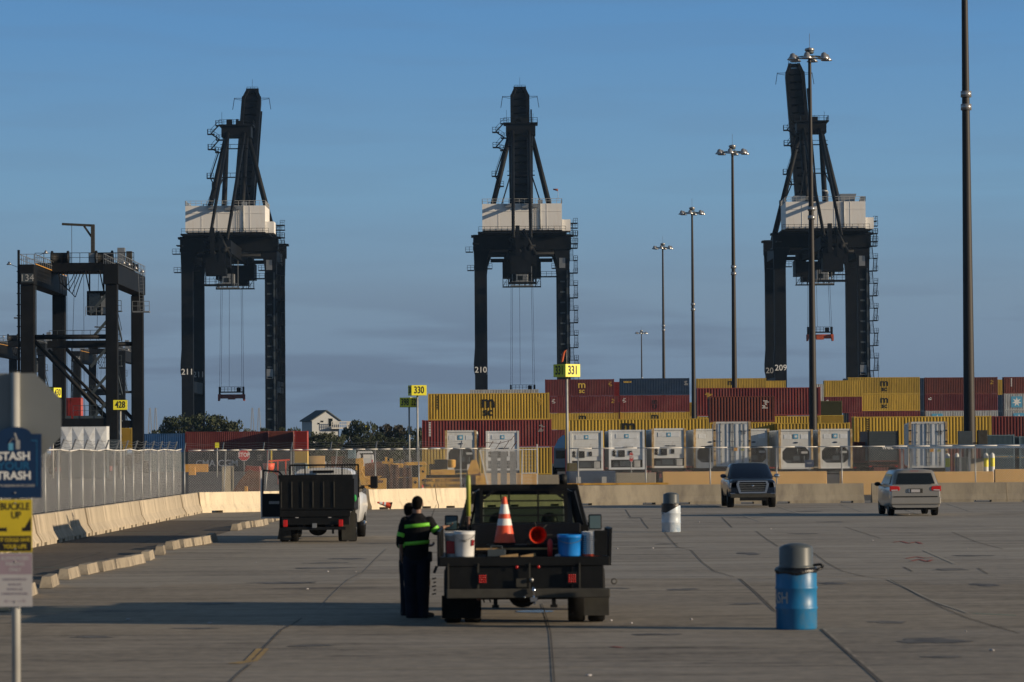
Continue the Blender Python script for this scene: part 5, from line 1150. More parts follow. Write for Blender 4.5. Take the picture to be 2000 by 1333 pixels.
block(1868, 1892, 893, 195, 'cgrey', 'pedestal_shade', 'dark grey block for the shaded side of the mast pedestal between the bollards', 'box', d=.8)  # grey colour stands in for the shaded side of the mast's concrete pedestal
# stop signs and blue notice
def stop_sign(u, v, Y, rpx, label, sx=1.0, v_base=None):
    c = P(u, v, Y); rr = rpx * Y / FPX; r = thing('stop_sign', label, 'sign', (c.x, Y, 0))
    pts = [(rr * 1.08 * math.cos(math.pi / 8 + k * math.pi / 4) * sx, c.z + rr * 1.08 * math.sin(math.pi / 8 + k * math.pi / 4)) for k in range(8)]
    pi_ = [((x) * .91, c.z + (z - c.z) * .91) for x, z in pts]
    MB().prism(pts, 'y', -.02, 0).build('border', 'signwht', r); MB().prism(pi_, 'y', -.03, -.021).build('sign_face', 'redp', r)
    text('STOP', rr * .95, 'wht', r, (0, -.035, c.z), sx=.85 * sx, bold=.01, depth=.003); MB().tube((0, .03, 0), (0, .03, c.z + rr), .035, n=6).build('pole', 'rail', r)
stop_sign(476.5, 889, 300, 11.5, 'red stop sign in front of the grey container with white letters')
stop_sign(1233, 893, 215, 9.5, 'small tilted red stop sign in front of the cleanest reefer', .48)
nb = thing('notice_board', 'small blue notice board below the reefers right of the pickup', 'sign', (P(1581, 912, 184).x, 184, 0))
MB().box((-.25, 0, 1.45), (.25, .03, 1.85)).build('board', 'signblue', nb); MB().box((-.14, -.006, 1.66), (.14, -.001, 1.70)).build('lettering', 'wht2', nb); MB().bar((0, .05, 0), (0, .05, 1.8), .06).build('pole', 'rail', nb)
# plastic ochre blocks at the left
gb = 'ochre plastic barrier blocks in the side yard'
for i, (u0, u1, v0, v1) in enumerate(((368, 382, 912, 927), (417, 431, 905, 919), (478, 491, 901, 913), (509, 519, 904, 912), (604, 613, 903, 909), (623, 633, 898, 906), (644, 652, 893, 903), (476, 484, 950, 957))):
    lab = ('nearest the corner fence post', 'below the small yellow sign', 'right under the big stop sign', 'right of the big stop sign', 'above the white truck cab, left one', 'above the white truck cab, middle one', 'right of the tan wall, smallest upright one', 'low on the barrier top behind the white truck')[i]
    Y = 16868 / (v1 - 881) if v1 < 945 else 152
    if v1 < 945: block(u0, u1, v0, Y, 'ochrep', 'barrier_block', 'ochre plastic barrier block, ' + lab, 'barrier block', gb, d=.8, taper=.12)
    else: o = block(u0, u1, v0, Y, 'ochrep', 'barrier_block', 'ochre plastic barrier block, ' + lab, 'barrier block', gb, d=.4, taper=.12)
block(361, 406, 907, 420, 'ochrep', 'concrete_wall', 'long ochre wall left of the small yellow sign', 'wall', d=.6)
block(600, 634, 891, 500, 'ochre', 'concrete_wall', 'tan wall in the yard above the white truck cab', 'wall', d=.6)
ys = thing('warning_sign', 'small yellow warning sign on a white pole behind the back fence', 'sign', (P(424, 880, 330).x, 330, 0))
zz_ = P(424, 870, 330).z; MB().box((-.2, 0, zz_ - .25), (.2, .03, zz_ + .25)).build('sign_face', 'signy', ys); MB().tube((0, .05, 0), (0, .05, zz_ + .2), .05, n=6).build('pole', 'railw', ys)
# white van
vx = P(712, 890, 440).x
vn = thing('van', 'small white panel van parked far off in front of the thicket', 'van', (vx, 440, 0))
sec = [[(-1.0, 0.55), (1.0, .55), (1.06, 1.4), (1.0, 2.1), (.82, 2.42), (-.82, 2.42), (-1.0, 2.1), (-1.06, 1.4)]]
b = MB(); b.loft([[(x, y, z) for x, z in sec[0]] for y in (0, 3.6)] , smooth=False); b.loft([[(x, 3.6, z) for x, z in sec[0]], [(x * .9, 5.0, .55 + (z - .55) * .55) for x, z in sec[0]]], smooth=False); b.build('body', 'carwht', vn, bevel=.05)
MB().box((-.75, -.02, 1.5), (.75, -.003, 2.15)).build('rear_window', 'house_w', vn)
for sx in (-1, 1):
    MB().box((sx * .97 - .07, -.03, .95), (sx * .97 + .07, .0, 1.35)).build('tail_light', 'redl', vn)
    for y in (.8, 4.1): MB().lathe([(.1, -.1), (.33, -.1), (.35, 0), (.33, .1), (.1, .1)], (sx * .9, y, .35), 12, 'x').build('wheel', 'rubber', vn)
block(679, 693, 877, 450, 'teal', 'storage_box', 'pale blue grey storage box left of the small white van', 'box', d=3)
# orange tub lift near the white truck
tl = thing('material_lift', 'orange hand lift frame with round tub behind the white truck', 'lift', (P(530, 915, 260).x, 260, 0))
b = MB().lathe([(.05, 1.0), (.40, 1.15), (.46, 1.6), (.05, 1.6)], (-.2, 0, 0), 14); b.build('tub', 'orange', tl)
b = MB().bar((-.3, 0, 1.75), (1.4, 0, 1.85), .12); b.bar((1.1, 0, 0), (1.1, 0, 1.85), .1); b.bar((-.1, 0, 1.2), (1.2, 0, .1), .14); b.bar((.5, 0, 0), (.5, 0, 1.8), .08); b.build('frame', 'orange', tl)
for i, (u, l) in enumerate(((523, 'red and white striped post left of the yellow edged container'), (530, 'pale yellow post beside the striped post'))):
    o = MB().tube((0, 0, 0), (0, 0, 2.6), .10, n=8).build('marker_post', ('redp', 'signgold')[i]); o.location = (P(u, 890, 400).x, 400, 0); tag(o, l, 'post')
# stacked brown plates
pp = P(478, 940, 172)
st = thing('steel_plate_pile', 'dark brown sloping pile of rusted steel plates behind the back fence', 'steel pile', (P(472, 940, 172).x, 172, 0))
b = MB(); b.prism([(-.7, 0), (.9, 0), (.9, 1.45), (.35, 1.6), (-.15, 1.0), (-.45, .5)], 'y', 0, 2.4); b.build('lower_plates', 'rusty', st); MB().prism([(.1, 1.5), (.9, 1.46), (.85, 1.75), (.2, 1.8)], 'y', .3, 1.6).build('top_plate', 'spread', st)

# yellow lifting gear behind the fence
def hole(parent, x, z, r, y=-.004): MB().lathe([(0.001, 0), (r, 0), (r, .01), (0.001, .01)], (x, y - .01, z), 14, 'y').build('hole', 'black', parent)
s_ = FPX / 168
def at(u, v, Y=168): q = P(u, v, Y); return q.x, q.z
la = thing('lifting_frame', 'yellow curved steel lifting frame right of the white truck', 'lifting gear', (at(706, 900)[0], 168, 0)); ox = la.location.x
pg = [(695, 896), (708, 895), (710, 906), (706, 918), (712, 932), (722, 936), (722, 948), (705, 948), (702, 934), (706, 922), (694, 918)]
MB().prism([(at(u, v)[0] - ox, at(u, v)[1]) for u, v in pg], 'y', 0, .5).build('side_plate', 'yelsteel', la)
b = MB(); x0, z0 = at(715, 935); x1, z1 = at(754, 955); b.box((x0 - ox, .1, 0), (x1 - ox, .7, z0)); b.build('base_beam', 'yelsteel', la)
for u in (731, 743): x0, z0 = at(u, 941); MB().box((x0 - ox - .13, .08, z0 - .06), (x0 - ox + .13, .099, z0 + .06)).build('slot', 'rusty', la)
b = MB(); x0, z0 = at(711, 906); x1, z1 = at(758, 930); b.prism([(x0 - ox, z1), (x0 - ox, z0), (at(740, 902)[0] - ox, at(740, 902)[1]), (x1 - ox, at(758, 915)[1]), (x1 - ox, z1)], 'y', .8, 1.2); b.build('rusted_plate', 'rusty', la)
MB().box((at(667, 895)[0] - ox, .9, 0), (at(694, 895)[0] - ox, 2, at(667, 896)[1])).build('ballast_box', 'flap', la)
lb = thing('lifting_frame', 'dark steel frame with yellow fittings between the two yellow machines', 'lifting gear', (at(782, 900, 176)[0], 176, 0)); ox = lb.location.x
b = MB(); X = lambda u: at(u, 900, 176)[0] - ox; Zz = lambda v: at(780, v, 176)[1]
b.box((X(762), 0, Zz(932)), (X(803), .2, Zz(914))); b.box((X(758), .1, 0), (X(806), .9, Zz(934))); [b.bar((X(u), 0, 0), (X(u), 0, Zz(905 + (u % 3) * 3)), .12) for u in (764, 775, 790, 801)]; b.build('frame', 'rusty', lb)
b = MB().box((X(752), 0, Zz(902)), (X(756), .3, Zz(893))); b.box((X(761), 0, Zz(903)), (X(767), .3, Zz(896))); b.bar((X(746), .1, Zz(903)), (X(768), .1, Zz(905)), .12); b.bar((X(760), .1, Zz(905)), (X(764), .1, Zz(932)), .1); b.build('lever', 'yelsteel', lb)
lc = thing('lifting_frame', 'large yellow lifting beam with black stencilled letters behind the fence', 'lifting gear', (at(860, 900)[0], 168, 0)); ox = lc.location.x
X = lambda u: at(u, 900)[0] - ox; Zz = lambda v: at(860, v)[1]
pl_ = MB().box((X(832), 0, 0), (X(900), .25, Zz(934))).build('lettered_plate', 'yelsteel', lc)
text('SWL 50 L.T. 1/M/03', .20, 'blk', pl_, (X(866), -.006, Zz(939)), sx=1.15, bold=.006, depth=.003); text('SWL 6 L.T. TANDEM', .20, 'blk', pl_, (X(866), -.006, Zz(949)), sx=1.15, bold=.006, depth=.003)
MB().box((X(841), .1, Zz(928)), (X(888), .5, Zz(918))).build('upper_beam', 'yelsteel', lc)
MB().prism([(X(787), Zz(909)), (X(790), Zz(903)), (X(828), Zz(902)), (X(834), Zz(908))], 'y', .1, 1.2).build('top_plate', 'yelsteel', lc)
b = MB().box((X(804), .6, 0), (X(822), 1.6, Zz(909))); b.box((X(833), .5, Zz(934)), (X(912), .9, Zz(928))); b.box((X(848), .6, Zz(917)), (X(873), 1.6, Zz(898))); b.box((X(886), .55, Zz(918)), (X(912), .8, Zz(905))); b.build('dark_interior', 'black', lc)  # black boxes stand in for the darkness inside and between the yellow parts
p2 = MB().prism([(X(805), 0), (X(805), Zz(932)), (X(818), Zz(933)), (X(819), Zz(950)), (X(812), 0)], 'y', 0, .3).build('lug', 'yelsteel', lc); hole(p2, X(811), Zz(942), .07)
p2 = MB().box((X(820), .05, 0), (X(831), .4, Zz(912))).build('lug', 'yelsteel', lc); hole(p2, X(826), Zz(921), .06, .046); hole(p2, X(826), Zz(938), .05, .046)
MB().lathe([(.16, 0), (.20, .08), (.20, .32), (.23, .36), (.10, .40)], (X(882), .3, Zz(914)), 14).build('swivel', 'yelsteel', lc)
MB().prism([(X(913), Zz(921)), (X(921), Zz(900)), (X(931), Zz(899)), (X(937), Zz(921)), (X(934), Zz(926)), (X(915), Zz(928))], 'y', 0, .3).build('hook_plate', 'yelsteel', lc)
MB().prism([(X(911), 0), (X(911), Zz(930)), (X(920), Zz(924)), (X(938), Zz(923)), (X(941), Zz(948)), (X(941), 0)], 'y', .1, .7).build('end_plate', 'rusty', lc)
p2 = MB().box((X(929), -.02, 0), (X(948), .09, Zz(930))).build('lug', 'yelsteel', lc)
cb = thing('steel_container', 'white box with dented triangular panels under the near gantry', 'container', (P(163, 850, 330).x, 330, 0)); w = (P(208, 850, 330).x - P(118, 850, 330).x) / 2; zt = P(163, 832, 330).z
MB().box((-w, .1, 2.75), (w, 2.3, zt - .06)).build('body', 'reefer2', cb)
MB().box((-w, .3, 0), (w, 2.2, 2.74)).build('lower_box', 'cgrey', cb)
b = MB()
for k in range(4):
    a = -w + 2 * w * k / 4; c_ = a + w / 2; mz = (zt + 2.75) / 2; wv = w / 4
    b.add([(a, .099, 2.8), (c_, .099, 2.8), (c_, .099, zt - .1), (a, .099, zt - .1), ((a + c_) / 2, .01, mz)], [(0, 1, 4), (1, 2, 4), (2, 3, 4), (3, 0, 4)])
b.build('panel', 'reefer2', cb, fixn=False); MB().box((-w - .03, .05, zt - .06), (w + .03, 2.35, zt + .03)).build('top_rail', 'black', cb)
rc = random.Random(21)
ld = thing('yellow_loader', 'low yellow loader body with dark cab frame between the lifting gear and the van', 'loader', (P(722, 900, 205).x, 205, 0))
MB().prism([(-1.3, .6), (1.1, .6), (1.3, 1.1), (.5, 1.5), (-.6, 1.6), (-1.3, 1.2)], 'y', 0, 2.2).build('body', 'yelsteel', ld)
b = MB()
for x in (-.5, .3): b.bar((x, .1, 1.5), (x, .1, 2.3), .07); b.bar((x, 1.8, 1.5), (x, 1.8, 2.3), .07)
b.box((-.6, 0, 2.28), (.4, 1.9, 2.36)); b.build('cab_frame', 'black', ld)
for x, y in ((-.8, -.05), (.8, -.05), (-.8, 2.0), (.8, 2.0)): MB().lathe([(.15, -.15), (.45, -.15), (.48, 0), (.45, .15), (.15, .15)], (x, y + .1, .48), 14, 'y').build('wheel', 'rubber', ld)
for i, (u, v, w, m, l) in enumerate(((760, 909, .7, 'rusty', 'rusty steel crate left of the large yellow lifting beam'), (777, 907, .5, 'yelsteel', 'small yellow steel crate just left of the yellow top plate'), (850, 908, .6, 'black', 'black crate behind the lettered yellow plate'), (660, 893, .7, 'rusty', 'rusty crate right of the smallest ochre block'), (586, 906, .6, 'teal', 'grey blue crate right of the orange lift'), (445, 912, .6, 'conc2', 'grey crate left of the big stop sign'))):
    Y = 190 + i * 3; c = P(u, v, Y); b = MB().box((-w / 2, 0, 0), (w / 2, w, c.z))
    for q in (-1, 1): b.bar((q * w * .52, -.02, 0), (q * w * .52, -.02, c.z + .04), .07)
    b.bar((-w * .55, -.03, c.z * .6), (w * .55, -.03, c.z * .6), .06); b.bar((-w * .55, -.03, c.z), (w * .55, -.03, c.z), .08)
    o = b.build('steel_crate', m); o.location = (c.x, Y, 0); o.rotation_euler = (0, 0, rc.uniform(-.4, .4)); tag(o, l, 'crate', 'crates scattered in the side yard')
# fallen cone at the back barriers
def cone_mb(h=.71, r=.17, base=.36):
    b = MB(); b.cur = 0; b.lathe([(.025, h), (r * .98, .03)], n=18); b.lathe([(.001, h), (.025, h)], n=18); b.bc((0, 0, .015), (base, base, .03)); return b
def cone_thing(label, loc, rot, h=.71, r=.17, base=.36, black=True, cat='traffic cone'):
    t = thing('traffic_cone', label, cat, loc); t.rotation_euler = rot
    MB().lathe([(.001, h), (.028, h - .005), (.032, h - .02), (r, .03)], n=20).build('cone_body', 'orange', t, fixn=False)
    MB().bc((0, 0, .015), (base, base, .03)).build('base', 'rubber' if black else 'orange', t, bevel=.008)
    rr = lambda z: .032 + (r - .032) * (h - .02 - z) / (h - .05) + .002
    for a, c in ((h * .64, h * .84), (h * .40, h * .54)): MB().lathe([(rr(a), a), (rr(c), c)], n=20).build('reflective_band', 'wht', t, fixn=False)
    return t
c = G(768, 992); cone_thing('orange traffic cone lying on its side against the back barrier', (P(764, 985, 145.2).x, 145.2, .17), (RAD(5), RAD(-76), RAD(6)), h=.62, r=.14, base=.30)
c = P(825, 945, 160); cone_thing('small orange cone at the foot of the fence below the yellow machine', (c.x, 160, 0), (0, 0, 0), h=.9, r=.2)
# ================================================================== VEHICLES
tg = bpy.data.materials.new('tinted_window'); tg.use_nodes = True; t_ = tg.node_tree; o_ = t_.nodes['Material Output']; gb_ = t_.nodes['Principled BSDF']
gb_.inputs['Base Color'].default_value = (.02, .03, .025, 1); gb_.inputs['Roughness'].default_value = .06
tr_ = t_.nodes.new('ShaderNodeBsdfTransparent'); tr_.inputs[0].default_value = (.40, .47, .38, 1); mx_ = t_.nodes.new('ShaderNodeMixShader'); mx_.inputs[0].default_value = .80
t_.links.new(gb_.outputs[0], mx_.inputs[1]); t_.links.new(tr_.outputs[0], mx_.inputs[2]); t_.links.new(mx_.outputs[0], o_.inputs[0]); M['tintglass'] = tg
def wheel(parent, c, r=.38, w=.24, rim='rail', name='wheel', hub=True):
    t = MB().lathe([(r * .55, -w / 2), (r * .93, -w / 2), (r, -w / 2 + .03), (r, w / 2 - .03), (r * .93, w / 2), (r * .55, w / 2)], c, 24, 'x').build(name, 'rubber', parent)
    if hub: MB().lathe([(.001, w * .30), (r * .3, w * .34), (r * .5, w * .20), (r * .58, w * .46)], c, 20, 'x').build('rim', rim, t); MB().lathe([(.001, -w * .30), (r * .3, -w * .34), (r * .5, -w * .20), (r * .58, -w * .46)], c, 20, 'x').build('rim', rim, t)
    return t
# ---- black flatbed work truck
fy_ = 48.95; fx_ = P(1023, 900, fy_).x
ft = thing('flatbed_truck', 'black flatbed work truck with headache rack, loaded with cones and buckets', 'truck', (fx_, fy_, 0))
b = MB().box((-1.22, 0, .90), (1.22, 2.75, .975)); b.box((-1.22, -.012, .86), (1.22, .05, .99)); b.build('deck', 'bed', ft, bevel=.008)
b = MB().box((-1.06, .04, .47), (1.06, .10, .86)); b.build('tail_panel', 'bed', ft)
for sx in (-1, 1):
    b = MB().box((sx * .90 - .235, -.005, .47), (sx * .90 + .235, .06, .855)); b.build('tool_box_end', 'bed', ft, bevel=.012)
    MB().box((sx * .90 - .235, .075, .50), (sx * .90 + .235, 2.6, .85)).build('tool_box', 'bed', ft, bevel=.01)
b = MB()
for x in (-1.09, -.66, .075, .79): b.box((x - .011, -.03, .50), (x + .011, -.014, .90))
b.build('panel_edge', 'flap', ft)
b = MB().box((-1.12, -.10, .405), (1.22, .02, .535)); b.build('rear_bumper', 'flap', ft, bevel=.015)
for x in (-.60, .68):
    l = MB().box((x - .075, -.035, .60), (x + .075, -.006, .77)).build('light_housing', 'black', ft)
    q = MB()
    for i in range(4):
        for j in range(4): q.lathe([(.001, -.012), (.012, -.010), (.013, 0)], (x - .045 + i * .028, -.036, .635 + j * .03), 6, 'y')
    q.build('tail_light', 'redl', l)
for x in (-.11, .20): MB().lathe([(.001, -.012), (.02, -.010), (.022, 0)], (x, -.015, .845), 10, 'y').build('marker_light', 'redl', ft)
b = MB().box((-.12, -.02, .56), (.03, -.008, .68)); b.build('licence_plate', 'flap', ft)
b = MB().lathe([(.02, 0), (.02, .08), (.03, .10), (.03, .14), (.005, .16)], (.13, -.16, .40), 12); b.box((.08, -.25, .36), (.18, 0, .42)); b.build('hitch_ball', 'chrome', ft)
MB().lathe([(.001, -.05), (.03, -.04), (.03, 0), (.001, .01)], (.10, -.02, .66), 10, 'y').build('trailer_socket', 'rail', ft)
for k, (x, z) in enumerate(((.12, .55), (.13, .49), (.14, .33), (-.0, .42))): MB().sphere((x, -.14, z), .017, 8, 5).build('chrome_fitting', 'chrome', ft)
# side panels of the bed
MB().box((-1.25, .02, .86), (-1.21, 2.7, 1.36)).build('side_panel', 'bed', ft, bevel=.006)
b = MB(); b.add([(1.20, .02, .86), (1.24, .02, .86), (1.24, 2.7, .86), (1.20, 2.7, .86), (1.22, .02, 1.38), (1.26, .02, 1.40), (1.26, 2.7, 1.36), (1.22, 2.7, 1.34)], [(0, 3, 2, 1), (4, 5, 6, 7), (0, 1, 5, 4), (1, 2, 6, 5), (2, 3, 7, 6), (3, 0, 4, 7)]); b.build('side_panel', 'bed', ft)
MB().box((1.00, .0, 1.0), (1.19, .03, 1.36)).build('gate_corner', 'bed', ft)
b = MB()
for k in range(5): b.bar((-1.27, .1, .47 + k * .055), (-1.33 + .02 * (k % 2), .1, .46 + k * .055), .02)
b.bar((-1.26, .2, .86), (-1.30, .2, .76), .04); b.build('strap_winch', 'bed', ft)
MB().lathe([(.03, -.01), (.045, -.01), (.045, .01), (.03, .01)], (1.29, .3, .62), 12, 'y').build('tie_ring', 'flap', ft)
# wheels: dual rear, single front
for x in (-1.05, -.76, .76, 1.05): wheel(ft, (x, 1.15, .40), .40, .245)
for x in (-.86, .86): wheel(ft, (x, 5.0, .40), .40, .25)
MB().box((-1.2, .55, .09), (-.64, .57, .42)).build('mud_flap', 'rubber', ft)
MB().box((.86, .52, .12), (1.22, .54, .44)).build('mud_flap', 'flap', ft)
b = MB(); b.prism([(-.32, .40), (.30, .40), (.20, .33), (.06, .23), (-.08, .23), (-.2, .32)], 'y', 1.0, 1.35); b.tube((-.8, 1.15, .40), (.8, 1.15, .40), .07); b.sphere((-.03, 1.15, .38), (.20, .20, .17), 12, 8); b.build('axle', 'black', ft)
b = MB().box((-.5, .1, .45), (-.38, 6.0, .62)); b.box((.38, .1, .45), (.5, 6.0, .62)); b.box((-1.0, .3, .42), (1.0, .4, .47))
for x in (-.42, .42): b.box((x - .03, .3, .27), (x + .03, .36, .46)); b.box((x - .05, .28, .25), (x + .05, .38, .29))
for k in range(4): b.bar((-.70 + k * .09, .25, .42), (-.67 + k * .09, .25, .33), .02)
b.build('chassis_frame', 'black', ft)
MB().tube((-.66, .15, .40), (-.66, 1.0, .42), .04).build('exhaust', 'rusty', ft)
# cab
def ring(y, pts): return [(x, y, z) for x, z in pts] + [(-x, y, z) for x, z in reversed(pts)]
cab = [(.98, .62), (1.02, .95), (1.01, 1.22), (.93, 1.30), (.86, 1.50), (.76, 1.84), (.66, 1.915), (.3, 1.94)]
lowc = [(.98, .62), (1.02, .95), (1.01, 1.22), (.97, 1.30), (.5, 1.31)]
b = MB(); b.loft([ring(y, [(x * k, z) for x, z in lowc]) for y, k in ((2.92, .97), (2.98, 1), (5.5, 1))])
rf = [(.80, 1.82), (.76, 1.87), (.66, 1.925), (.3, 1.95)]; rfi = [(.78, 1.80), (.70, 1.82), (.6, 1.84), (.3, 1.85)]
b.loft([[(x, y, z) for x, z in rf] + [(-x, y, z) for x, z in rf[::-1]] + [(-x, y, z) for x, z in rfi] + [(x, y, z) for x, z in rfi[::-1]] for y in (3.05, 4.75)])
for sx in (-1, 1):
    for p, q in (((sx * .92, 2.97, 1.28), (sx * .76, 3.08, 1.87)), ((sx * .92, 3.95, 1.28), (sx * .78, 3.95, 1.87)), ((sx * .92, 5.45, 1.28), (sx * .76, 4.72, 1.87))): b.bar(p, q, .13, .12)
    b.bar((sx * .70, 2.95, 1.28), (sx * .66, 3.06, 1.87), .12, .06)
    b.sphere((sx * .40, 3.6, 1.42), (.13, .06, .14), 10, 8); b.box((sx * .40 - .24, 3.5, 1.2), (sx * .40 + .24, 3.75, 1.33))
b.loft([ring(y, [(.98, .55), (1.03, .9), (1.0, 1.18), (.95, 1.24), (.9, 1.26), (.85, 1.27), (.66, 1.28), (.3, 1.29)]) for y in (5.5, 6.7)])
b.build('cab_body', 'carblk', ft)
MB().add([(-.60, 2.905, 1.42), (.60, 2.905, 1.42), (.60, 3.03, 1.84), (-.60, 3.03, 1.84)], [(0, 1, 2, 3)]).build('rear_window', 'tintglass', ft)
MB().add([(-.85, 5.42, 1.31), (.85, 5.42, 1.31), (.70, 4.74, 1.84), (-.70, 4.74, 1.84)], [(0, 1, 2, 3)]).build('windshield', 'tintglass', ft)
MB().box((-.62, 2.88, 1.84), (.62, 2.93, 1.90)).build('roof_light_bar', 'black', ft)
for sx in (-1, 1):
    q = MB(); q.add([(sx * .945, 3.2, 1.33), (sx * .945, 4.7, 1.33), (sx * .80, 4.5, 1.78), (sx * .80, 3.3, 1.78)], [(0, 1, 2, 3)]); q.build('side_window', 'tintglass', ft)
    m_ = MB().box((sx * 1.13 - .105, 4.75, 1.26), (sx * 1.13 + .105, 4.85, 1.50)).build('side_mirror', 'carblk', ft, bevel=.02)
    MB().box((sx * 1.13 - .085, 4.742, 1.28), (sx * 1.13 + .085, 4.748, 1.48)).build('mirror_glass', mat('mirror_glass', (.10, .16, .19), .15, var=.1), m_)
    MB().bar((sx * .95, 4.85, 1.32), (sx * 1.05, 4.82, 1.36), .05).build('mirror_arm', 'carblk', ft)
# headache rack
b = MB()
for sx in (-1, 1): b.bar((sx * 1.02, 2.72, .97), (sx * .80, 2.72, 1.97), .05); b.bar((sx * .64, 2.72, 1.20), (sx * .64, 2.72, 1.97), .045); b.bar((sx * .36, 2.72, 1.96), (sx * .62, 2.72, 1.78), .04)
b.bar((-.82, 2.72, 1.965), (.82, 2.72, 1.965), .06, .07)
for z in (1.42, 1.53, 1.64, 1.75): b.bar((-.62, 2.72, z), (.62, 2.72, z), .022)
for x in (-.22, .22): b.bar((x, 2.72, 1.40), (x, 2.72, 1.96), .028)
b.box((-.98, 2.68, .97), (.98, 2.75, 1.38)); b.build('headache_rack', 'bed', ft)
yt_ = MB().lathe([(.001, 1.52), (.033, 1.53), (.036, 2.05), (.030, 2.14), (.001, 2.15)], (-.83, 2.55, 0), 12).build('light_tube', mat('lime_tube', (.34, .36, .06), .4, var=.1), ft)
MB().tube((-.84, 2.55, 1.0), (-.83, 2.55, 1.52), .022).build('tube_post', 'rusty', ft)
MB().lathe([(.001, 2.0), (.06, 2.0), (.065, 2.14), (.001, 2.16)], (.60, 2.6, 0), 12).build('beacon', 'black', ft); MB().tube((.74, 2.62, 1.0), (.74, 2.62, 1.35), .02).build('tube_post', 'rusty', ft)
# deck tool chest and rails
MB().box((-.55, .75, .975), (.62, 1.3, 1.14)).build('deck_chest', 'bed', ft, bevel=.01)
MB().box((-.78, 2.1, .975), (.85, 2.6, 1.42)).build('cross_box', 'carblk', ft, bevel=.015)
MB().box((-.70, .28, 1.085), (.48, .31, 1.11)).build('deck_rail', 'wood', ft)
b = MB(); [b.box((x, .28, .976), (x + .03, .31, 1.084)) for x in (-.70, -.21, .45)]; b.build('rail_post', 'bed', ft)
# loose gear on the deck
b = MB()
for q in range(5): b.lathe([(.13, -.012), (.145, 0), (.13, .012), (.115, 0), (.13, -.012)], (.02 * q, 0, .012 + q * .022), 18)
o = b.build('hose_coil', 'rubber'); o.location = (fx_ - .42, fy_ + .55, .976); tag(o, 'black hose coil on the truck deck behind the white buckets', 'hose')
o = MB().lathe([(.001, 0), (.035, 0), (.038, .20), (.02, .24), (.001, .25)], n=12).build('bottle', 'redp'); o.location = (fx_ + .37, fy_ + .16, .992); tag(o, 'small red bottle on the deck left of the blue bucket', 'bottle')
b = MB().box((-.13, -.07, 0), (.13, .07, .10)); b.bar((-.08, 0, .10), (-.08, 0, .15), .015); b.bar((.08, 0, .10), (.08, 0, .15), .015); b.bar((-.08, 0, .15), (.08, 0, .15), .015); o = b.build('tool_case', 'cgrey', bevel=.008); o.location = (fx_ - .40, fy_ + .17, .992); tag(o, 'small dark tool case on the rear of the deck right of the white bucket', 'tool case')
# load
L_ = lambda x, y, z: (fx_ + x, fy_ + y, z)
for i, (x, y, l, rz) in enumerate(((-.22, .30, .26, .10), (.05, .34, .22, .16))):
    o = MB().box((-l / 2, -.03, -.02), (l / 2, .03, .02)).build('timber_offcut', 'wood'); o.location = L_(x, y - .2, 1.0); o.rotation_euler = (0, -rz, rz); tag(o, ['longer pale timber offcut on the truck deck', 'shorter pale timber offcut on the truck deck, right of the other'][i], 'timber')
cone_thing('upright orange traffic cone standing on the flatbed of the black truck', L_(-.285, .98, 1.141), (0, 0, 0), h=.70, r=.155, base=.30)
c2 = thing('traffic_cone', 'red orange cone lying on the flatbed with its open end to the viewer', 'traffic cone', L_(.20, .62, 1.285)); c2.rotation_euler = (0, 0, .05)
MB().lathe([(.125, 0), (.122, .004), (.03, .55), (.001, .56)], n=20, axis='y').build('cone_body', 'orange', c2); MB().lathe([(.115, .012), (.03, .5)], n=20, axis='y').build('cone_inside', mat('cone_inside', (.70, .03, .008), .5, var=.2), c2, fixn=False)
b = MB()
for k in range(7): a = k * .9; b.bar((.13 * math.cos(a), .03, .13 * math.sin(a)), (.21 * math.cos(a), .05, .19 * math.sin(a)), .018)
b.box((-.16, .02, -.145), (.16, .10, -.12)); b.build('bracket', 'black', c2)
def bucket(x, y, r, h, m, label, stripes=False, name='bucket'):
    t = thing(name, label, 'bucket', L_(x, y, .992 if y < .2 else .976))
    MB().lathe([(.001, 0), (r * .90, 0), (r * .93, .02), (r * .99, h * .86), (r * 1.04, h * .87), (r * 1.04, h * .90), (r * 1.0, h * .91), (r * 1.05, h), (r * .97, h), (r * .93, h * .5)], n=24).build('body', m, t, fixn=False)
    b = MB(); pts = [(r * 1.06 * math.cos(a), -r * .5 - .0, h * .9 - .0) for a in ()]; 
    b.path([(r * 1.05 * math.cos(a), r * 1.05 * math.sin(a) * .3 - r * .9 * abs(math.sin(a)) * .9, h * .93 - .10 * abs(math.sin(a))) for a in [math.pi + math.pi * k / 8 for k in range(9)]], .003, 4); b.build('handle', 'rail', t)
    return t
bk = bucket(-.86, .13, .148, .37, 'bucketw', 'white plastic bucket with faint print at the left end of the truck deck')
text('rimex', .05, 'cgrey', bk, (-.02, -.150, .23), bend=None, depth=.002)
q = MB(); q.lathe([(.150, .14), (.150, .22)], n=24); lb_ = None
MB().prism([(.10, .16), (.135, .16), (.145, .24), (.11, .25)], 'y', -.118, -.10).build('red_label', 'redp', bk)
bk2 = bucket(-1.02, .36, .125, .36, 'bucketw', 'white and red bucket half hidden behind the white one'); MB().prism([(-.10, .06), (.02, .06), (.02, .24), (-.10, .24)], 'y', -.128, -.105).build('red_label', 'redp', bk2)
bk3 = bucket(.655, .14, .178, .31, 'bucketb', 'bright blue bucket at the right of the truck deck')
bk4 = bucket(.98, .16, .150, .35, 'bucketw', 'ribbed white bucket at the right end of the truck deck')
b = MB(); [b.lathe([(.146, .03 + k * .028), (.158, .040 + k * .028), (.146, .052 + k * .028)], n=24) for k in range(11)]; b.build('rib', 'bucketw', bk4, fixn=False)
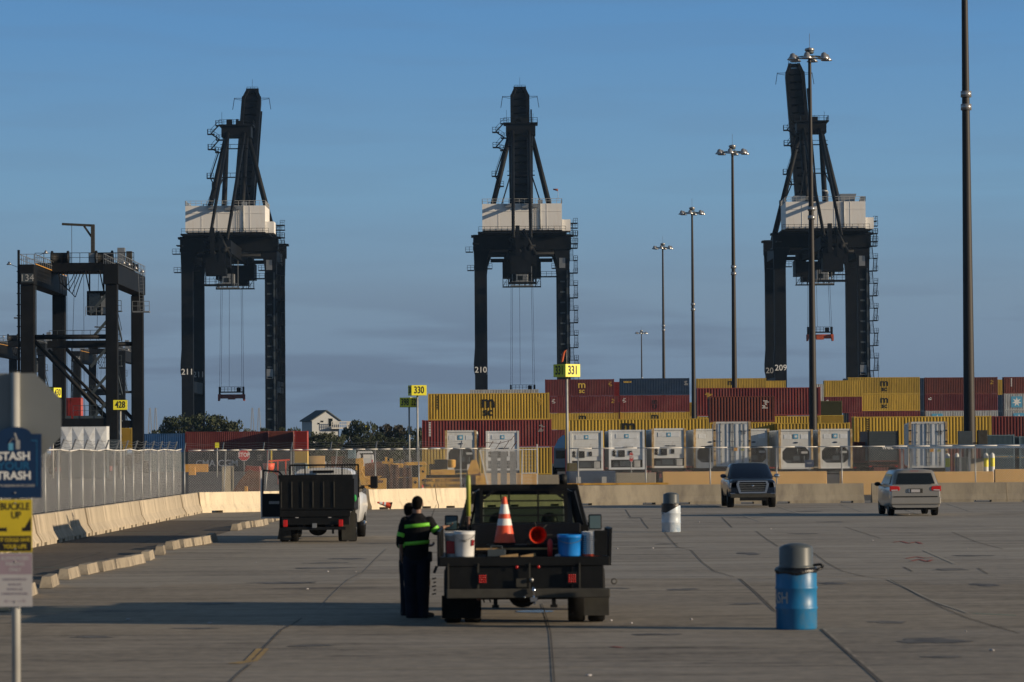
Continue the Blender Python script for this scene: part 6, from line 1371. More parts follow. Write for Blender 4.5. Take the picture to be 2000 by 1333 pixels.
b = MB(); b.add([(.1535 * math.sin(a), -.1535 * math.cos(a), z) for z in (.02, .34) for a in [(-1.5 + k * .11) for k in range(9)]], [(k, k + 1, k + 10, k + 9) for k in range(8)]); b.build('blue_label', mat('teal_label', (.03, .22, .34), .4, var=.2), bk4, fixn=False)
MB().lathe([(.153, .0), (.155, .03)], n=24).build('orange_ring', 'orange', bk4, fixn=False)
w_ = MB().sphere((0, 0, 0), (.09, .07, .03), 10, 6).build('plastic_scrap', 'signwht'); w_.location = L_(.52, .12, 1.0); tag(w_, 'crumpled white plastic scrap on the truck deck beside the blue bucket', 'scrap')

# ---- white dump body truck with its door open
wy = 93.6; wx = P(614, 950, wy).x
wt = thing('dump_truck', 'white cab truck with tall black dump body and its left door hanging open', 'truck', (wx, wy, 0))
b = MB().box((-.95, 0, .92), (1.03, .06, 1.86)); b.box((-.99, -.02, 1.76), (1.03, .08, 1.87)); b.box((1.03, 0, .9), (1.09, .06, 1.76)); b.box((-.97, .06, .92), (-.92, 3.3, 1.85)); b.box((1.0, .06, .92), (1.05, 3.3, 1.85)); b.box((-.97, 3.25, .92), (1.05, 3.3, 1.85)); b.box((-.97, .06, .86), (1.05, 3.3, .93)); b.build('dump_body', 'bed', wt)
b = MB()
for k in range(6): b.box((-.92 + k * .29 + (.0 if k else 0), -.03, .98), (-.895 + k * .29, .0, 1.68))
b.build('tailgate_rib', 'flap', wt)
b = MB().bar((-.88, 3.2, 2.12), (1.08, 3.2, 2.12), .05); b.bar((-.88, 3.2, 1.8), (-.88, 3.2, 2.12), .05); b.bar((1.06, 3.2, 1.2), (1.06, 3.2, 2.12), .05); b.bar((-.45, 3.2, 1.8), (-.45, 3.2, 2.12), .04); b.bar((.60, 3.2, 1.8), (.60, 3.2, 2.12), .04)
for k in range(24): b.bar((-.85 + k * .08, 3.2, 1.86), (-.85 + k * .08, 3.2, 2.1), .008)
b.build('cab_guard', 'bed', wt)
b = MB().box((-.95, .0, .72), (.98, .12, .90)); b.box((-.9, .05, .5), (.95, .3, .72)); b.build('rear_sill', 'bed', wt, bevel=.01)
b = MB().box((-.45, .1, .45), (-.33, 7.2, .62)); b.box((.33, .1, .45), (.45, 7.2, .62)); b.box((-.8, .0, .36), (.85, .08, .44)); b.sphere((0, 1.6, .36), (.26, .22, .20), 12, 8); b.tube((-.8, 1.6, .40), (.8, 1.6, .40), .07); b.box((-.42, .2, .25), (-.36, .3, .45)); b.box((.46, .2, .25), (.52, .3, .45)); b.build('chassis_frame', 'black', wt)
for x in (-.80, .72): MB().box((x - .06, -.03, .45), (x + .06, .0, .64)).build('tail_light', 'redl', wt, bevel=.015)
MB().box((-.06, -.05, .42), (.06, .05, .54)).build('receiver_hitch', 'rail', wt)
b = MB(); [b.box((x - .04, -.01, .69), (x + .04, -.003, .71)) for x in (-.48, .42)]; b.build('reflector', 'signwht', wt)
MB().prism([(-1.05, .10), (-.68, .07), (-.68, .42), (-1.0, .42)], 'y', .5, .52).build('mud_flap', 'flap', wt); MB().prism([(.72, .05), (1.10, .05), (1.10, .95), (.72, .6)], 'y', .5, .52).build('mud_flap', 'flap', wt)
for x in (-.93, -.66, .70, .96): wheel(wt, (x, 1.6, .40), .40, .24)
for x in (-.9, .98): wheel(wt, (x, 6.6, .40), .40, .25)
cab = [(1.0, .5), (1.06, .9), (1.05, 1.25), (.97, 1.32), (.90, 1.55), (.80, 1.92), (.68, 2.0), (.3, 2.03)]
b = MB(); b.T = Matrix.Translation((.06, 0, 0)); b.loft([ring(y, [(x * k, z) for x, z in cab]) for y, k in ((3.6, .97), (3.7, 1), (5.8, 1), (6.0, .99))])
b.loft([ring(6.0, [(x * .99, z) for x, z in cab]), ring(6.6, [(1.0, .5), (1.08, .9), (1.06, 1.22), (.97, 1.30), (.92, 1.31), (.85, 1.32), (.68, 1.33), (.3, 1.33)])]); b.loft([ring(y, [(1.0, .5), (1.08, .9), (1.04, 1.2), (.97, 1.26), (.92, 1.28), (.85, 1.29), (.68, 1.30), (.3, 1.3)]) for y in (6.6, 7.6)]); b.build('cab_body', 'carwht', wt)
MB().box((-.25, 3.57, 1.90), (.35, 3.66, 1.97)).build('brake_lamp', 'black', wt)
MB().box((-.45, 3.56, 1.45), (.58, 3.58, 1.85)).build('rear_window', 'glass', wt)
q = MB().add([(1.06, 4.0, 1.33), (1.06, 5.8, 1.33), (.93, 5.6, 1.85), (.93, 4.1, 1.85)], [(0, 1, 2, 3)]); q.build('side_window', 'glass', wt)
m_ = MB().box((1.28, 6.0, 1.42), (1.50, 6.1, 1.78)).build('side_mirror', 'carblk', wt, bevel=.03); MB().bar((1.0, 6.05, 1.45), (1.3, 6.05, 1.50), .07).build('mirror_arm', 'carblk', wt); MB().box((1.12, 6.0, 1.44), (1.22, 6.02, 1.50)).build('marker_light', 'ochrep', wt)
b = MB(); b.T = Matrix.Translation((-1.02, 5.2, 0)) @ Matrix.Rotation(RAD(8), 4, 'Z')
b.box((-.80, -.04, .62), (-.02, .06, 1.30)); b.bar((-.78, .0, 1.28), (-.76, .0, 1.97), .05); b.bar((-.76, .0, 1.97), (-.30, .0, 1.93), .05); b.bar((-.30, .0, 1.93), (0.0, 0, 1.55), .05); b.bar((-.02, 0, 1.55), (-.02, 0, 1.28), .05); d_ = b.build('door', 'carblk', wt)
b = MB(); b.T = Matrix.Translation((-1.02, 5.2, 0)) @ Matrix.Rotation(RAD(8), 4, 'Z'); b.box((-.84, -.05, .60), (-.80, .07, 1.97)); b.box((-.84, -.05, .58), (-.02, .07, .625)); b.build('door_edge', 'carwht', d_)
b = MB(); b.T = Matrix.Translation((-1.02, 5.2, 0)) @ Matrix.Rotation(RAD(8), 4, 'Z'); b.box((-.6, -.07, 1.0), (-.3, -.041, 1.08)); b.build('handle', 'rail', d_)
MB().sphere((1.10, .15, 1.22), (.05, .06, .10), 8, 6).build('green_rag', mat('green_cloth', (.02, .28, .07), .8, var=.2), wt)
MB().tube((1.15, 3.7, .45), (1.15, 5.2, .45), .06).build('step_bar', 'chrome', wt)

# ---- dark blue pickup facing the camera
py_ = 144.0; px_ = P(1470, 950, py_).x
pk = thing('pickup_truck', 'dark blue crew cab pickup with chrome grille facing the camera', 'pickup', (px_, py_, 0))
low = [(.80, .42), (.98, .48), (1.01, .72), (1.0, .98), (.96, 1.10), (.86, 1.18), (.5, 1.22)]
b = MB(); b.loft([ring(y, [(x * k, z * q if z > .6 else z) for x, z in low]) for y, k, q in ((0.0, .90, .96), (.10, .97, .98), (.3, 1.0, 1.0), (1.25, 1.0, 1.03), (1.4, 1.0, 1.04), (3.9, 1.0, 1.06), (5.7, 1.0, 1.06), (5.8, .98, 1.05))]); b.build('body', 'carblu', pk)
ghp = [(.97, 1.20), (.95, 1.30), (.80, 1.76), (.70, 1.84), (.4, 1.87)]
b = MB(); b.loft([ring(1.15, [(.96, 1.20), (.95, 1.22), (.93, 1.24), (.8, 1.25), (.4, 1.26)]), ring(2.0, ghp), ring(3.7, ghp), ring(3.95, [(x * .98, z - .04) for x, z in ghp])]); b.build('cab_roof', 'carblu', pk)
def screen(parent, y0, y1, z0, z1, w0, w1, name='windshield', m='glass', off=-.015):
    return MB().add([(-w0, y0 + off, z0), (w0, y0 + off, z0), (w1, y1 + off, z1), (-w1, y1 + off, z1)], [(0, 1, 2, 3)]).build(name, m, parent)
screen(pk, 1.20, 1.98, 1.27, 1.80, .83, .68)
for sx in (-1, 1):
    q = MB().add([(sx * .965, 1.5, 1.30), (sx * .965, 3.7, 1.30), (sx * .835, 3.6, 1.70), (sx * .835, 2.1, 1.70)], [(0, 1, 2, 3)]); q.build('side_window', 'glass', pk)
g_ = MB().prism([(-.66, .98), (-.60, 1.12), (.60, 1.12), (.66, .98), (.56, .64), (-.56, .64)], 'y', -.05, .02).build('grille', 'black', pk)
b = MB()
for z in (.74, .83, .92, 1.01): b.bar((-.56, -.065, z), (.56, -.065, z), .018)
b.build('grille_bar', 'rail', g_)
b = MB(); b.bar((-.63, -.06, 1.11), (.63, -.06, 1.11), .05); b.bar((-.57, -.06, .64), (.57, -.06, .64), .07)
for sx in (-1, 1): b.prism([(sx * .69, 1.0), (sx * .60, 1.13), (sx * .54, 1.10), (sx * .58, .98), (sx * .50, .66), (sx * .58, .62)], 'y', -.08, -.02)
b.build('chrome_surround', 'chrome', g_)
MB().sphere((0, -.07, .92), (.06, .02, .045), 10, 6).build('badge', 'chrome', g_)
for sx in (-1, 1):
    l = MB().prism([(sx * .68, 1.08), (sx * .95, 1.04), (sx * .97, .86), (sx * .70, .84)], 'y', .0, .10).build('headlight', mat('lamp_lens', (.45, .46, .48), .08, .5, var=.05), pk)
    MB().box((sx * .84 - .10, -.06, .44), (sx * .84 + .10, .05, .62)).build('fog_light', 'chrome', pk, bevel=.02)
    MB().sphere((sx * 1.14, 1.55, 1.33), (.13, .07, .09), 12, 8).build('side_mirror', 'chrome' if sx > 0 else 'carblu', pk); MB().bar((sx * .95, 1.58, 1.28), (sx * 1.06, 1.56, 1.31), .04).build('mirror_arm', 'carblu', pk)
    MB().box((sx * .50 - .08, -.062, .46), (sx * .50 + .08, -.055, .56)).build('tow_hook', 'black', pk); wheel(pk, (sx * .88, 1.0, .41), .41, .28); wheel(pk, (sx * .88, 4.7, .41), .41, .28)
MB().box((-.95, -.07, .42), (.95, .04, .60)).build('bumper', 'flap', pk, bevel=.03)
MB().box((-.55, -.075, .30), (.55, .0, .42)).build('air_dam', 'black', pk)

# ---- champagne minivan seen from behind
my = 124.5; mx = P(1788, 950, my).x
mv = thing('minivan', 'champagne silver minivan seen from behind at the right', 'minivan', (mx, my, 0))
low = [(.75, .30), (.90, .34), (.93, .55), (.93, .80), (.91, 1.0), (.87, 1.08), (.5, 1.12)]
b = MB(); b.loft([ring(y, [(x * k, z) for x, z in low]) for y, k in ((0, .93), (.06, .98), (.25, 1.0), (3.6, 1.0), (4.4, .98), (4.85, .90))]); b.build('body', 'carsil', mv)
gh_ = [(.90, 1.05), (.87, 1.15), (.74, 1.58), (.66, 1.66), (.35, 1.70)]
b = MB(); b.loft([ring(.10, [(x * .97, 1.05 if i == 0 else z - .0) for i, (x, z) in enumerate([(.90, 1.05), (.85, 1.12), (.84, 1.14), (.66, 1.15), (.35, 1.15)])]), ring(.36, [(.9, 1.05), (.86, 1.15), (.73, 1.52), (.65, 1.60), (.35, 1.63)]), ring(.55, gh_), ring(2.8, gh_), ring(3.9, [(.9, 1.05), (.86, 1.10), (.80, 1.12), (.66, 1.14), (.35, 1.15)])]); b.build('roof', 'carsil', mv)
MB().add([(-.72, .055, 1.17), (.72, .055, 1.17), (.60, .27, 1.56), (-.60, .27, 1.56)], [(0, 1, 2, 3)]).build('rear_window', 'glass', mv)
for sx in (-1, 1):
    q = MB(); q.add([(sx * .897, .55, 1.16), (sx * .897, 3.3, 1.16), (sx * .78, 2.75, 1.53), (sx * .78, .65, 1.53)], [(0, 1, 2, 3)]); q.build('side_window', mat('blue_side_glass', (.06, .12, .18), .08, var=.1), mv)
    MB().prism([(sx * .93, .90), (sx * .93, 1.10), (sx * .60, 1.08), (sx * .56, 1.0), (sx * .60, .92)], 'y', -.03, .16).build('tail_light', 'redl', mv, bevel=.02)
    MB().prism([(sx * .88, .915), (sx * .88, .96), (sx * .66, .965), (sx * .64, .93)], 'y', -.036, -.031).build('reverse_lamp', 'signwht', mv)
    wheel(mv, (sx * .80, .95, .33), .33, .22); wheel(mv, (sx * .80, 3.95, .33), .33, .22)
    MB().sphere((sx * 1.04, 3.2, 1.14), (.12, .07, .08), 12, 8).build('side_mirror', 'carblk', mv); MB().bar((sx * .88, 3.22, 1.10), (sx * .98, 3.2, 1.12), .04).build('mirror_arm', 'carblk', mv)
    MB().bar((sx * .62, .7, 1.71), (sx * .62, 2.6, 1.71), .04, .04).build('roof_rack', 'black', mv)
MB().box((-.92, -.07, .42), (.92, .08, .68)).build('bumper', 'carsil', mv, bevel=.04); MB().box((-.80, -.03, .68), (.80, .03, .72)).build('bumper_gap', 'black', mv)
MB().box((-.26, -.02, .84), (.26, -.002, 1.0)).build('plate_recess', 'flap', mv); MB().box((-.16, -.03, .86), (.16, -.021, .97)).build('licence_plate', 'signwht', mv); MB().box((-.26, -.035, .86), (-.20, -.021, .99)).build('chrome_fitting', 'chrome', mv)
MB().box((-.16, .36, 1.60), (.16, .42, 1.64)).build('brake_lamp', 'redl', mv)
MB().bar((.0, .08, 1.18), (.30, .10, 1.19), .02).build('wiper', 'black', mv)
b = MB().box((-.75, .1, .22), (.75, 3.8, .31)); b.tube((.4, -.05, .26), (.4, .6, .28), .04); b.box((-.85, .25, .26), (-.70, .8, .36)); b.build('underbody', 'black', mv)

# ================================================================== BARRELS
def barrel(u, v, m, label, txt=None, bag='ring', lidu=0.0, rz=0.0):
    c = G(u, v); c.y += .28; c.x *= c.y / (c.y - .28)
    t = thing('trash_barrel', label, 'trash barrel', (c.x, c.y, 0), rz)
    r = .286; b = MB()
    b.lathe([(.001, 0), (r * .97, .0), (r, .02), (r, .27), (r + .010, .285), (r + .010, .305), (r, .32), (r, .55), (r + .010, .565), (r + .010, .585), (r, .60), (r, .80), (r * .99, .83), (r * .94, .85)], n=40); b.build('drum', m, t, fixn=False)
    if bag == 'ring':
        rb = MB(); n = 28; rings = []
        for z, rr, th in ((.80, r + .006, 0), (.825, r + .018, .3), (.86, r - .005, .7), (.865, r - .05, 1)):
            rings.append([(rr * math.cos(a), rr * math.sin(a), z - .035 * max(0, -math.sin(a + .2)) * (1 - th) + .012 * math.sin(a * 5) * (1 - th)) for a in [2 * math.pi * k / n for k in range(n)]])
        rb.loft(rings, cap=False); rb.path([(r * .75, -.10, .80), (r + .06, -.10, .85), (r + .085, -.08, .875), (r + .04, -.06, .90), (r - .05, .0, .885)], .018, 8); rb.build('bin_bag', 'bagm', t, fixn=False)
    else:
        n = 40; rings = []
        for q in range(4):
            rings.append([((r + .008 + .004 * math.sin(k * 2.1 + q)) * math.cos(a), (r + .008 + .004 * math.sin(k * 2.1 + q)) * math.sin(a), .865 - (q / 3) * (.06 + .26 * max(0, min(1, .5 - .62 * math.cos(a))))) for k, a in enumerate([2 * math.pi * k / n for k in range(n)])])
        rb = MB(); rb.loft(rings, cap=False); rb.build('bin_bag', 'bagm', t, fixn=False)
    MB().lathe([(.255, .85), (.262, .865), (.245, .875), (.237, .89), (.234, 1.13), (.225, 1.145), (.16, 1.175), (.07, 1.195), (.001, 1.198)], n=36).build('dome_lid', 'lid', t, fixn=False)
    if txt:
        me_o = text(txt, .215, 'wht2', t, (0, 0, 0), rot=(0, 0, 0), bend=None, bold=.004, depth=.001, sx=.80)
        for v_ in me_o.data.vertices:
            a = (v_.co.x) / r - math.pi / 2 - RAD(80); rr = r + .003 + v_.co.z; v_.co = Vector((rr * math.cos(a), rr * math.sin(a), .435 + v_.co.y))
    return t
barrel(1556, 1231, 'barrelb', 'blue steel trash barrel with domed grey lid and white letters, the nearer one', 'TRASH')
barrel(1311, 1040, 'barrelw', 'white and blue trash barrel with domed lid and slanting black bag, the farther one', None, 'slant')

# ================================================================== ROADSIDE SIGN POST AT THE LEFT
sy = 30.0; sxp = P(30, 900, sy).x; Z = lambda v: P(30, v, sy).z; k_ = sy / FPX
sp_ = thing('sign_post', 'steel post at the left edge carrying a bare octagon back and three stacked signs', 'sign post', (sxp, sy, 0))
MB().tube((0, .02, 0), (0, .02, Z(728)), .038, n=14).build('pole', 'railw', sp_)
zc = Z(817); R8 = 88 * k_ / math.cos(math.pi / 8)
MB().prism([(R8 * math.cos(math.pi / 8 + i * math.pi / 4), zc + R8 * math.sin(math.pi / 8 + i * math.pi / 4)) for i in range(8)], 'y', .06, .064).build('octagon_back', 'signback', sp_)
MB().prism([(.998 * R8 * math.cos(math.pi / 8 + i * math.pi / 4), zc + .998 * R8 * math.sin(math.pi / 8 + i * math.pi / 4)) for i in range(8)], 'y', .0641, .0655).build('octagon_face', 'redp', sp_)
hw = 52 * k_; zt, zb = Z(848), Z(973)
arch = [(-hw, zb), (hw, zb), (hw, zt), (hw * .62, zt)] + [(hw * .60 * math.cos(a), zt + .062 * math.sin(a)) for a in [math.pi * i / 12 for i in range(1, 12)]] + [(-hw * .62, zt), (-hw, zt)]
ts_ = MB().prism(arch, 'y', -.030, -.026).build('trash_sign', 'signblue', sp_)
text('STASH', .098, 'wht', ts_, (-.01, -.0305, Z(892)), bold=.003, depth=.001, sx=1.02)
text('YOUR', .098, 'signblue2', ts_, (-.01, -.0305, Z(911)), bold=.001, depth=.001, sx=1.05)
text('TRASH', .098, 'wht', ts_, (-.01, -.0305, Z(930)), bold=.003, depth=.001, sx=1.02)
text("PON TU BASURA EN SU LUGAR", .026, 'wht2', ts_, (-.01, -.0305, Z(949)), bold=.001, depth=.001)
b = MB(); b.box((-.055, -.0315, Z(880)), (-.015, -.0305, Z(866))); b.build('emblem', 'skyb', ts_)
b = MB(); b.box((.01, -.0315, Z(878)), (.045, -.0305, Z(860))); b.bar((.02, -.031, Z(860)), (.0, -.031, Z(846)), .014, .002); b.bar((-.05, -.031, Z(866)), (-.02, -.031, Z(856)), .012, .002); b.bar((-.02, -.031, Z(856)), (.02, -.031, Z(862)), .012, .002); b.build('emblem', 'wht2', ts_)
b = MB(); b.box((hw - .045, -.0312, Z(950)), (hw - .038, -.0305, Z(862))); b.box((hw - .09, -.0312, Z(862)), (hw - .038, -.0305, Z(860))); b.box((-hw + .038, -.0312, Z(950)), (-hw + .045, -.0305, Z(862))); b.build('border_line', 'signblue2', ts_)
hw = 33.5 * k_; b_s = MB().box((-hw, -.034, Z(1079)), (hw, -.030, Z(976))).build('buckle_sign', 'signgold', sp_)
text('BUCKLE', .086, 'blk', b_s, (0, -.0345, Z(990)), bold=.002, depth=.001, sx=.84); text('UP', .086, 'blk', b_s, (.01, -.0345, Z(1007)), bold=.002, depth=.001, sx=.84)
b = MB(); b.add([(hw - .01, -.0346, Z(1010)), (hw - .01, -.0346, Z(1038)), (hw - .085, -.0346, Z(1038))], [(0, 1, 2)]); b.box((-hw + .01, -.0352, Z(1038)), (hw - .01, -.0346, Z(1031))); b.box((-hw + .008, -.0352, Z(1077)), (hw - .008, -.0346, Z(1047))); b.build('black_panel', 'blk', b_s, fixn=False)
MB().box((-.07, -.0358, Z(1040)), (.06, -.0353, Z(1029))).build('buckle_picture', 'signgold', b_s)
text('IT COULD SAVE', .046, 'signgold', b_s, (0, -.036, Z(1055)), bold=.001, depth=.0008, sx=.80); text('YOUR LIFE', .050, 'signgold', b_s, (.0, -.036, Z(1068)), bold=.001, depth=.0008, sx=.85)
p_s = MB().box((-hw, -.034, Z(1185)), (hw, -.030, Z(1080.5))).build('parking_sign', 'signwht', sp_)
MB().box((-hw + .004, -.0346, Z(1122)), (hw - .004, -.0341, Z(1082))).build('violet_panel', 'signpink', p_s)
for t, v in (('AUTHORIZED', 1091), ('PARKING', 1102), ('ONLY', 1113)): text(t, .044, 'signwht', p_s, (0, -.0352, Z(v)), bold=.0012, depth=.0006, sx=.9)
for t, v in (('UNAUTHORIZED', 1132), ('VEHICLES', 1142), ('TOWED AT', 1151), ("OWNER'S EXPENSE", 1160)): text(t, .030, 'signtxt', p_s, (0, -.0352, Z(v)), bold=.0006, depth=.0006, sx=.9)
b = MB(); b.box((-.07, -.0355, Z(1174) - .004), (.07, -.035, Z(1174) + .004)); [b.add([(sx * .10, -.0352, Z(1174)), (sx * .07, -.0352, Z(1170)), (sx * .07, -.0352, Z(1178))], [(0, 1, 2)]) for sx in (-1, 1)]; b.build('arrow', 'signtxt', p_s, fixn=False)
b = MB(); [b.lathe([(.001, -.006), (.008, -.004), (.008, 0)], (0, -.034, Z(v)), 8, 'y') for v in (963, 983, 1073, 1098, 1176)]; b.build('bolt', 'rail', sp_)

# ================================================================== PEOPLE
def rem(o, vox, it=6):
    m_ = o.modifiers.new('remesh', 'REMESH'); m_.mode = 'VOXEL'; m_.voxel_size = vox; m_.use_smooth_shade = True
    s2 = o.modifiers.new('smooth', 'SMOOTH'); s2.factor = .5; s2.iterations = it; return o
def limb(b, pts, rs_):
    for (p, r1), (q, r2) in zip(zip(pts, rs_), zip(pts[1:], rs_[1:])): b.tube(p, q, r1, r2, n=12)
    for p, r1 in zip(pts, rs_): b.sphere(p, r1, 12, 8)
def ells(b, L):
    b.loft([[(cx + rx * math.cos(a), cy + ry * math.sin(a), z) for a in [2 * math.pi * k / 20 for k in range(20)]] for z, cx, cy, rx, ry in L])
def hand(b, w, dr, side, curl=.5):
    """five fingers from wrist w along direction dr, curling towards the palm side"""
    w = Vector(w); d = Vector(dr).normalized(); sd = Vector(side).normalized(); pn = d.cross(sd).normalized()
    b.loft([[w + d * t + sd * a * ws + pn * c * .013 for a, c in ((-1, -1), (1, -1), (1.1, 0), (1, 1), (-1, 1), (-1.1, 0))] for t, ws in ((-.01, .024), (.03, .036), (.085, .040))])
    for k, (off, ln) in enumerate(((-.032, .062), (-.011, .074), (.011, .078), (.031, .070))):
        a = w + d * .08 + sd * off; m1 = a + d * ln * .5 + pn * curl * .012; m2 = m1 + (d * (1 - curl) + pn * curl).normalized() * ln * .32; m3 = m2 + (d * (1 - curl * 1.5) + pn * curl * 1.2).normalized() * ln * .25
        limb(b, [a, m1, m2, m3], [.0098, .0092, .0085, .0075])
    a = w + d * .025 + sd * .034; limb(b, [a, a + d * .025 + sd * .024, a + d * .055 + sd * .028 + pn * .012], [.0125, .011, .009])
def person(label, loc, rz, H, arms, lean=0.0, feet=((-.11, .0, .1), (.12, .02, -.5)), headturn=0.0, bands=True, headtilt=0.0):
    t = thing('person', label, 'person', loc, rz); k = H / 1.78
    S = lambda p: Vector(p) * k
    tor = [(.90, 0, 0, .165, .115), (1.0, 0, .0, .155, .11), (1.15, lean * .3, .0, .15, .105), (1.30, lean * .7, .0, .172, .115), (1.40, lean, .0, .18, .11), (1.47, lean, .0, .13, .085), (1.52, lean, .01, .065, .06)]
    hc = S((lean, .035, 1.665))
    b = MB(); ells(b, [(z * k, cx * k, cy * k, rx * .86 * k, ry * .86 * k) for z, cx, cy, rx, ry in tor]); b.tube(S((lean, .01, 1.46)), S((lean, .02, 1.60)), .058 * k, n=14)
    ft_ = math.cos(headturn), math.sin(headturn)
    def HP(x, y, z): return hc + Vector((x * ft_[0] - y * ft_[1], x * ft_[1] + y * ft_[0], z)) * k
    b.sphere(hc + Vector((0, -.005, .025)) * k, (.076 * k, .094 * k, .092 * k), 16, 12); b.sphere(HP(0, .02, -.045), (.056 * k, .068 * k, .062 * k), 14, 10)
    b.sphere(HP(0, .095, -.015), (.013 * k, .022 * k, .022 * k), 8, 6); b.sphere(HP(0, .082, -.062), (.024 * k, .012 * k, .009 * k), 8, 6); b.sphere(HP(0, .070, -.095), (.025 * k, .022 * k, .018 * k), 8, 6)
    for sx in (-1, 1): b.sphere(HP(sx * .080, -.005, -.005), (.011 * k, .02 * k, .032 * k), 8, 6); b.sphere(HP(sx * .03, .082, .018), (.018 * k, .010 * k, .008 * k), 8, 6)
    for side, (el, wr, hd) in zip((-1, 1), arms):
        sh = S((lean + side * .175, 0, 1.425)); limb(b, [sh, S(el), S(wr)], [.048 * k, .038 * k, .027 * k]); hand(b, S(wr), Vector(hd), Vector((0, 1, 0)) if abs(Vector(hd).normalized().y) < .7 else Vector((-side, 0, .2)), .5)
    for side, (fx, fy, yaw) in zip((-1, 1), feet): limb(b, [S((side * .09, 0, .92)), S((side * .5 * .2 + fx * .5, .015, .50)), S((fx, fy, .10))], [.085 * k, .058 * k, .042 * k])
    rem(b.build('body', 'skin', t), .0085, 3)
    for sx in (-1, 1): MB().sphere(HP(sx * .030, .086, .010), .009 * k, 8, 6).build('eye', 'signwht', t)
    # hair cap
    b = MB(); b.sphere(hc + Vector((0, -.012, .034)) * k, (.084 * k, .098 * k, .092 * k), 16, 12); b.sphere(HP(0, -.045, -.02), (.074 * k, .062 * k, .07 * k), 12, 8); rem(b.build('hair', 'hair', t), .012, 2)
    # jacket
    b = MB(); J = [(.84, 0, 0, .178, .13), (.95, 0, 0, .182, .135), (1.08, lean * .2, 0, .178, .13), (1.22, lean * .5, 0, .187, .135), (1.36, lean * .9, 0, .202, .138), (1.43, lean, -.0, .195, .12), (1.48, lean, 0, .12, .09), (1.535, lean, .01, .072, .068)]
    ells(b, [(z * k, cx * k, cy * k, rx * k, ry * k) for z, cx, cy, rx, ry in J])
    for side, (el, wr, hd) in zip((-1, 1), arms):
        sh = S((lean + side * .178, 0, 1.415)); e_ = S(el); w_ = S(wr); limb(b, [sh, e_, e_.lerp(w_, .10)], [.076 * k, .066 * k, .064 * k])
    rem(b.build('jacket', 'jacket', t), .013, 4)
    b = MB(); ells(b, [(.80 * k, 0, 0, .172 * k, .125 * k), (.92 * k, 0, 0, .172 * k, .125 * k), (.99 * k, 0, 0, .165 * k, .118 * k)])
    for side, (fx, fy, yaw) in zip((-1, 1), feet): limb(b, [S((side * .088, 0, .84)), S((side * .045 + fx * .55, .01, .48)), S((fx, fy + .005, .13)), S((fx, fy, .05))], [.118 * k, .102 * k, .090 * k, .092 * k])
    rem(b.build('trousers', 'navyc', t), .013, 4)
    for side, (fx, fy, yaw) in zip((-1, 1), feet):
        b = MB(); dx, dy = math.sin(-yaw), math.cos(yaw); a = S((fx, fy, .055)); b.sphere(a, (.052 * k, .055 * k, .055 * k), 12, 8)
        limb(b, [a + Vector((-dx * .05, -dy * .05, -.012)), a + Vector((dx * .09, dy * .09, -.012)), a + Vector((dx * .17, dy * .17, -.018))], [.042, .043, .035])
        q = rem(b.build('boot', 'boot', t), .01, 3)
    if bands:
        def at_z(z):
            for (z0, c0, d0, r0, q0), (z1, c1, d1, r1, q1) in zip(J, J[1:]):
                if z0 <= z <= z1: f = (z - z0) / (z1 - z0); return (c0 + (c1 - c0) * f, r0 + (r1 - r0) * f, q0 + (q1 - q0) * f)
        for zb, hgt, tilt in ((1.355, .052, .02), (1.10, .052, .015)):
            rings = []
            for dz in (-hgt / 2, hgt / 2):
                cx, rx, ry = at_z(zb + dz); rings.append([((cx + (rx + .004) * math.cos(a)) * k, (ry + .004) * math.sin(a) * k, (zb + dz + tilt * math.cos(a)) * k) for a in [2 * math.pi * i / 32 for i in range(32)]])
            o = MB().loft(rings, cap=False).build('hi_vis_band', 'hivis', t, fixn=False); s3 = o.modifiers.new('solid', 'SOLIDIFY'); s3.thickness = .008; s3.offset = 1
        for side, (el, wr, hd) in zip((-1, 1), arms):
            sh = S((lean + side * .178, 0, 1.415)); e_ = S(el); p = sh.lerp(e_, .78); d = (e_ - sh).normalized(); MB().tube(p - d * .03, p + d * .03, .070 * k, .068 * k, n=20, cap=False).build('sleeve_band', 'hivis', t, fixn=False)
    return t
ya = 51.55; xa_ = P(813, 1000, ya).x
pa = person('person with back turned in black jacket with lime bands, one hand on the truck side', (xa_, ya, 0), RAD(-4), 1.83,
       [((-.235, -.02, 1.16), (-.225, .05, .93), (-.02, .05, -1)), ((.285, .03, 1.27), (.40, .17, 1.33), (1, .6, .15))], lean=.015, feet=((-.075, -.02, .15), (.085, .02, -.9)))
b = MB().box((.165, .10, 1.33), (.235, .15, 1.52)); b.bar((.21, .13, 1.5), (.29, .15, 1.70), .008); b.build('shoulder_radio', 'black', pa, bevel=.01)
b = MB().box((.15, -.06, .84), (.235, .06, 1.00)); b.build('belt_pouch', 'black', pa, bevel=.02)
yb = 52.25; xb_ = P(797, 1000, yb).x
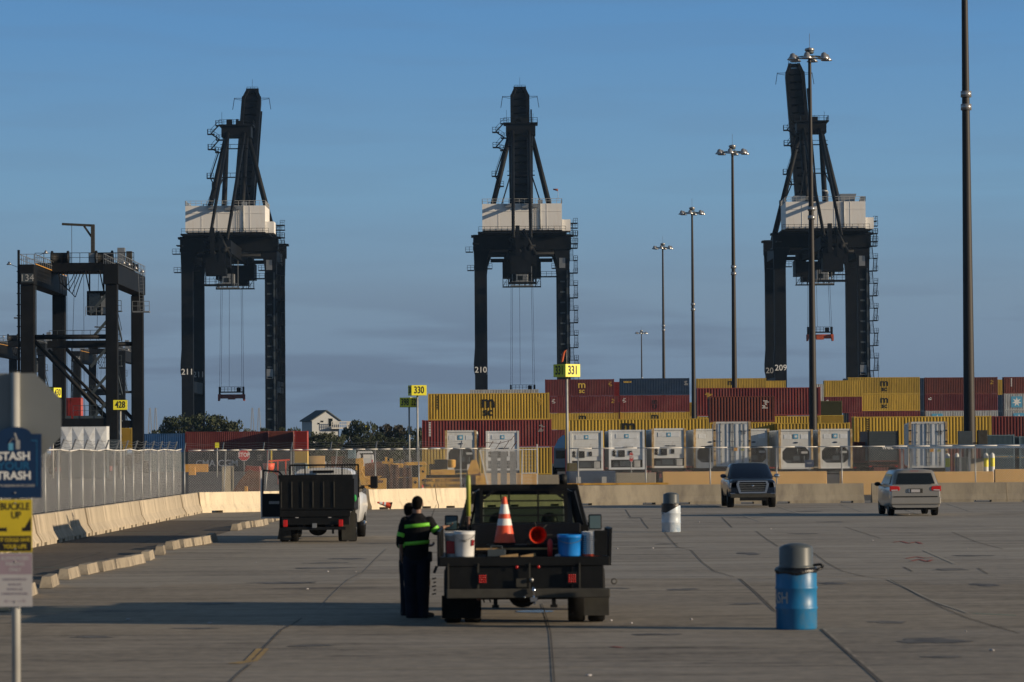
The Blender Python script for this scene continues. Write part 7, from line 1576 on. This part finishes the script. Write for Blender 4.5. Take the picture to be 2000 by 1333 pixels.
pb = person('second person half hidden behind, turned to the truck, black jacket with lime sleeve bands', (xb_, yb, 0), RAD(-62), 1.72,
       [((-.24, -.03, 1.14), (-.24, .04, .90), (0, .05, -1)), ((.22, .10, 1.14), (.14, .27, 1.10), (-.3, 1, .1))], feet=((-.10, 0, .2), (.10, .04, -.2)), headturn=.25)

# ================================================================== SMALL LITTER
lit = [(1205, 1073), (1193, 1214), (1233, 1219), (1275, 1072), (1505, 1034), (1514, 1034), (1365, 1021), (1704, 1057), (1886, 1235), (1937, 1273), (1150, 1322), (1889, 1073), (860, 990), (280, 1018), (695, 1118), (250, 1212), (410, 1220), (840, 1010), (1350, 1212), (1775, 1006), (600, 1152), (500, 1100), (640, 1118), (1995, 1073)]
for i, (u, v) in enumerate(lit):
    c = G(u, v); r_ = rs.uniform(.012, .03); b = MB(); b.sphere((0, 0, r_ * .5), (r_ * rs.uniform(1, 2), r_, r_ * .5), 7, 5)
    o = b.build('litter', 'signwht'); o.location = (c.x, c.y, .004); o.rotation_euler = (0, 0, rs.uniform(0, 3)); tag(o, 'small pale scrap of litter lying on the concrete lot', 'litter', 'scraps of litter on the lot')
pud = G(1045, 1195); o = MB().add([(.32 * math.cos(a) * rs.uniform(.8, 1.1), .45 * math.sin(a) * rs.uniform(.7, 1.1), .006) for a in [2 * math.pi * k / 14 for k in range(14)]], [list(range(14))]).build('wet_patch', mat('wet_patch', (.16, .20, .24), .25, var=.3, vs=8), fixn=False); o.location = (pud.x, pud.y, 0); tag(o, None, None, None, 'structure')

# ================================================================== AIR
hm = bpy.data.materials.new('haze_air'); hm.use_nodes = True; t_ = hm.node_tree; t_.nodes.clear()
o_ = t_.nodes.new('ShaderNodeOutputMaterial'); pv = t_.nodes.new('ShaderNodeVolumePrincipled')
pv.inputs['Color'].default_value = (.36, .62, 1.0, 1); pv.inputs['Density'].default_value = .00004; pv.inputs['Anisotropy'].default_value = 0.0
t_.links.new(pv.outputs[0], o_.inputs['Volume'])
hz = MB().box((-2500, -60, -1.2), (2500, 8200, 128)).build('haze', hm); tag(hz, None, None, None, 'stuff')
